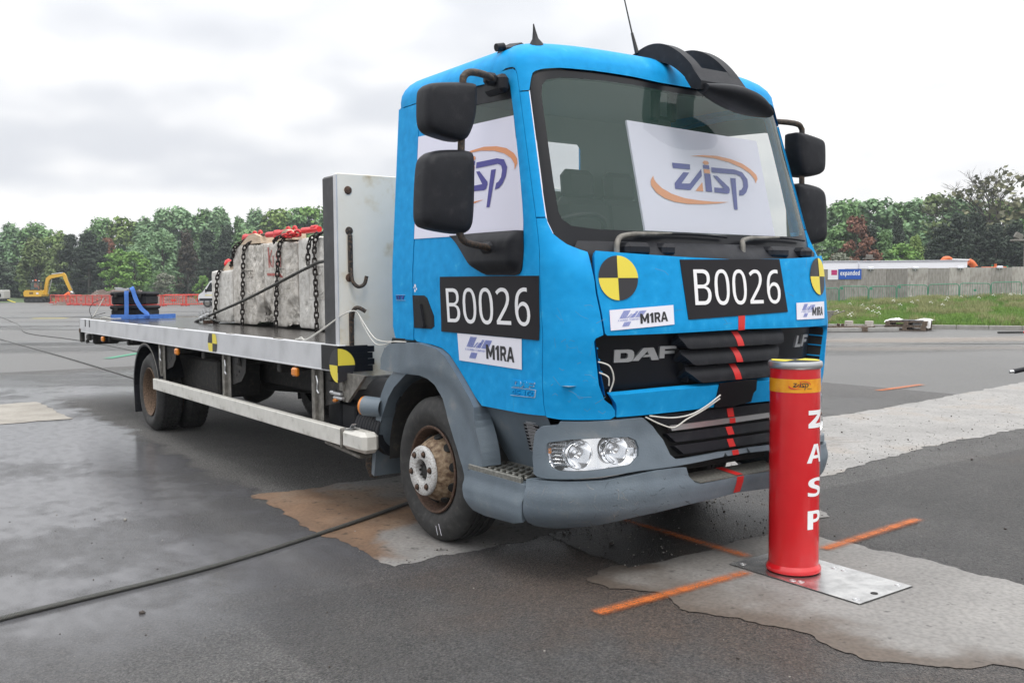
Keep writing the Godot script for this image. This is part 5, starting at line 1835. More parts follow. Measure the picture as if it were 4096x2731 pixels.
	for k in [0.0, 0.02]:
		mb.tube(spline([V(-1.62, 1.063, 0.10 - k), V(-1.50, 1.07 + k * 0.5, 0.11), V(-1.42, 1.068, 0.11), V(-1.12, 1.14 - k * 0.3, 0.14), V(-0.88, 1.24, 0.10), V(-0.84, 1.265, 0.045), V(-0.82, 1.245, 0.02), V(-0.76, 1.20 - k, 0.02), V(-0.62, 1.11 - k * 1.5, 0.02), V(-0.50, 1.09 - k, 0.02), V(-0.36, 1.095, 0.03), V(-0.20, 1.10, 0.035)], 5), 0.004, 6)
	part("white_wire", mb, M.wire, t)

# ---- ground ----
func sheet(poly: PackedVector2Array, y: float, cell: float, uv0: Rect2, tile: float) -> MB:
	# a level sheet; first texture coordinates repeat every tile metres (in t), the second cover uv0 once (kept aside in c as r, g)
	var mb := MB.new()
	var ix := Geometry2D.triangulate_polygon(poly)
	for i in range(0, ix.size(), 3):
		var p := []
		for k in 3:
			p.append(poly[ix[i + k]])
		mb.tri(V(p[0].x, y, p[0].y), V(p[1].x, y, p[1].y), V(p[2].x, y, p[2].y), Vector3.UP, Vector3.UP, Vector3.UP, p[0] / tile, p[1] / tile, p[2] / tile)
	return mb

func sheet_mesh(mb: MB, uv2: Rect2) -> ArrayMesh:
	var a := []
	a.resize(Mesh.ARRAY_MAX)
	var u := PackedVector2Array()
	for p in mb.v:
		u.append((Vector2(p.x, p.z) - uv2.position) / uv2.size)
	a[Mesh.ARRAY_VERTEX] = mb.v
	a[Mesh.ARRAY_NORMAL] = mb.n
	a[Mesh.ARRAY_TEX_UV] = mb.t
	a[Mesh.ARRAY_TEX_UV2] = u
	var m := ArrayMesh.new()
	m.add_surface_from_arrays(Mesh.PRIMITIVE_TRIANGLES, a)
	return m

func lay(called: String, poly: PackedVector2Array, y: float, uv2: Rect2, tile: float, m: Material, parent: Node = null) -> MeshInstance3D:
	var o := MeshInstance3D.new()
	o.name = numbered(called)
	o.mesh = sheet_mesh(sheet(poly, y, 1.0, uv2, tile), uv2)
	o.material_override = m
	(parent if parent else self).add_child(o, true)
	o.set_meta("kind", "structure")
	return o

func rough_edge(p: Array, amp: float, sd: int, step := 0.03) -> PackedVector2Array:
	# an outline with broken edges
	var n0 := noise(sd, 1.6, 5)
	var q := A2(p)
	var o := PackedVector2Array()
	for i in q.size():
		var a := q[i]
		var b := q[(i + 1) % q.size()]
		var n := maxi(1, ceili((b - a).length() / step))
		var s := Vector2(-(b - a).y, (b - a).x).normalized()
		for k in n:
			var w := a.lerp(b, float(k) / n)
			o.append(w + s * amp * n0.get_noise_2d(w.x * 2.0, w.y * 2.0) * 2.0)
	return o

func surface_mat(tile_tex: Texture2D, macro: Texture2D, rough: float, nrm: Texture2D, nscale: float) -> StandardMaterial3D:
	var m := StandardMaterial3D.new()
	m.albedo_texture = tile_tex
	m.roughness = rough
	m.detail_enabled = true
	m.detail_blend_mode = BaseMaterial3D.BLEND_MODE_MUL
	m.detail_albedo = macro
	m.detail_uv_layer = BaseMaterial3D.DETAIL_UV_2
	m.normal_enabled = true
	m.normal_texture = nrm
	m.normal_scale = nscale
	return m

func ss(a: float, b: float, x: float) -> float:
	return smoothstep(a, b, x)

func ground() -> void:
	# asphalt grain: stones of many tones in dark binder
	var grain := ntex(51, 0.30, [0.0, lin(0.06, 0.06, 0.06), 0.34, lin(0.30, 0.30, 0.30), 0.52, lin(0.52, 0.515, 0.51), 0.66, lin(0.62, 0.61, 0.60), 0.76, lin(0.95, 0.93, 0.90), 1.0, lin(1.0, 0.98, 0.95)], 1024, 2, FastNoiseLite.TYPE_VALUE)
	var bump := ntex_normal(51, 0.22, 6.0, 1024, 2)
	bump.noise.noise_type = FastNoiseLite.TYPE_VALUE
	# near asphalt: tone map over 19 x 13 m
	var Z := Rect2(-14, -9, 19.5, 13.5)
	var w := 1300
	var h := 900
	var im := Image.create(w, h, false, Image.FORMAT_RGB8)
	var film := Image.create(w, h, false, Image.FORMAT_RGBA8)
	var n1 := noise(61, 0.35, 4)
	var n2 := noise(62, 2.2, 4)
	var n3 := noise(63, 9.0, 2)
	for j in h:
		var z := Z.position.y + Z.size.y * (j + 0.5) / h
		for i in w:
			var x := Z.position.x + Z.size.x * (i + 0.5) / w
			var a := n1.get_noise_2d(x, z)
			var b := n2.get_noise_2d(x, z)
			var c := n3.get_noise_2d(x * 0.5, z)
			var v := 0.135 + 0.045 * a + 0.03 * b
			var r := v * 1.0
			var g := v * 0.975
			var l := v * 0.955
			# newer, darker asphalt laid round the bollard's pit
			var ex := x - 0.46 + 0.03 * b
			var ez := 1.28 - z + 0.03 * b
			var new_patch := ss(0.0, 0.03, ex) * ss(0.0, 0.03, ez)
			if new_patch > 0.0:
				var k := lerpf(1.0, 0.66, new_patch)
				r *= k; g *= k * 0.99; l *= k * 0.99
			# rust-brown mud that washed off the new concrete
			var mud := ss(0.95, 0.15, Vector2((x - 1.1) * 0.8, z + 0.15).length() + 0.35 * b) * 0.55 + ss(0.8, 0.1, Vector2((x - 2.0), (z + 0.25) * 1.4).length() + 0.4 * b) * 0.4 + ss(0.6, 0.05, Vector2((x + 0.2) * 0.7, z - 0.75).length() + 0.4 * b) * 0.25
			mud += ss(0.15, 0.5, a) * 0.25 * ss(-3.0, 0.0, x)
			mud = clampf(mud * 1.25, 0.0, 0.8)
			r = lerpf(r, 0.125, mud); g = lerpf(g, 0.088, mud); l = lerpf(l, 0.066, mud)
			# fade to the far yard's tone
			var edge := minf(minf(x - Z.position.x, Z.end.x - x), minf(z - Z.position.y, Z.end.y - z))
			var e := ss(0.0, 2.0, edge)
			r = lerpf(0.165, r, e); g = lerpf(0.162, g, e); l = lerpf(0.160, l, e)
			im.set_pixel(i, j, Color(r, g, l).linear_to_srgb())
			# wetness: all but the dry ground the lorry sheltered, and the coarse new asphalt
			var dry := ss(0.44, 0.24, z + 0.14 * b + 0.07 * a) * ss(-2.6, -2.2, z + 0.1 * b) * ss(-9.6, -8.3, x) * ss(-0.6, -1.7, x - 1.3 * ss(0.9, -0.5, z) + 0.25 * b)
			var wet := 1.0 - dry
			wet *= lerpf(1.0, 0.10, ss(-0.3, 1.1, x + 0.35 * a + 0.15 * b - 0.25 * (z - 0.6)))
			wet *= lerpf(1.0, 0.35, ss(-2.0, -3.2, z))
			var pools := ss(-0.15, 0.25, a + 0.4 * b + 0.35 * ss(-1.5, -5.0, x) * ss(0.2, 0.5, z))
			var al := wet * (0.52 + 0.36 * pools) + 0.16 * c * wet
			film.set_pixel(i, j, Color(0.36, 0.36, 0.37, clampf(al * e, 0.0, 0.92)))
	var macro := ImageTexture.create_from_image(im)
	M.asphalt = surface_mat(grain, macro, 0.75, bump, 0.9)
	var far_macro := ntex(64, 0.012, [0.0, lin(0.13, 0.128, 0.126), 0.5, lin(0.165, 0.162, 0.160), 1.0, lin(0.21, 0.205, 0.20)], 512, 5)
	M.asphalt_far = surface_mat(grain, far_macro, 0.42, bump, 0.35)
	var far := A2([-700, -700, 300, -700, 300, 300, -700, 300])
	lay("ground", far, -0.006, Rect2(-700, -700, 60, 60), 1.9, M.asphalt_far)
	lay("yard_asphalt", A2([-14, -9, 5.5, -9, 5.5, 4.5, -14, 4.5]), 0.0, Z, 1.9, M.asphalt)
	var fm := StandardMaterial3D.new()
	fm.albedo_texture = ImageTexture.create_from_image(film)
	fm.transparency = BaseMaterial3D.TRANSPARENCY_ALPHA
	fm.roughness = 0.19
	fm.normal_enabled = true
	fm.normal_texture = ntex_normal(65, 0.25, 1.2, 512, 3)
	fm.normal_scale = 0.12
	# the film's picture covers the sheet once
	var o := MeshInstance3D.new()
	o.name = "wet_film"
	var mb := MB.new()
	mb.tri(V(-14, 0.002, -9), V(5.5, 0.002, -9), V(5.5, 0.002, 4.5), Vector3.UP, Vector3.UP, Vector3.UP, Vector2(0, 0), Vector2(1, 0), Vector2(1, 1))
	mb.tri(V(-14, 0.002, -9), V(5.5, 0.002, 4.5), V(-14, 0.002, 4.5), Vector3.UP, Vector3.UP, Vector3.UP, Vector2(0, 0), Vector2(1, 1), Vector2(0, 1))
	o.mesh = mb.done()
	fm.normal_enabled = false
	o.material_override = fm
	add_child(o)
	o.set_meta("kind", "structure")
	# concrete
	var cg := ntex(71, 0.05, [0.0, lin(0.48, 0.48, 0.48), 0.4, lin(0.62, 0.62, 0.62), 0.6, lin(0.70, 0.70, 0.70), 1.0, lin(0.82, 0.81, 0.80)], 1024, 6)
	var cb := ntex_normal(71, 0.06, 1.0, 1024, 6)
	var strip := rough_edge([-1.74, 0.37, -0.78, 0.43, 0.30, 0.40, 0.30, -0.84, 0.19, -3.3, -0.06, -5.0, -0.08, -7.0, -0.40, -11.0, -0.8, -16.0, -3.0, -16.0, -2.25, -11.0, -1.76, -6.7, -1.74, -0.7], 0.035, 72)
	M.concrete_strip = surface_mat(cg, concrete_macro(Rect2(-3.2, -16.2, 3.8, 16.8), 300, 1200, 0), 0.8, cb, 0.5)
	lay("concrete_strip", strip, 0.0035, Rect2(-3.2, -16.2, 3.8, 16.8), 1.7, M.concrete_strip)
	var pit := rough_edge([0.28, -0.60, 0.66, -0.52, 1.04, -0.52, 1.04, -1.74, 0.62, -2.2, 0.14, -2.72, 0.22, -1.7], 0.03, 73)
	M.pit = surface_mat(grain, ntex(74, 0.02, [0.0, lin(0.025, 0.024, 0.024), 0.5, lin(0.045, 0.042, 0.04), 0.8, lin(0.075, 0.066, 0.06), 1.0, lin(0.12, 0.09, 0.075)], 256, 5), 0.5, bump, 1.2)
	lay("dark_asphalt_patch", pit, 0.005, Rect2(0, -3, 3, 3), 1.3, M.pit)
	var slab := rough_edge([1.0, -0.56, 1.0, -1.16, 0.97, -1.74, 1.5, -1.80, 2.1, -1.80, 3.4, -1.83, 3.5, -0.9, 3.1, -0.78, 2.80, -0.82, 2.62, -0.60, 2.40, -0.44, 2.10, -0.50, 1.86, -0.42, 1.62, -0.30, 1.40, -0.36, 1.22, -0.22, 1.06, -0.25, 0.98, -0.38], 0.030, 75, 0.02)
	M.concrete_slab = surface_mat(cg, concrete_macro(Rect2(0.8, -2.0, 2.9, 2.0), 520, 360, 1), 0.75, cb, 0.4)
	lay("concrete_slab", slab, 0.0045, Rect2(0.8, -2.0, 2.9, 2.0), 1.7, M.concrete_slab)
	var spill := rough_edge([0.95, -1.72, 0.99, -2.2, 0.75, -2.35, 0.70, -2.0], 0.03, 76, 0.05)
	lay("concrete_spill", spill, 0.006, Rect2(0.6, -2.5, 1.5, 1.5), 1.7, M.concrete_slab)
	var old := rough_edge([-8.75, 1.6, -8.75, 0.60, -6.75, 0.58, -6.75, 1.6], 0.03, 77)
	M.concrete_old = surface_mat(cg, ntex(78, 0.02, [0.0, lin(0.26, 0.235, 0.20), 0.5, lin(0.38, 0.35, 0.30), 1.0, lin(0.46, 0.43, 0.38)], 256, 5), 0.6, cb, 0.4)
	lay("concrete_patch", old, 0.006, Rect2(-9, 0, 3, 3), 1.7, M.concrete_old)
	# pale dried mud and dust by the kerb
	for q in [[-8.6, -20.6, 6.0, 1.6, 0.5], [-7.5, -16.5, 5.0, 0.9, 0.25], [-1.2, -3.9, 1.2, 0.8, 0.45]]:
		soft_patch("dried_mud", Vector2(q[0], q[1]), Vector2(q[2], q[3]), 0.50, lin(0.34, 0.30, 0.26), q[4], 0.8, int(q[0] * 10) + 900)
	# standing water far across the yard
	for q in [[-33, -7.0, 7, 2.2], [-28, -11, 6, 1.4], [-40, -4.5, 9, 2.6], [-52, -9, 12, 2.5], [-22, -3.8, 5, 0.9], [-46, -14, 9, 2.0], [-60, -16, 12, 2.4], [-24.5, -1.6, 5, 0.9], [-10.4, -18.6, 3.6, 0.5], [-7.0, -20.3, 3.2, 0.45]]:
		soft_patch("puddle", Vector2(q[0], q[1]), Vector2(q[2], q[3]), 0.95, lin(0.06, 0.06, 0.06), 0.92, 0.3, int(q[0] * 7) + 500, 0.4)
	for q in [[-19, -6, 12, 3.2], [-36, -9, 18, 6], [-14, -13.5, 7, 2.4], [-9, -14.5, 6, 2.2], [-13, 1.6, 6, 1.8], [-22, 0.5, 7, 1.6]]:
		soft_patch("damp_patch", Vector2(q[0], q[1]), Vector2(q[2], q[3]), 0.95, lin(0.05, 0.05, 0.05), 0.4, 0.28, int(q[0] * 5) + 700)

func concrete_macro(r: Rect2, w: int, h: int, kind: int) -> ImageTexture:
	var im := Image.create(w, h, false, Image.FORMAT_RGB8)
	var n1 := noise(81 + kind, 0.8, 5)
	var n2 := noise(83 + kind, 3.0, 4)
	var margin := A2([3.5, -0.9, 3.1, -0.78, 2.80, -0.82, 2.62, -0.60, 2.40, -0.44, 2.10, -0.50, 1.86, -0.42, 1.62, -0.30, 1.40, -0.36, 1.22, -0.22, 1.06, -0.25, 0.98, -0.38, 1.0, -0.56])
	for j in h:
		var z := r.position.y + r.size.y * (j + 0.5) / h
		for i in w:
			var x := r.position.x + r.size.x * (i + 0.5) / w
			var a := n1.get_noise_2d(x, z)
			var b := n2.get_noise_2d(x, z)
			var c := (Vector3(0.44, 0.43, 0.415) if kind == 0 else Vector3(0.345, 0.335, 0.32)) * (1.0 + 0.22 * a + 0.12 * b)
			if kind == 0:
				c *= lerpf(0.64, 0.86, ss(-1.5, -4.0, z))
				# brown mud on the end that sticks out beside the wheel
				var m := ss(-0.55, -0.15, z + 0.22 * b + 0.25 * a - 0.25 * ss(-1.0, -1.7, x)) * ss(0.28, 0.16, (x + 0.55) * 0.33 + 0.08 * b)
				m *= 1.0 - 0.9 * ss(0.42, 0.30, Vector2((x - 0.05) * 0.8, z + 0.08).length() + 0.08 * b)
				c = c.lerp(Vector3(0.215, 0.13, 0.078) * (1.0 + 0.35 * b + 0.2 * a), clampf(m, 0.0, 1.0))
				var dirt := ss(0.1, 0.5, a) * 0.35
				c = c.lerp(Vector3(0.33, 0.27, 0.21), dirt)
				if n2.get_noise_2d(x * 3.0, z * 3.0) > 0.48:
					c *= 0.45
			else:
				# mud and binder rubbed over its rough margin
				var ed := 1e9
				for k in margin.size() - 1:
					ed = minf(ed, Geometry2D.get_closest_point_to_segment(Vector2(x, z), margin[k], margin[k + 1]).distance_to(Vector2(x, z)))
				var rim := ss(0.20, 0.01, ed + 0.10 * b + 0.07 * a)
				c = c.lerp(Vector3(0.15, 0.12, 0.098), 0.9 * rim)
				# fresh concrete, dusted brown at the near left
				var m := ss(0.75, 0.1, Vector2((x - 1.75) * 0.55, (z + 0.42) * 1.5).length() + 0.3 * b) * 0.6
				m += ss(-0.35, 0.25, -absf(x - 1.0) * 2.0 + 0.5 * b) * 0.15
				c = c.lerp(Vector3(0.17, 0.13, 0.10), clampf(m, 0.0, 0.75))
				c *= lerpf(0.78, 0.92, ss(1.0, 2.6, x))
				if n2.get_noise_2d(x * 4.0 + 9.0, z * 4.0) > 0.56:
					c *= 0.5
			c = c * 1.0
			im.set_pixel(i, j, Color(clampf(c.x, 0, 1), clampf(c.y, 0, 1), clampf(c.z, 0, 1)).linear_to_srgb())
	return ImageTexture.create_from_image(im)

# a patch with a soft, broken edge lying on the ground
func soft_patch(called: String, c: Vector2, r: Vector2, squash: float, col: Color, most: float, rough: float, sd: int, hard := 0.0) -> void:
	var n := 160
	var im := Image.create(n, n, false, Image.FORMAT_RGBA8)
	var n0 := noise(sd, 0.02, 4)
	for j in n:
		for i in n:
			var p := Vector2((i + 0.5) / n * 2.0 - 1.0, (j + 0.5) / n * 2.0 - 1.0)
			var d := p.length() + 0.55 * n0.get_noise_2d(i * 0.7, j * 2.2)
			var a := smoothstep(0.95, 0.35 + hard * 0.55, d) * smoothstep(1.0, 0.85, absf(p.x)) * smoothstep(1.0, 0.85, absf(p.y))
			im.set_pixel(i, j, Color(col.r, col.g, col.b, a * most))
	var m := StandardMaterial3D.new()
	m.albedo_texture = ImageTexture.create_from_image(im)
	m.transparency = BaseMaterial3D.TRANSPARENCY_ALPHA
	m.roughness = rough
	m.metallic_specular = 0.5 if rough > 0.3 else 0.8
	var mb := MB.new()
	# longer across the view
	var ax := V(0.58, 0, -0.8146) * r.x
	var az := V(0.8146, 0, 0.58) * r.y
	var o := V(c.x, 0.003 + 0.0003 * (sd % 7), c.y)
	mb.quad(o - ax - az, o + ax - az, o + ax + az, o - ax + az, Vector3.UP)
	structure(called, mb, m)

# ---- trees, verge, hoarding, far yard ----
# a point at a bearing (tangent to the right of the photographer's aim) and distance
func far_at(k: float, d: float, y := 0.0) -> Vector3:
	var p := V(4.5, 0, 2.648) + (V(-0.8146, 0, -0.58) + V(0.58, 0, -0.8146) * k) * d
	return V(p.x, y, p.z)

func crown_mesh(kind: String, sd: int) -> Array:
	# [crown, wood] of a tree 10 m tall
	var r := RandomNumberGenerator.new()
	r.seed = sd
	var mb := MB.new()
	var wd := MB.new()
	var clumps := []
	if kind == "pine":
		wd.tube([V(0, 0, 0), V(0.1, 4, 0.05), V(0, 9.3, 0)], [0.22, 0.15, 0.03], 7)
		for i in 95:
			var y := lerpf(1.0, 9.7, pow(r.randf(), 0.85))
			var rad := (10.2 - y) * 0.34 * (0.55 + 0.6 * r.randf())
			var a := r.randf() * TAU
			var q := rad * sqrt(0.25 + 0.75 * r.randf())
			clumps.append([V(cos(a) * q, y + r.randf_range(-0.2, 0.2), sin(a) * q), V(0.75, 0.38, 0.75) * r.randf_range(0.7, 1.25), r.randf()])
			if i % 5 == 0:
				wd.tube([V(0, y - 0.3, 0), V(cos(a) * q, y, sin(a) * q)], [0.05, 0.015], 5, false)
	elif kind == "bare":
		limbs(wd, r, V(0, 0, 0), V(0.1, 1, 0).normalized(), 4.2, 0.2, 6)
		for i in 70:
			var a := r.randf() * TAU
			var y := r.randf_range(3.6, 9.6)
			var q := sqrt(r.randf()) * (1.0 + 1.8 * sin(clampf((y - 3.0) / 7.0, 0, 1) * PI))
			clumps.append([V(cos(a) * q, y, sin(a) * q), V(0.5, 0.45, 0.5), r.randf()])
	else:
		var wide := 2.9 if kind == "broad" else 2.3
		var base := 0.9
		var lean := r.randf_range(-0.4, 0.4)
		wd.tube([V(0, 0, 0), V(lean * 0.3, 3, 0.1), V(lean, 7.5, 0)], [0.26, 0.17, 0.05], 7)
		for i in (85 if kind == "broad" else 120):
			var y := lerpf(base, 9.6, pow(r.randf(), 0.8))
			var t := (y - base) / (9.6 - base)
			var env := wide * pow(sin(PI * clampf(0.16 + t * 0.82, 0, 1)), 0.7) * (1.0 if kind == "broad" else 1.0 - 0.25 * t)
			var a := r.randf() * TAU
			var lob := 1.0 + 0.25 * sin(a * 3.0 + sd) + 0.15 * sin(a * 5.0 + y * 2.0)
			var q := env * lob * sqrt(0.3 + 0.7 * r.randf())
			clumps.append([V(cos(a) * q + lean * t, y, sin(a) * q), (V(0.85, 0.62, 0.85) if kind == "broad" else V(0.6, 0.85, 0.6)) * r.randf_range(0.6, 1.2), r.randf()])
			if i % 6 == 0:
				wd.tube([V(lean * t * 0.5, y * 0.6, 0), V(cos(a) * q * 0.8, y, sin(a) * q * 0.8)], [0.07, 0.02], 5, false)
	var per := 46 if kind != "bare" else 5
	for c in clumps:
		var tone: float = lerpf(0.62, 1.3, c[2])
		for i in per:
			var d := V(r.randfn(), r.randfn(), r.randfn()).normalized()
			var p: Vector3 = c[0] + d * c[1] * pow(r.randf(), 0.4)
			var s := r.randf_range(0.13, 0.26) * (1.0 if kind != "pine" else 0.85)
			var n0 := (d + V(0, 0.6, 0) + V(r.randfn(), r.randfn(), r.randfn()) * 0.7).normalized()
			var u := n0.cross(V(r.randfn(), r.randfn(), r.randfn())).normalized()
			var w := n0.cross(u)
			if kind == "willow":
				u *= 0.55; w *= 1.5
			elif kind == "pine":
				u *= 0.5; w *= 1.5
			var k := tone * r.randf_range(0.75, 1.25)
			mb.col = Color(k * r.randf_range(0.9, 1.1), k, k * r.randf_range(0.85, 1.1))
			mb.tri(p - u * s, p + w * s, p + u * s, n0, n0, n0)
			mb.tri(p - u * s, p + u * s, p - w * s, n0, n0, n0)
	return [mb.done(), wd.done()]

func limbs(wd: MB, r: RandomNumberGenerator, p: Vector3, d: Vector3, len: float, rad: float, depth: int) -> void:
	var q := p + d * len
	wd.tube([p, (p + q) * 0.5 + V(r.randfn(), 0, r.randfn()) * len * 0.05, q], [rad, rad * 0.8, rad * 0.6], 5, false)
	if depth == 0:
		return
	for i in 3:
		var n := (d + V(r.randfn(), r.randf_range(0.0, 0.5), r.randfn()) * 0.62).normalized()
		limbs(wd, r, q - d * len * 0.12 * i, n, len * r.randf_range(0.55, 0.75), rad * 0.55, depth - 1)

func leaf_mat(c: Color) -> StandardMaterial3D:
	var m := mat(c, 0.7)
	m.vertex_color_use_as_albedo = true
	m.backlight_enabled = true
	m.backlight = Color(0.30, 0.34, 0.22)
	return m

func forest() -> void:
	var shapes := {"pine": [crown_mesh("pine", 1), crown_mesh("pine", 2)], "broad": [crown_mesh("broad", 3), crown_mesh("broad", 4), crown_mesh("broad", 5)], "willow": [crown_mesh("willow", 6), crown_mesh("willow", 7), crown_mesh("willow", 8)], "bare": [crown_mesh("bare", 9)]}
	var leaf := {
		"pine": leaf_mat(lin(0.029, 0.048, 0.028)), "green": leaf_mat(lin(0.170, 0.320, 0.062)), "mid": leaf_mat(lin(0.143, 0.262, 0.093)), "sage": leaf_mat(lin(0.205, 0.338, 0.171)),
		"olive": leaf_mat(lin(0.155, 0.215, 0.075)), "russet": leaf_mat(lin(0.201, 0.085, 0.051)), "brown": leaf_mat(lin(0.058, 0.046, 0.028)), "yellow": leaf_mat(lin(0.17, 0.26, 0.06)), "bud": leaf_mat(lin(0.15, 0.15, 0.075))}
	var says := {
		"pine": "dark green pine", "green": "fresh green broad-leaved tree", "mid": "mid green broad-leaved tree", "sage": "grey-green feathery tree", "olive": "olive green shrubby tree", "russet": "russet-brown leafed tree",
		"brown": "brownish dying conifer", "yellow": "yellow-green tree", "bud": "nearly bare tree with thin crown"}
	M.bark = mat(lin(0.07, 0.06, 0.05), 0.9)
	# k (bearing), distance, height, shape, leaf, width; the last is what it stands beside
	var rows := [
		# left wood, front: from the digger to the concrete blocks
		[-0.560, 112, 7.6, "willow", "olive", 1.0, "at the far left edge behind the parked machine"],
		[-0.500, 113, 7.8, "willow", "olive", 1.2, "behind the yellow digger"],
		[-0.472, 112, 7.0, "broad", "olive", 1.0, "right above the digger's arm"],
		[-0.462, 112, 8.1, "pine", "pine", 1.15, "leftmost of the dark pines left of the russet tree"],
		[-0.444, 110, 8.3, "pine", "pine", 1.25, "tallest of the dark pines left of the russet tree"],
		[-0.428, 111, 7.2, "pine", "pine", 1.1, "nearest the russet tree"],
		[-0.422, 114, 7.8, "broad", "russet", 0.6, "the only russet crown in the left wood"],
		[-0.412, 106, 6.0, "broad", "green", 1.1, "left of the two bright ones above the black cases"],
		[-0.396, 106, 5.8, "broad", "green", 1.2, "right of the two bright ones above the black cases"],
		[-0.384, 113, 7.9, "willow", "sage", 0.95, "big one behind the bright green pair"],
		[-0.366, 110, 8.3, "willow", "sage", 1.15, "broadest one, left of the brown conifer"],
		[-0.372, 102, 3.6, "broad", "mid", 1.0, "low bush in front of the sage tree"],
		[-0.340, 111, 8.4, "pine", "brown", 0.85, "the brown one left of the concrete blocks"],
		[-0.318, 109, 8.3, "pine", "pine", 1.0, "left of the pair just above the smallest concrete block"],
		[-0.298, 110, 8.7, "pine", "pine", 1.0, "right of the pair just above the smallest concrete block"],
		[-0.325, 101, 3.0, "broad", "green", 1.0, "small bright bush by the white van"],
		[-0.275, 112, 8.5, "broad", "mid", 1.0, "over the middle blocks"],
		[-0.250, 110, 7.4, "pine", "pine", 0.8, "low dark one over the red chain tensioners"],
		# left wood, back: the skyline
		[-0.575, 142, 9.6, "broad", "mid", 1.0, "at the left edge of the skyline"], [-0.545, 140, 10.0, "broad", "sage", 1.0, "second on the skyline from the left edge"], [-0.520, 141, 11.3, "willow", "sage", 1.2, "first high crown of the skyline above the digger"],
		[-0.497, 142, 11.6, "broad", "mid", 1.0, "highest crown left of the skyline's gap"], [-0.475, 140, 10.2, "broad", "yellow", 0.9, "at the left side of the skyline's gap"], [-0.440, 143, 10.6, "willow", "mid", 1.0, "in the skyline's gap behind the pines"],
		[-0.425, 140, 12.2, "broad", "mid", 0.85, "right side of the skyline's gap"], [-0.405, 141, 12.2, "broad", "yellow", 1.0, "behind the russet tree on the skyline"], [-0.386, 140, 12.0, "willow", "sage", 1.1, "between the gap and the high wood"],
		[-0.365, 139, 13.0, "willow", "sage", 1.0, "first of the high wood"], [-0.345, 140, 13.6, "broad", "sage", 1.1, "highest of the left wood"], [-0.325, 141, 13.2, "willow", "mid", 1.1, "right of the highest crown"],
		[-0.305, 140, 13.2, "willow", "sage", 1.0, "above the pair of pines"], [-0.285, 142, 12.2, "willow", "mid", 0.7, "thin one in the notch above the blocks"], [-0.268, 140, 13.0, "willow", "sage", 1.0, "right of the notch above the blocks"],
		[-0.248, 139, 13.2, "broad", "yellow", 1.0, "yellowish one above the tensioners"], [-0.228, 140, 13.4, "broad", "mid", 1.0, "left of the headboard post"], [-0.208, 140, 13.6, "broad", "green", 1.0, "touching the headboard post"], [-0.19, 141, 13.4, "broad", "sage", 1.0, "half behind the headboard"],
		# right wood, front
		[0.345, 100, 8.0, "broad", "mid", 1.0, "behind the lower far mirror"], [0.362, 98, 8.6, "broad", "russet", 0.8, "the only russet crown right of the lorry"],
		[0.376, 99, 7.6, "pine", "pine", 1.2, "left of the dark pines over the white cabin"], [0.392, 98, 7.0, "pine", "mid", 1.1, "middle one over the white cabin's lamp"], [0.410, 95, 5.6, "broad", "green", 1.1, "bright bush right above the white cabin"],
		[0.405, 101, 8.8, "pine", "pine", 0.7, "slim dark one behind the bright bush"], [0.424, 97, 6.4, "willow", "yellow", 0.8, "between the bright bush and the big pines"],
		[0.452, 98, 7.6, "pine", "pine", 1.25, "left of the big dark pines at the right"], [0.470, 97, 8.6, "pine", "pine", 1.2, "second of the big dark pines at the right"], [0.488, 99, 8.8, "pine", "pine", 1.15, "tallest of the big dark pines at the right"], [0.508, 97, 7.6, "pine", "pine", 1.25, "third of the big dark pines at the right"], [0.528, 98, 7.9, "pine", "pine", 1.2, "last dark pine before the right edge"],
		[0.548, 100, 8.6, "broad", "mid", 1.0, "at the right edge"],
		# right wood, back
		[0.325, 128, 12.0, "willow", "sage", 1.0, "above the far mirror's lower head"], [0.345, 127, 12.8, "broad", "mid", 1.0, "first on the right skyline"], [0.364, 128, 12.6, "willow", "sage", 1.1, "second on the right skyline"], [0.384, 126, 12.9, "broad", "sage", 1.1, "third on the right skyline"],
		[0.404, 128, 12.2, "willow", "mid", 1.1, "fourth on the right skyline, lower than its neighbours"], [0.424, 127, 12.7, "willow", "sage", 1.2, "in the middle of the right skyline"], [0.446, 127, 13.6, "broad", "olive", 1.0, "brownish top in the right skyline"], [0.466, 126, 12.6, "willow", "sage", 1.1, "right of the brownish top"],
		[0.484, 126, 12.4, "willow", "sage", 1.1, "left of the bare trees"], [0.496, 122, 15.6, "bare", "bud", 1.1, "left one of the bare trees"], [0.530, 121, 16.4, "bare", "bud", 1.2, "right one of the bare trees"], [0.515, 128, 12.8, "broad", "yellow", 1.0, "below the bare trees"], [0.540, 126, 12.6, "broad", "olive", 1.1, "below the right bare tree"], [0.56, 128, 13.0, "broad", "mid", 1.0, "at the right end of the skyline"]]
	var n := 0
	for q in rows:
		n += 1
		var gone := 1.22 if q[0] < 0.0 else 1.0
		var at := far_at(q[0], q[1] * gone, 0.0)
		var sh = shapes[q[3]][n % shapes[q[3]].size()]
		var t := thing("tree" if q[3] != "pine" else "pine_tree", "%s, %s" % [says[q[4]] if q[3] != "bare" else "nearly bare tree with thin crown", q[6]], "tree", at, n * 1.7, "trees of the wood behind the yard")
		var s: float = ((q[2] - 1.4) * gone + 1.4) / 10.0
		var cr := MeshInstance3D.new()
		cr.name = "crown"
		cr.mesh = sh[0]
		cr.material_override = leaf[q[4]]
		var tr := MeshInstance3D.new()
		tr.name = "trunk"
		tr.mesh = sh[1]
		tr.material_override = M.bark
		for o in [cr, tr]:
			o.scale = V(s * q[5], s, s * q[5])
			t.add_child(o, true)
	# undergrowth that reads as one mass behind the first trunks
	var ug := crown_mesh("broad", 31)
	var mm := MultiMesh.new()
	mm.transform_format = MultiMesh.TRANSFORM_3D
	mm.use_colors = false
	mm.mesh = ug[0]
	var spots := []
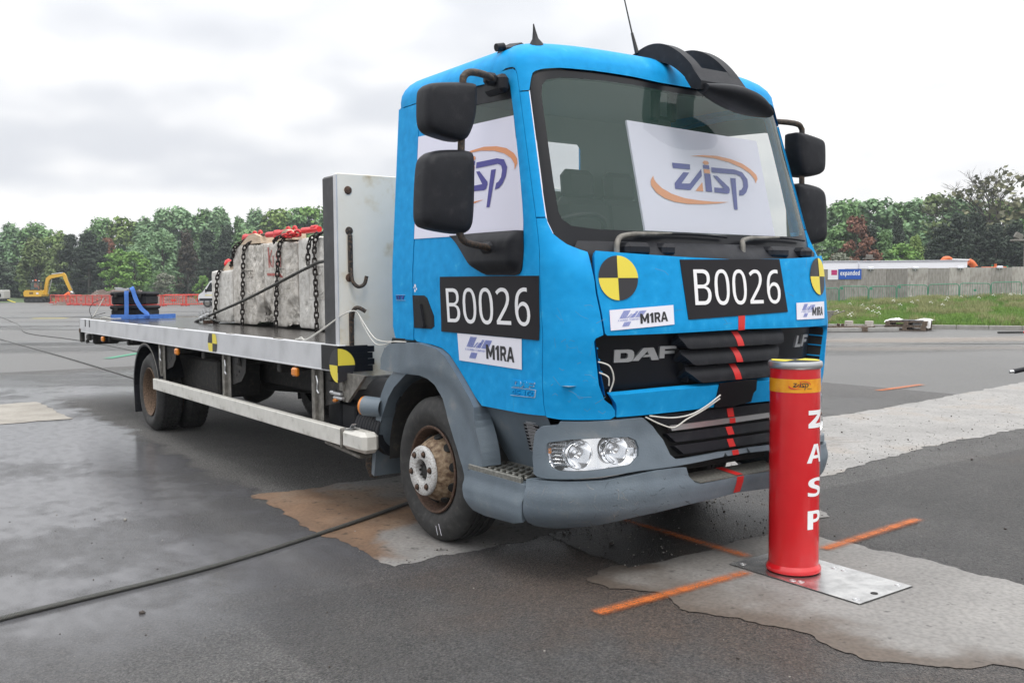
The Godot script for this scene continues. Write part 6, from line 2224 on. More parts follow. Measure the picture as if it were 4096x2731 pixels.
	for i in 70:
		var left := i < 40
		var k := lerpf(-0.60, -0.16, i / 40.0) if left else lerpf(0.31, 0.62, (i - 40) / 30.0)
		spots.append([k + rng.randf_range(-0.006, 0.006), (146.0 if left else 108.0) + rng.randf_range(-2, 6), rng.randf_range(4.5, 6.8)])
	mm.instance_count = spots.size()
	for i in spots.size():
		var s: float = spots[i][2] / 10.0
		mm.set_instance_transform(i, Transform3D(Basis(Vector3.UP, i * 2.3).scaled(V(s * 1.7, s, s * 1.7)), far_at(spots[i][0], spots[i][1], -0.4)))
	var o := MultiMeshInstance3D.new()
	o.name = "undergrowth"
	o.multimesh = mm
	o.material_override = leaf_mat(lin(0.045, 0.075, 0.035))
	o.set_meta("kind", "stuff")
	add_child(o)
	# blossoming hawthorns
	for q in [[-0.366, 100.5, 3.7, "white-blossomed hawthorn bush at the foot of the left wood"], [0.342, 92.0, 4.6, "white-blossomed hawthorn bush beside the lorry above the blue sign"]]:
		var t := thing("hawthorn_bush", q[3], "bush", far_at(q[0], q[1] * (1.22 if q[0] < 0.0 else 1.0)), 0.4)
		var cr := MeshInstance3D.new()
		cr.name = "crown"
		cr.mesh = shapes.broad[1][0]
		cr.material_override = leaf_mat(lin(0.20, 0.215, 0.16))
		cr.scale = V(0.48, q[2] / 10.0, 0.48)
		t.add_child(cr)
	# rough grass under the wood
	var mb := MB.new()
	for side in [[-0.75, -0.12, 122.0], [0.25, 0.8, 90.0]]:
		for i in 24:
			for j in 6:
				var P := []
				for e in [[0, 0], [1, 0], [1, 1], [0, 1]]:
					var k: float = lerpf(side[0], side[1], (i + e[0]) / 24.0)
					var d: float = side[2] + pow((j + e[1]) / 6.0, 2.0) * 130.0
					var y := (0.9 * smoothstep(0.0, 8.0, d - side[2]) + 0.5 * sin(k * 40.0) * smoothstep(0.0, 6.0, d - side[2])) * 0.8 - 0.004
					P.append(far_at(k, d, y))
				mb.quad(P[0], P[1], P[2], P[3], Vector3.UP)
	structure("grass_bank", mb, tri_mat(ntex(91, 0.02, [0.0, lin(0.03, 0.055, 0.018), 0.5, lin(0.06, 0.10, 0.03), 1.0, lin(0.11, 0.14, 0.05)], 256, 5), 0.15, 0.9))

# height of the verge's bank: from the kerb back to the hoarding
func bank(k: float, q: float) -> float:
	return 0.04 + 0.26 * smoothstep(0.0, 0.9, q) * (1.0 + 0.9 * clampf((k - 0.33) / 0.2, 0.0, 1.2)) + 0.05 * sin(k * 90.0) * sin(q * 9.0) * q

func verge_at(k: float, q: float) -> Vector3:
	# q: 0 at the kerb, 1 at the hoarding
	var a := V(-14.6, 0, -24.66).lerp(V(-10.13, 0, -27.08), (k - 0.336) / 0.203)
	var b := far_at(k, 56.0)
	var p := a.lerp(b, q)
	return V(p.x, bank(k, q), p.z)

func verge() -> void:
	var mb := MB.new()
	for i in 40:
		for j in 16:
			var P := []
			for e in [[0, 0], [1, 0], [1, 1], [0, 1]]:
				P.append(verge_at(lerpf(0.2, 0.75, (i + e[0]) / 40.0), (j + e[1]) / 16.0))
			mb.quad(P[0], P[1], P[2], P[3])
	structure("verge", mb, tri_mat(ntex(92, 0.03, [0.0, lin(0.05, 0.09, 0.02), 0.5, lin(0.10, 0.16, 0.035), 1.0, lin(0.17, 0.20, 0.07)], 256, 5), 0.4, 0.9))
	# grass: tufts of blades, three tones
	var tones := [lin(0.12, 0.235, 0.035), lin(0.175, 0.29, 0.055), lin(0.28, 0.29, 0.13)]
	var names := ["grass", "fresh_grass", "dry_grass"]
	for g in 3:
		var tuft := MB.new()
		var r := RandomNumberGenerator.new()
		r.seed = 40 + g
		for i in 16:
			var a := r.randf() * TAU
			var p := V(cos(a), 0, sin(a)) * r.randf() * 0.16
			var lean := V(r.randfn(), 0, r.randfn()) * 0.08
			var s := V(cos(a + 1.3), 0, sin(a + 1.3)) * r.randf_range(0.006, 0.012)
			var hh := r.randf_range(0.16, 0.34) * (1.35 if g == 2 else 1.0)
			var k := r.randf_range(0.75, 1.25)
			tuft.col = Color(k, k, k)
			var m := p + lean * 0.4 + V(0, hh * 0.6, 0)
			tuft.tri(p - s, p + s, m + s * 0.8)
			tuft.tri(p - s, m + s * 0.8, m - s * 0.8)
			tuft.tri(m - s * 0.8, m + s * 0.8, p + lean + V(0, hh, 0))
		var mm := MultiMesh.new()
		mm.transform_format = MultiMesh.TRANSFORM_3D
		mm.mesh = tuft.done()
		var where := []
		var pn := noise(95 + g, 0.25, 3)
		for i in 34000:
			var k := r.randf_range(0.30, 0.62)
			var q := pow(r.randf(), 0.8) * 0.99 + 0.005
			var p := verge_at(k, q)
			var d := pn.get_noise_2d(p.x, p.z)
			if (g == 0 and r.randf() < 0.75) or (g == 1 and d > -0.05) or (g == 2 and d > 0.22):
				where.append(Transform3D(Basis(Vector3.UP, r.randf() * TAU).scaled(Vector3.ONE * r.randf_range(0.35, 0.75) * (1.5 if d > 0.3 else 1.0)), p))
		mm.instance_count = where.size()
		for i in where.size():
			mm.set_instance_transform(i, where[i])
		var o := MultiMeshInstance3D.new()
		o.name = names[g]
		o.multimesh = mm
		var m := leaf_mat(tones[g])
		o.material_override = m
		o.set_meta("kind", "stuff")
		add_child(o)
	# white flower heads
	var fl := MB.new()
	for i in 5:
		fl.lathe([Vector2(0, 0.03), Vector2(0.02, 0.025), Vector2(0.03, 0)], V(0.06 * cos(i * 2.1), 0.26 + 0.03 * (i % 3), 0.06 * sin(i * 2.1)), V(0, 1, 0), 6)
	var mm := MultiMesh.new()
	mm.transform_format = MultiMesh.TRANSFORM_3D
	mm.mesh = fl.done()
	mm.instance_count = 34
	for i in 34:
		var k: float = [0.372, 0.52, 0.43][i % 3] + rng.randfn() * 0.03
		mm.set_instance_transform(i, Transform3D(Basis(), verge_at(k, clampf([0.35, 0.75, 0.7][i % 3] + rng.randfn() * 0.15, 0.02, 0.98)) + V(0, 0.04, 0)))
	var o := MultiMeshInstance3D.new()
	o.name = "wild_flowers"
	o.multimesh = mm
	o.material_override = mat(lin(0.6, 0.6, 0.55), 0.8)
	o.set_meta("kind", "stuff")
	add_child(o)
	# kerb stones along the verge
	var kerb := Node3D.new()
	kerb.name = "kerb"
	kerb.set_meta("kind", "structure")
	add_child(kerb)
	var a := V(-16.6, 0, -23.58)
	var dir := (V(-10.13, 0, -27.08) - V(-14.6, 0, -24.66)).normalized()
	var ang := atan2(-dir.z, dir.x)
	var km := tri_mat(ntex(93, 0.03, [0.0, lin(0.2, 0.19, 0.18), 1.0, lin(0.36, 0.35, 0.33)], 256, 5), 0.8, 0.85)
	for i in 18:
		mb = MB.new()
		mb.box(a + dir * (i * 0.915 + 0.45) + V(0, 0.04, 0), V(0.905, 0.16, 0.13), 0.015, Basis(Vector3.UP, ang))
		part("kerb_stone", mb, km, kerb)

func hoarding() -> void:
	var p0 := far_at(0.285, 56.5)
	var p1 := far_at(0.60, 56.0)
	var dir := (p1 - p0).normalized()
	var ang := atan2(-dir.z, dir.x)
	var back := V(-dir.z, 0, dir.x) * -1.0
	if back.dot(V(-0.8, 0, -0.58)) < 0:
		back = -back
	var t := thing("plywood_hoarding", "long weathered plywood hoarding behind the grass verge", "hoarding", p0)
	var mats := []
	for i in 5:
		var a: float = [0.30, 0.36, 0.25, 0.40, 0.29][i]
		var wgr := noise(101 + i, 0.02, 5)
		var tx := ntex(101 + i, 0.016, [0.0, lin(a * 0.52, a * 0.46, a * 0.41), 0.4, lin(a * 0.85, a * 0.79, a * 0.73), 0.6, lin(a, a * 0.95, a * 0.9), 1.0, lin(a * 1.2, a * 1.14, a * 1.06)], 256, 6)
		var m := tri_mat(tx, 1.0, 0.85)
		m.uv1_scale = V(1.6, 0.35, 1.6)
		mats.append(m)
	var n := int((p1 - p0).length() / 1.22)
	for i in n:
		var c := p0 + dir * (i * 1.22 + 0.61)
		var k := lerpf(0.285, 0.60, (i + 0.5) / n)
		var y := bank(k, 1.0)
		var top := 2.36 + 0.012 * sin(i * 2.4) + 0.05 * i / n
		var mb := MB.new()
		mb.box(V(c.x, (y - 0.1 + top) * 0.5, c.z), V(1.212, top - y + 0.1, 0.02 + 0.004 * (i % 3)), 0.003, Basis(Vector3.UP, ang))
		part("plywood_sheet", mb, mats[(i * 3 + i / 2) % 5], t)
		if i % 2 == 0:
			mb = MB.new()
			mb.box(V(c.x, (y + top) * 0.5 - 0.1, c.z) + back * 0.06 + dir * 0.61, V(0.08, top - y, 0.08), 0.004, Basis(Vector3.UP, ang))
			part("post", mb, mats[0], t)
	# small white floodlights along its top
	for k in [0.3777, 0.4248, 0.472, 0.513]:
		var c: Vector3 = p0 + dir * ((k - 0.285) / 0.315 * (p1 - p0).length()) - back * 0.08
		var mb := MB.new()
		mb.box(V(c.x, 2.40, c.z), V(0.34, 0.15, 0.14), 0.03, Basis(Vector3.UP, ang))
		mb.box(V(c.x, 2.30, c.z) + back * 0.04, V(0.05, 0.12, 0.05), 0.01, Basis(Vector3.UP, ang))
		part("wall_lamp", mb, M.white_print, t)
	# blue sign and the end of the next sign
	var sgn := thing("company_sign", "blue company sign with white lettering on the plywood hoarding beside the lorry", "sign", p0 + dir * 2.0)
	var s0 := p0 + dir * ((0.3440 - 0.285) / 0.315 * (p1 - p0).length()) - back * 0.035
	var s1 := p0 + dir * ((0.3680 - 0.285) / 0.315 * (p1 - p0).length()) - back * 0.035
	var mb := MB.new()
	mb.box(V((s0.x + s1.x) * 0.5, 2.06, (s0.z + s1.z) * 0.5), V((s1 - s0).length(), 0.60, 0.02), 0.0, Basis(Vector3.UP, ang))
	part("sign_panel", mb, mat(lin(0.012, 0.085, 0.42), 0.5), sgn)
	mb = MB.new()
	var f := flat(V(s0.x, 1.76, s0.z) - back * 0.014, V(s1.x, 1.76, s1.z) - back * 0.014, V(s0.x, 2.36, s0.z) - back * 0.014, V(s1.x, 2.36, s1.z) - back * 0.014)
	letters_on(sgn, "sign_letter", M.letter_white, "expanded", true, Rect2(0.07, 0.24, 0.86, 0.60), f, 0.002, false, -1.0)
	var s2 := s0 - dir * 0.62
	var wsn := thing("site_sign", "white site sign whose right end shows between lorry and blue company sign", "sign", s2)
	mb = MB.new()
	mb.box(V(s2.x, 2.05, s2.z) + dir * 0.29, V(0.60, 0.62, 0.02), 0.0, Basis(Vector3.UP, ang))
	part("sign_panel", mb, M.white_print, wsn)
	mb = MB.new()
	mb.box(V(s2.x, 2.16, s2.z) + dir * 0.36 - back * 0.012, V(0.34, 0.30, 0.006), 0.0, Basis(Vector3.UP, ang))
	part("colour_block", mb, mat(lin(0.45, 0.02, 0.15), 0.5), wsn)
	# green crowd barriers in front of the hoarding
	var proto: Node3D = null
	M.green_paint = mat(lin(0.02, 0.22, 0.12), 0.5)
	var ends := [0.322, 0.3445, 0.3755, 0.4050, 0.4380, 0.4710, 0.5040, 0.537, 0.57]
	for i in ends.size() - 1:
		var a := far_at(ends[i], 52.5)
		var b := far_at(ends[i + 1], 52.5)
		var y := bank((ends[i] + ends[i + 1]) * 0.5, 0.87) - 0.02
		a.y = y + 0.02 * sin(i * 3.0)
		b.y = y + 0.02 * sin(i * 3.0 + 1.5)
		var says: String = ["half hidden by the lorry", "first one clear of the lorry, under the blue sign", "second from the lorry", "third from the lorry, behind a leafy weed", "fourth from the lorry", "fifth from the lorry, with a square green tag in its middle", "cut by the photo's right edge", "beyond the photo's right edge"][i]
		if i == 7:
			continue
		var g := thing("crowd_barrier", "green steel crowd barrier, " + says, "barrier", a, 0.0, "green barriers before the hoarding")
		steel_barrier(g, a, b, i)

	# white cabins and an orange digger behind
	for q in [[0.25, 0.3654, "left white site cabin roof behind the hoarding, mostly hidden by the lorry"], [0.3657, 0.4803, "long white site cabin showing above the hoarding"]]:
		var a := far_at(q[0], 63.0)
		var b := far_at(q[1], 62.5)
		var d2 := (b - a).normalized()
		var an := atan2(-d2.z, d2.x)
		var c := (a + b) * 0.5 + back * 1.2
		var cab_ := thing("site_cabin", q[2], "cabin", V(c.x, 0, c.z))
		mb = MB.new()
		mb.box(V(c.x, 1.60, c.z), V((b - a).length() - 0.06, 2.7, 2.4), 0.02, Basis(Vector3.UP, an))
		part("cabin_wall", mb, mat(lin(0.80, 0.81, 0.86), 0.5), cab_)
		mb = MB.new()
		mb.box(V(c.x, 2.97, c.z), V((b - a).length() - 0.02, 0.08, 2.5), 0.01, Basis(Vector3.UP, an))
		mb.box(V(c.x, 2.45, c.z) - back * 1.205, V((b - a).length() * 0.92, 0.04, 0.02), 0.0, Basis(Vector3.UP, an))
		part("cabin_trim", mb, mat(lin(0.45, 0.46, 0.50), 0.5), cab_)
		if q[0] > 0.3:
			mb = MB.new()
			var l := far_at(0.375, 62.0, 3.02)
			mb.box(l + V(0, 0.10, 0), V(0.7, 0.06, 0.3), 0.01, Basis(Vector3.UP, an))
			mb.box(l + V(0, 0.24, 0) + d2 * 0.05, V(0.42, 0.22, 0.16), 0.02, Basis(Vector3.UP, an))
			part("roof_lamp", mb, M.galv, cab_)
	var ob := thing("orange_digger", "orange digger whose boom and back show above the hoarding", "digger", far_at(0.47, 68.0))
	mb = MB.new()
	var P := func(k: float, y: float) -> Vector3: return far_at(k, 67.0, y)
	mb.tube(spline([P.call(0.4535, 2.9), P.call(0.4545, 3.12), P.call(0.458, 3.22), P.call(0.462, 3.16)], 4), [0.25, 0.25, 0.24, 0.24, 0.22, 0.22, 0.2, 0.2, 0.18, 0.18, 0.16, 0.15, 0.14], 8)
	mb.tube(spline([P.call(0.480, 3.0), P.call(0.484, 2.85), P.call(0.4875, 2.5), P.call(0.489, 2.1)], 4), 0.24, 8)
	part("boom", mb, mat(lin(0.62, 0.13, 0.03), 0.5), ob)
	mb = MB.new()
	mb.tube([P.call(0.459, 3.16), P.call(0.482, 3.10)], 0.06, 8)
	part("hydraulic_ram", mb, M.silver, ob)
	mb = MB.new()
	var c2 := far_at(0.475, 68.5, 1.0)
	mb.box(c2, V(2.8, 1.3, 2.2), 0.2, Basis(Vector3.UP, ang))
	part("digger_body", mb, mat(lin(0.62, 0.13, 0.03), 0.5), ob)
	var cl := thing("orange_pipe_stack", "orange beam and black fittings showing above the hoarding's right end", "building material", far_at(0.51, 60.0))
	mb = MB.new()
	mb.box(far_at(0.506, 60.0, 2.43), V(1.6, 0.12, 0.3), 0.03, Basis(Vector3.UP, ang))
	mb.cyl(far_at(0.5085, 60.0, 2.4), far_at(0.5085, 60.0, 2.68), 0.08, 8)
	part("orange_beam", mb, mat(lin(0.62, 0.13, 0.03), 0.5), cl)
	mb = MB.new()
	for k in [0.489, 0.492, 0.495, 0.514, 0.518]:
		mb.box(far_at(k, 60.0, 2.44), V(0.14, 0.22, 0.2), 0.03, Basis(Vector3.UP, ang))
	part("black_fittings", mb, M.dark, cl)
	mb = MB.new()
	mb.cyl(far_at(0.505, 60.0, 2.45), far_at(0.505, 60.0, 2.62), 0.05, 8)
	mb.cyl(far_at(0.5205, 60.0, 2.35), far_at(0.5205, 60.0, 2.58), 0.06, 8)
	part("green_caps", mb, M.green_paint, cl)
	var fl := thing("flood_light", "grey floodlight at the photo's right edge above the hoarding", "lamp", far_at(0.538, 58.0))
	mb = MB.new()
	mb.tube([far_at(0.5385, 58.0, 0.3), far_at(0.5385, 58.0, 4.3)], 0.05, 8)
	mb.box(far_at(0.533, 58.0, 4.05), V(1.0, 0.12, 0.35), 0.03, Basis(Vector3.UP, ang))
	mb.box(far_at(0.532, 58.0, 4.30), V(0.5, 0.35, 0.2), 0.03, Basis(Vector3.UP, ang) * Basis(V(0, 0, 1), -0.5))
	part("lamp_head", mb, M.galv, fl)

func steel_barrier(g: Node3D, a: Vector3, b: Vector3, i: int) -> void:
	var u := V(0, 1, 0)
	var d := (b - a).normalized()
	var mb := MB.new()
	var a1 := a + d * 0.03
	var b1 := b - d * 0.03
	mb.tube([a1 - u * 0.1, a1 + u * 0.85, a1 + u * 0.96 + d * 0.04, a1 + u * 1.0 + d * 0.14, b1 + u * 1.0 - d * 0.14, b1 + u * 0.96 - d * 0.04, b1 + u * 0.85, b1 - u * 0.1], 0.021, 6)
	mb.tube([a1 + u * 0.14, b1 + u * 0.14], 0.015, 5)
	part("frame", mb, M.green_paint, g)
	for k in 11:
		mb = MB.new()
		var p := a1.lerp(b1, (k + 1) / 12.0)
		mb.tube([p + u * 0.14, p + u * 0.99], 0.008, 4)
		part("bar", mb, M.green_paint, g)
	if i in [1, 2, 3, 5]:
		mb = MB.new()
		var p := a1.lerp(b1, 0.08 if i < 5 else 0.5) + u * (0.88 if i < 5 else 0.62)
		mb.box(p, V(0.14, 0.12, 0.02), 0.0, Basis(Vector3.UP, atan2(-d.z, d.x)))
		part("tag", mb, M.green_paint, g)

# ---- the far side of the yard ----
const RIGHT := 0.9525

func far_yard() -> void:
	M.red_plastic = mat(lin(0.56, 0.045, 0.03), 0.5)
	# red plastic barriers: one built, the rest copied
	var proto := Node3D.new()
	proto.name = "road_barrier"
	add_child(proto)
	var mb := MB.new()
	for x in [-0.95, 0.95]:
		mb.box(V(x, 0.52, 0), V(0.07, 0.96, 0.05), 0.02)
	mb.box(V(0, 0.97, 0), V(1.95, 0.075, 0.05), 0.02)
	mb.box(V(0, 0.17, 0), V(1.9, 0.06, 0.05), 0.02)
	mb.box(V(0, 0.56, 0), V(0.05, 0.78, 0.045), 0.01)
	part("frame", mb, M.red_plastic, proto, true)
	for k in 11:
		mb = MB.new()
		mb.box(V(-0.84 + k * 0.168, 0.57, 0), V(0.016, 0.78, 0.016), 0.0)
		part("bar", mb, M.red_plastic, proto, true)
	mb = MB.new()
	mb.cyl(V(0, 0.52, -0.03), V(0, 0.52, 0.03), 0.12, 14)
	part("centre_plate", mb, M.red_plastic, proto, true)
	for x in [-0.85, 0.85]:
		mb = MB.new()
		mb.box(V(x, 0.09, 0), V(0.07, 0.10, 0.5), 0.02)
		mb.tube([V(x, 0.10, -0.04), V(x, 0.02, -0.26)], 0.03, 6)
		mb.tube([V(x, 0.10, 0.04), V(x, 0.02, 0.26)], 0.03, 6)
		part("foot", mb, M.red_plastic, proto, true)
	var row := []
	# [a, b, how many, words]
	var runs := [[far_at(-0.480, 97.5), far_at(-0.393, 82.0), 10, "in the long left row, %s from its digger end"], [far_at(-0.393, 82.0), far_at(-0.345, 84.5), 2, "in the row behind the black cases, %s"], [far_at(-0.3665, 85.0), far_at(-0.318, 84.0), 2, "in the short row left of the white van, %s"], [far_at(-0.365, 96.0), far_at(-0.31, 97.0), 3, "in the farthest row behind the gravel, %s"], [far_at(-0.452, 104.0), far_at(-0.485, 110.0), 2, "beside the bending worker, %s"]]
	var word := ["leftmost one", "second one", "third one", "fourth one"]
	var first := true
	for r in runs:
		var a: Vector3 = r[0]
		var b: Vector3 = r[1]
		for i in r[2]:
			var p := a.lerp(b, (i + 0.5) / r[2])
			var d := (b - a).normalized()
			var o: Node3D = proto if first else proto.duplicate()
			if not first:
				add_child(o, true)
			o.name = numbered("road_barrier")
			first = false
			o.position = p
			o.rotation.y = atan2(-d.z, d.x) + 0.05 * sin(i * 2.7)
			o.scale = V((b - a).length() / r[2] / 2.0, 1, 1)
			o.set_meta("label", "red plastic road barrier " + (r[3] % (["first", "second", "third", "fourth", "fifth", "sixth", "seventh", "eighth", "ninth", "last"][i] if r[2] == 10 else word[i])))
			o.set_meta("category", "barrier")
			o.set_meta("group", "red road barriers round the gravel heaps")
	# gravel heaps
	heap("gravel_heap", "broad brown gravel heap behind the long row of red barriers", far_at(-0.409, 97.0), V(7.2, 1.85, 3.2), 5)
	heap("gravel_heap", "low brown gravel heap behind the black cases, right of the broad one", far_at(-0.385, 92.0), V(4.5, 1.35, 3.0), 8)
	heap("gravel_heap", "brown gravel heap that slopes down towards the white van", far_at(-0.358, 90.0), V(4.4, 1.1, 2.5), 11)
	digger()
	person_at("person", "person in orange work clothes and white helmet bending beside the digger's bucket", far_at(-0.467, 103.0), RIGHT + 0.3, false)
	van()
	var gen := thing("site_machine", "pale boxy site machine cut by the photo's left edge", "machine", far_at(-0.537, 118.0), RIGHT)
	mb = MB.new()
	mb.box(V(-0.8, 1.05, 0), V(3.2, 1.1, 1.6), 0.1)
	part("housing", mb, mat(lin(0.42, 0.42, 0.40), 0.6), gen, true)
	mb = MB.new()
	mb.box(V(-0.8, 0.35, 0), V(3.0, 0.3, 1.4), 0.05)
	mb.box(V(0.1, 0.95, 0.81), V(0.7, 0.4, 0.02), 0.0)
	part("chassis", mb, M.dark, gen, true)
	mb = MB.new()
	for k in 5:
		mb.box(V(-1.8 + k * 0.34, 1.1, 0.805), V(0.24, 0.5, 0.02), 0.0)
	part("grille", mb, M.post_dark, gen, true)
	mb = MB.new()
	mb.tube([V(1.0, 0.4, 0.4), V(1.9, 0.15, 0.9), V(2.3, 0.05, 1.0)], 0.05, 6)
	part("yellow_hose", mb, M.yellow, gen, true)
	# towing lines that run out across the yard
	mb = MB.new()
	mb.tube(spline([V(-60, 0.012, -5.2), V(-40, 0.012, -3.6), V(-31.0, 0.012, -2.57), V(-25, 0.012, -2.9), V(-18.8, 0.012, -2.96), V(-11, 0.012, -2.6)], 6), 0.013, 6)
	single("tow_line", "thin slack grey line that curves far across the yard behind the lorry", "rope", mb, M.rope)
	mb = MB.new()
	mb.tube(spline([V(-50, 0.012, -1.3), V(-26.8, 0.012, -1.26), V(-16.7, 0.012, -1.26), V(-11.4, 0.012, -1.18), V(-6.0, 0.012, -1.1)], 6), 0.012, 6)
	single("tow_line", "thin taut grey line that runs straight back from under the lorry", "rope", mb, M.rope)
	for q in [["yellow", Vector2(-49.5, -6.4), Vector2(0.9, 0.25), M.yellow], ["green", Vector2(-17.2, -2.5), Vector2(0.1, 1.0), M.green_paint]]:
		mb = MB.new()
		var o := V(q[1].x, 0.004, q[1].y)
		var ax: Vector3 = V(0.58, 0, -0.8146) * q[2].x
		var az: Vector3 = V(0.8146, 0, 0.58) * q[2].y
		mb.quad(o - ax - az, o + ax - az, o + ax + az, o - ax + az, Vector3.UP)
		structure("ground_marking", mb, q[3])

func heap(called: String, label: String, at: Vector3, s: Vector3, sd: int) -> void:
	var t := thing(called, label, "heap", at, RIGHT)
	var n0 := noise(sd, 0.35, 5)
	var mb := MB.new()
	var f := func(x: float, z: float) -> Vector3:
		var r := Vector2(x / s.x, z / s.z).length()
		var y := s.y * pow(clampf(1.0 - r, 0.0, 1.0), 0.8) * (0.8 + 0.7 * n0.get_noise_2d(x, z)) + 0.25 * n0.get_noise_2d(x * 4.0, z * 4.0) * clampf(1.0 - r, 0, 1)
		return V(x, maxf(y, -0.02), z)
	var nx := 44
	var nz := 20
	for i in nx:
		for j in nz:
			var P := []
			for e in [[0, 0], [1, 0], [1, 1], [0, 1]]:
				P.append(f.call(lerpf(-s.x, s.x, (i + e[0]) / float(nx)), lerpf(-s.z, s.z, (j + e[1]) / float(nz))))
			mb.quad(P[0], P[1], P[2], P[3])
	M.gravel = tri_mat(ntex(111, 0.09, [0.0, lin(0.05, 0.032, 0.026), 0.5, lin(0.105, 0.075, 0.062), 0.7, lin(0.16, 0.12, 0.10), 1.0, lin(0.36, 0.33, 0.30)], 512, 4), 0.5, 0.95)
	part("soil", mb, M.gravel, t, true)
	var st := MB.new()
	st.lathe([Vector2(-0.08, 0.0), Vector2(-0.05, 0.07), Vector2(0.03, 0.09), Vector2(0.08, 0.0)], V(0, 0, 0), V(0.3, 1, 0.2), 5)
	var mm := MultiMesh.new()
	mm.transform_format = MultiMesh.TRANSFORM_3D
	mm.mesh = st.done()
	mm.instance_count = 260
	var r := RandomNumberGenerator.new()
	r.seed = sd
	for i in 260:
		var p: Vector3 = f.call(r.randf_range(-0.9, 0.9) * s.x, r.randf_range(-0.9, 0.9) * s.z)
		mm.set_instance_transform(i, Transform3D(Basis(Vector3.UP, i).scaled(Vector3.ONE * r.randf_range(0.4, 1.3)), p))
	var o := MultiMeshInstance3D.new()
	o.name = "rubble"
	o.multimesh = mm
	o.material_override = mat(lin(0.24, 0.21, 0.19), 0.9)
	o.set_meta("kind", "stuff")
	t.add_child(o)

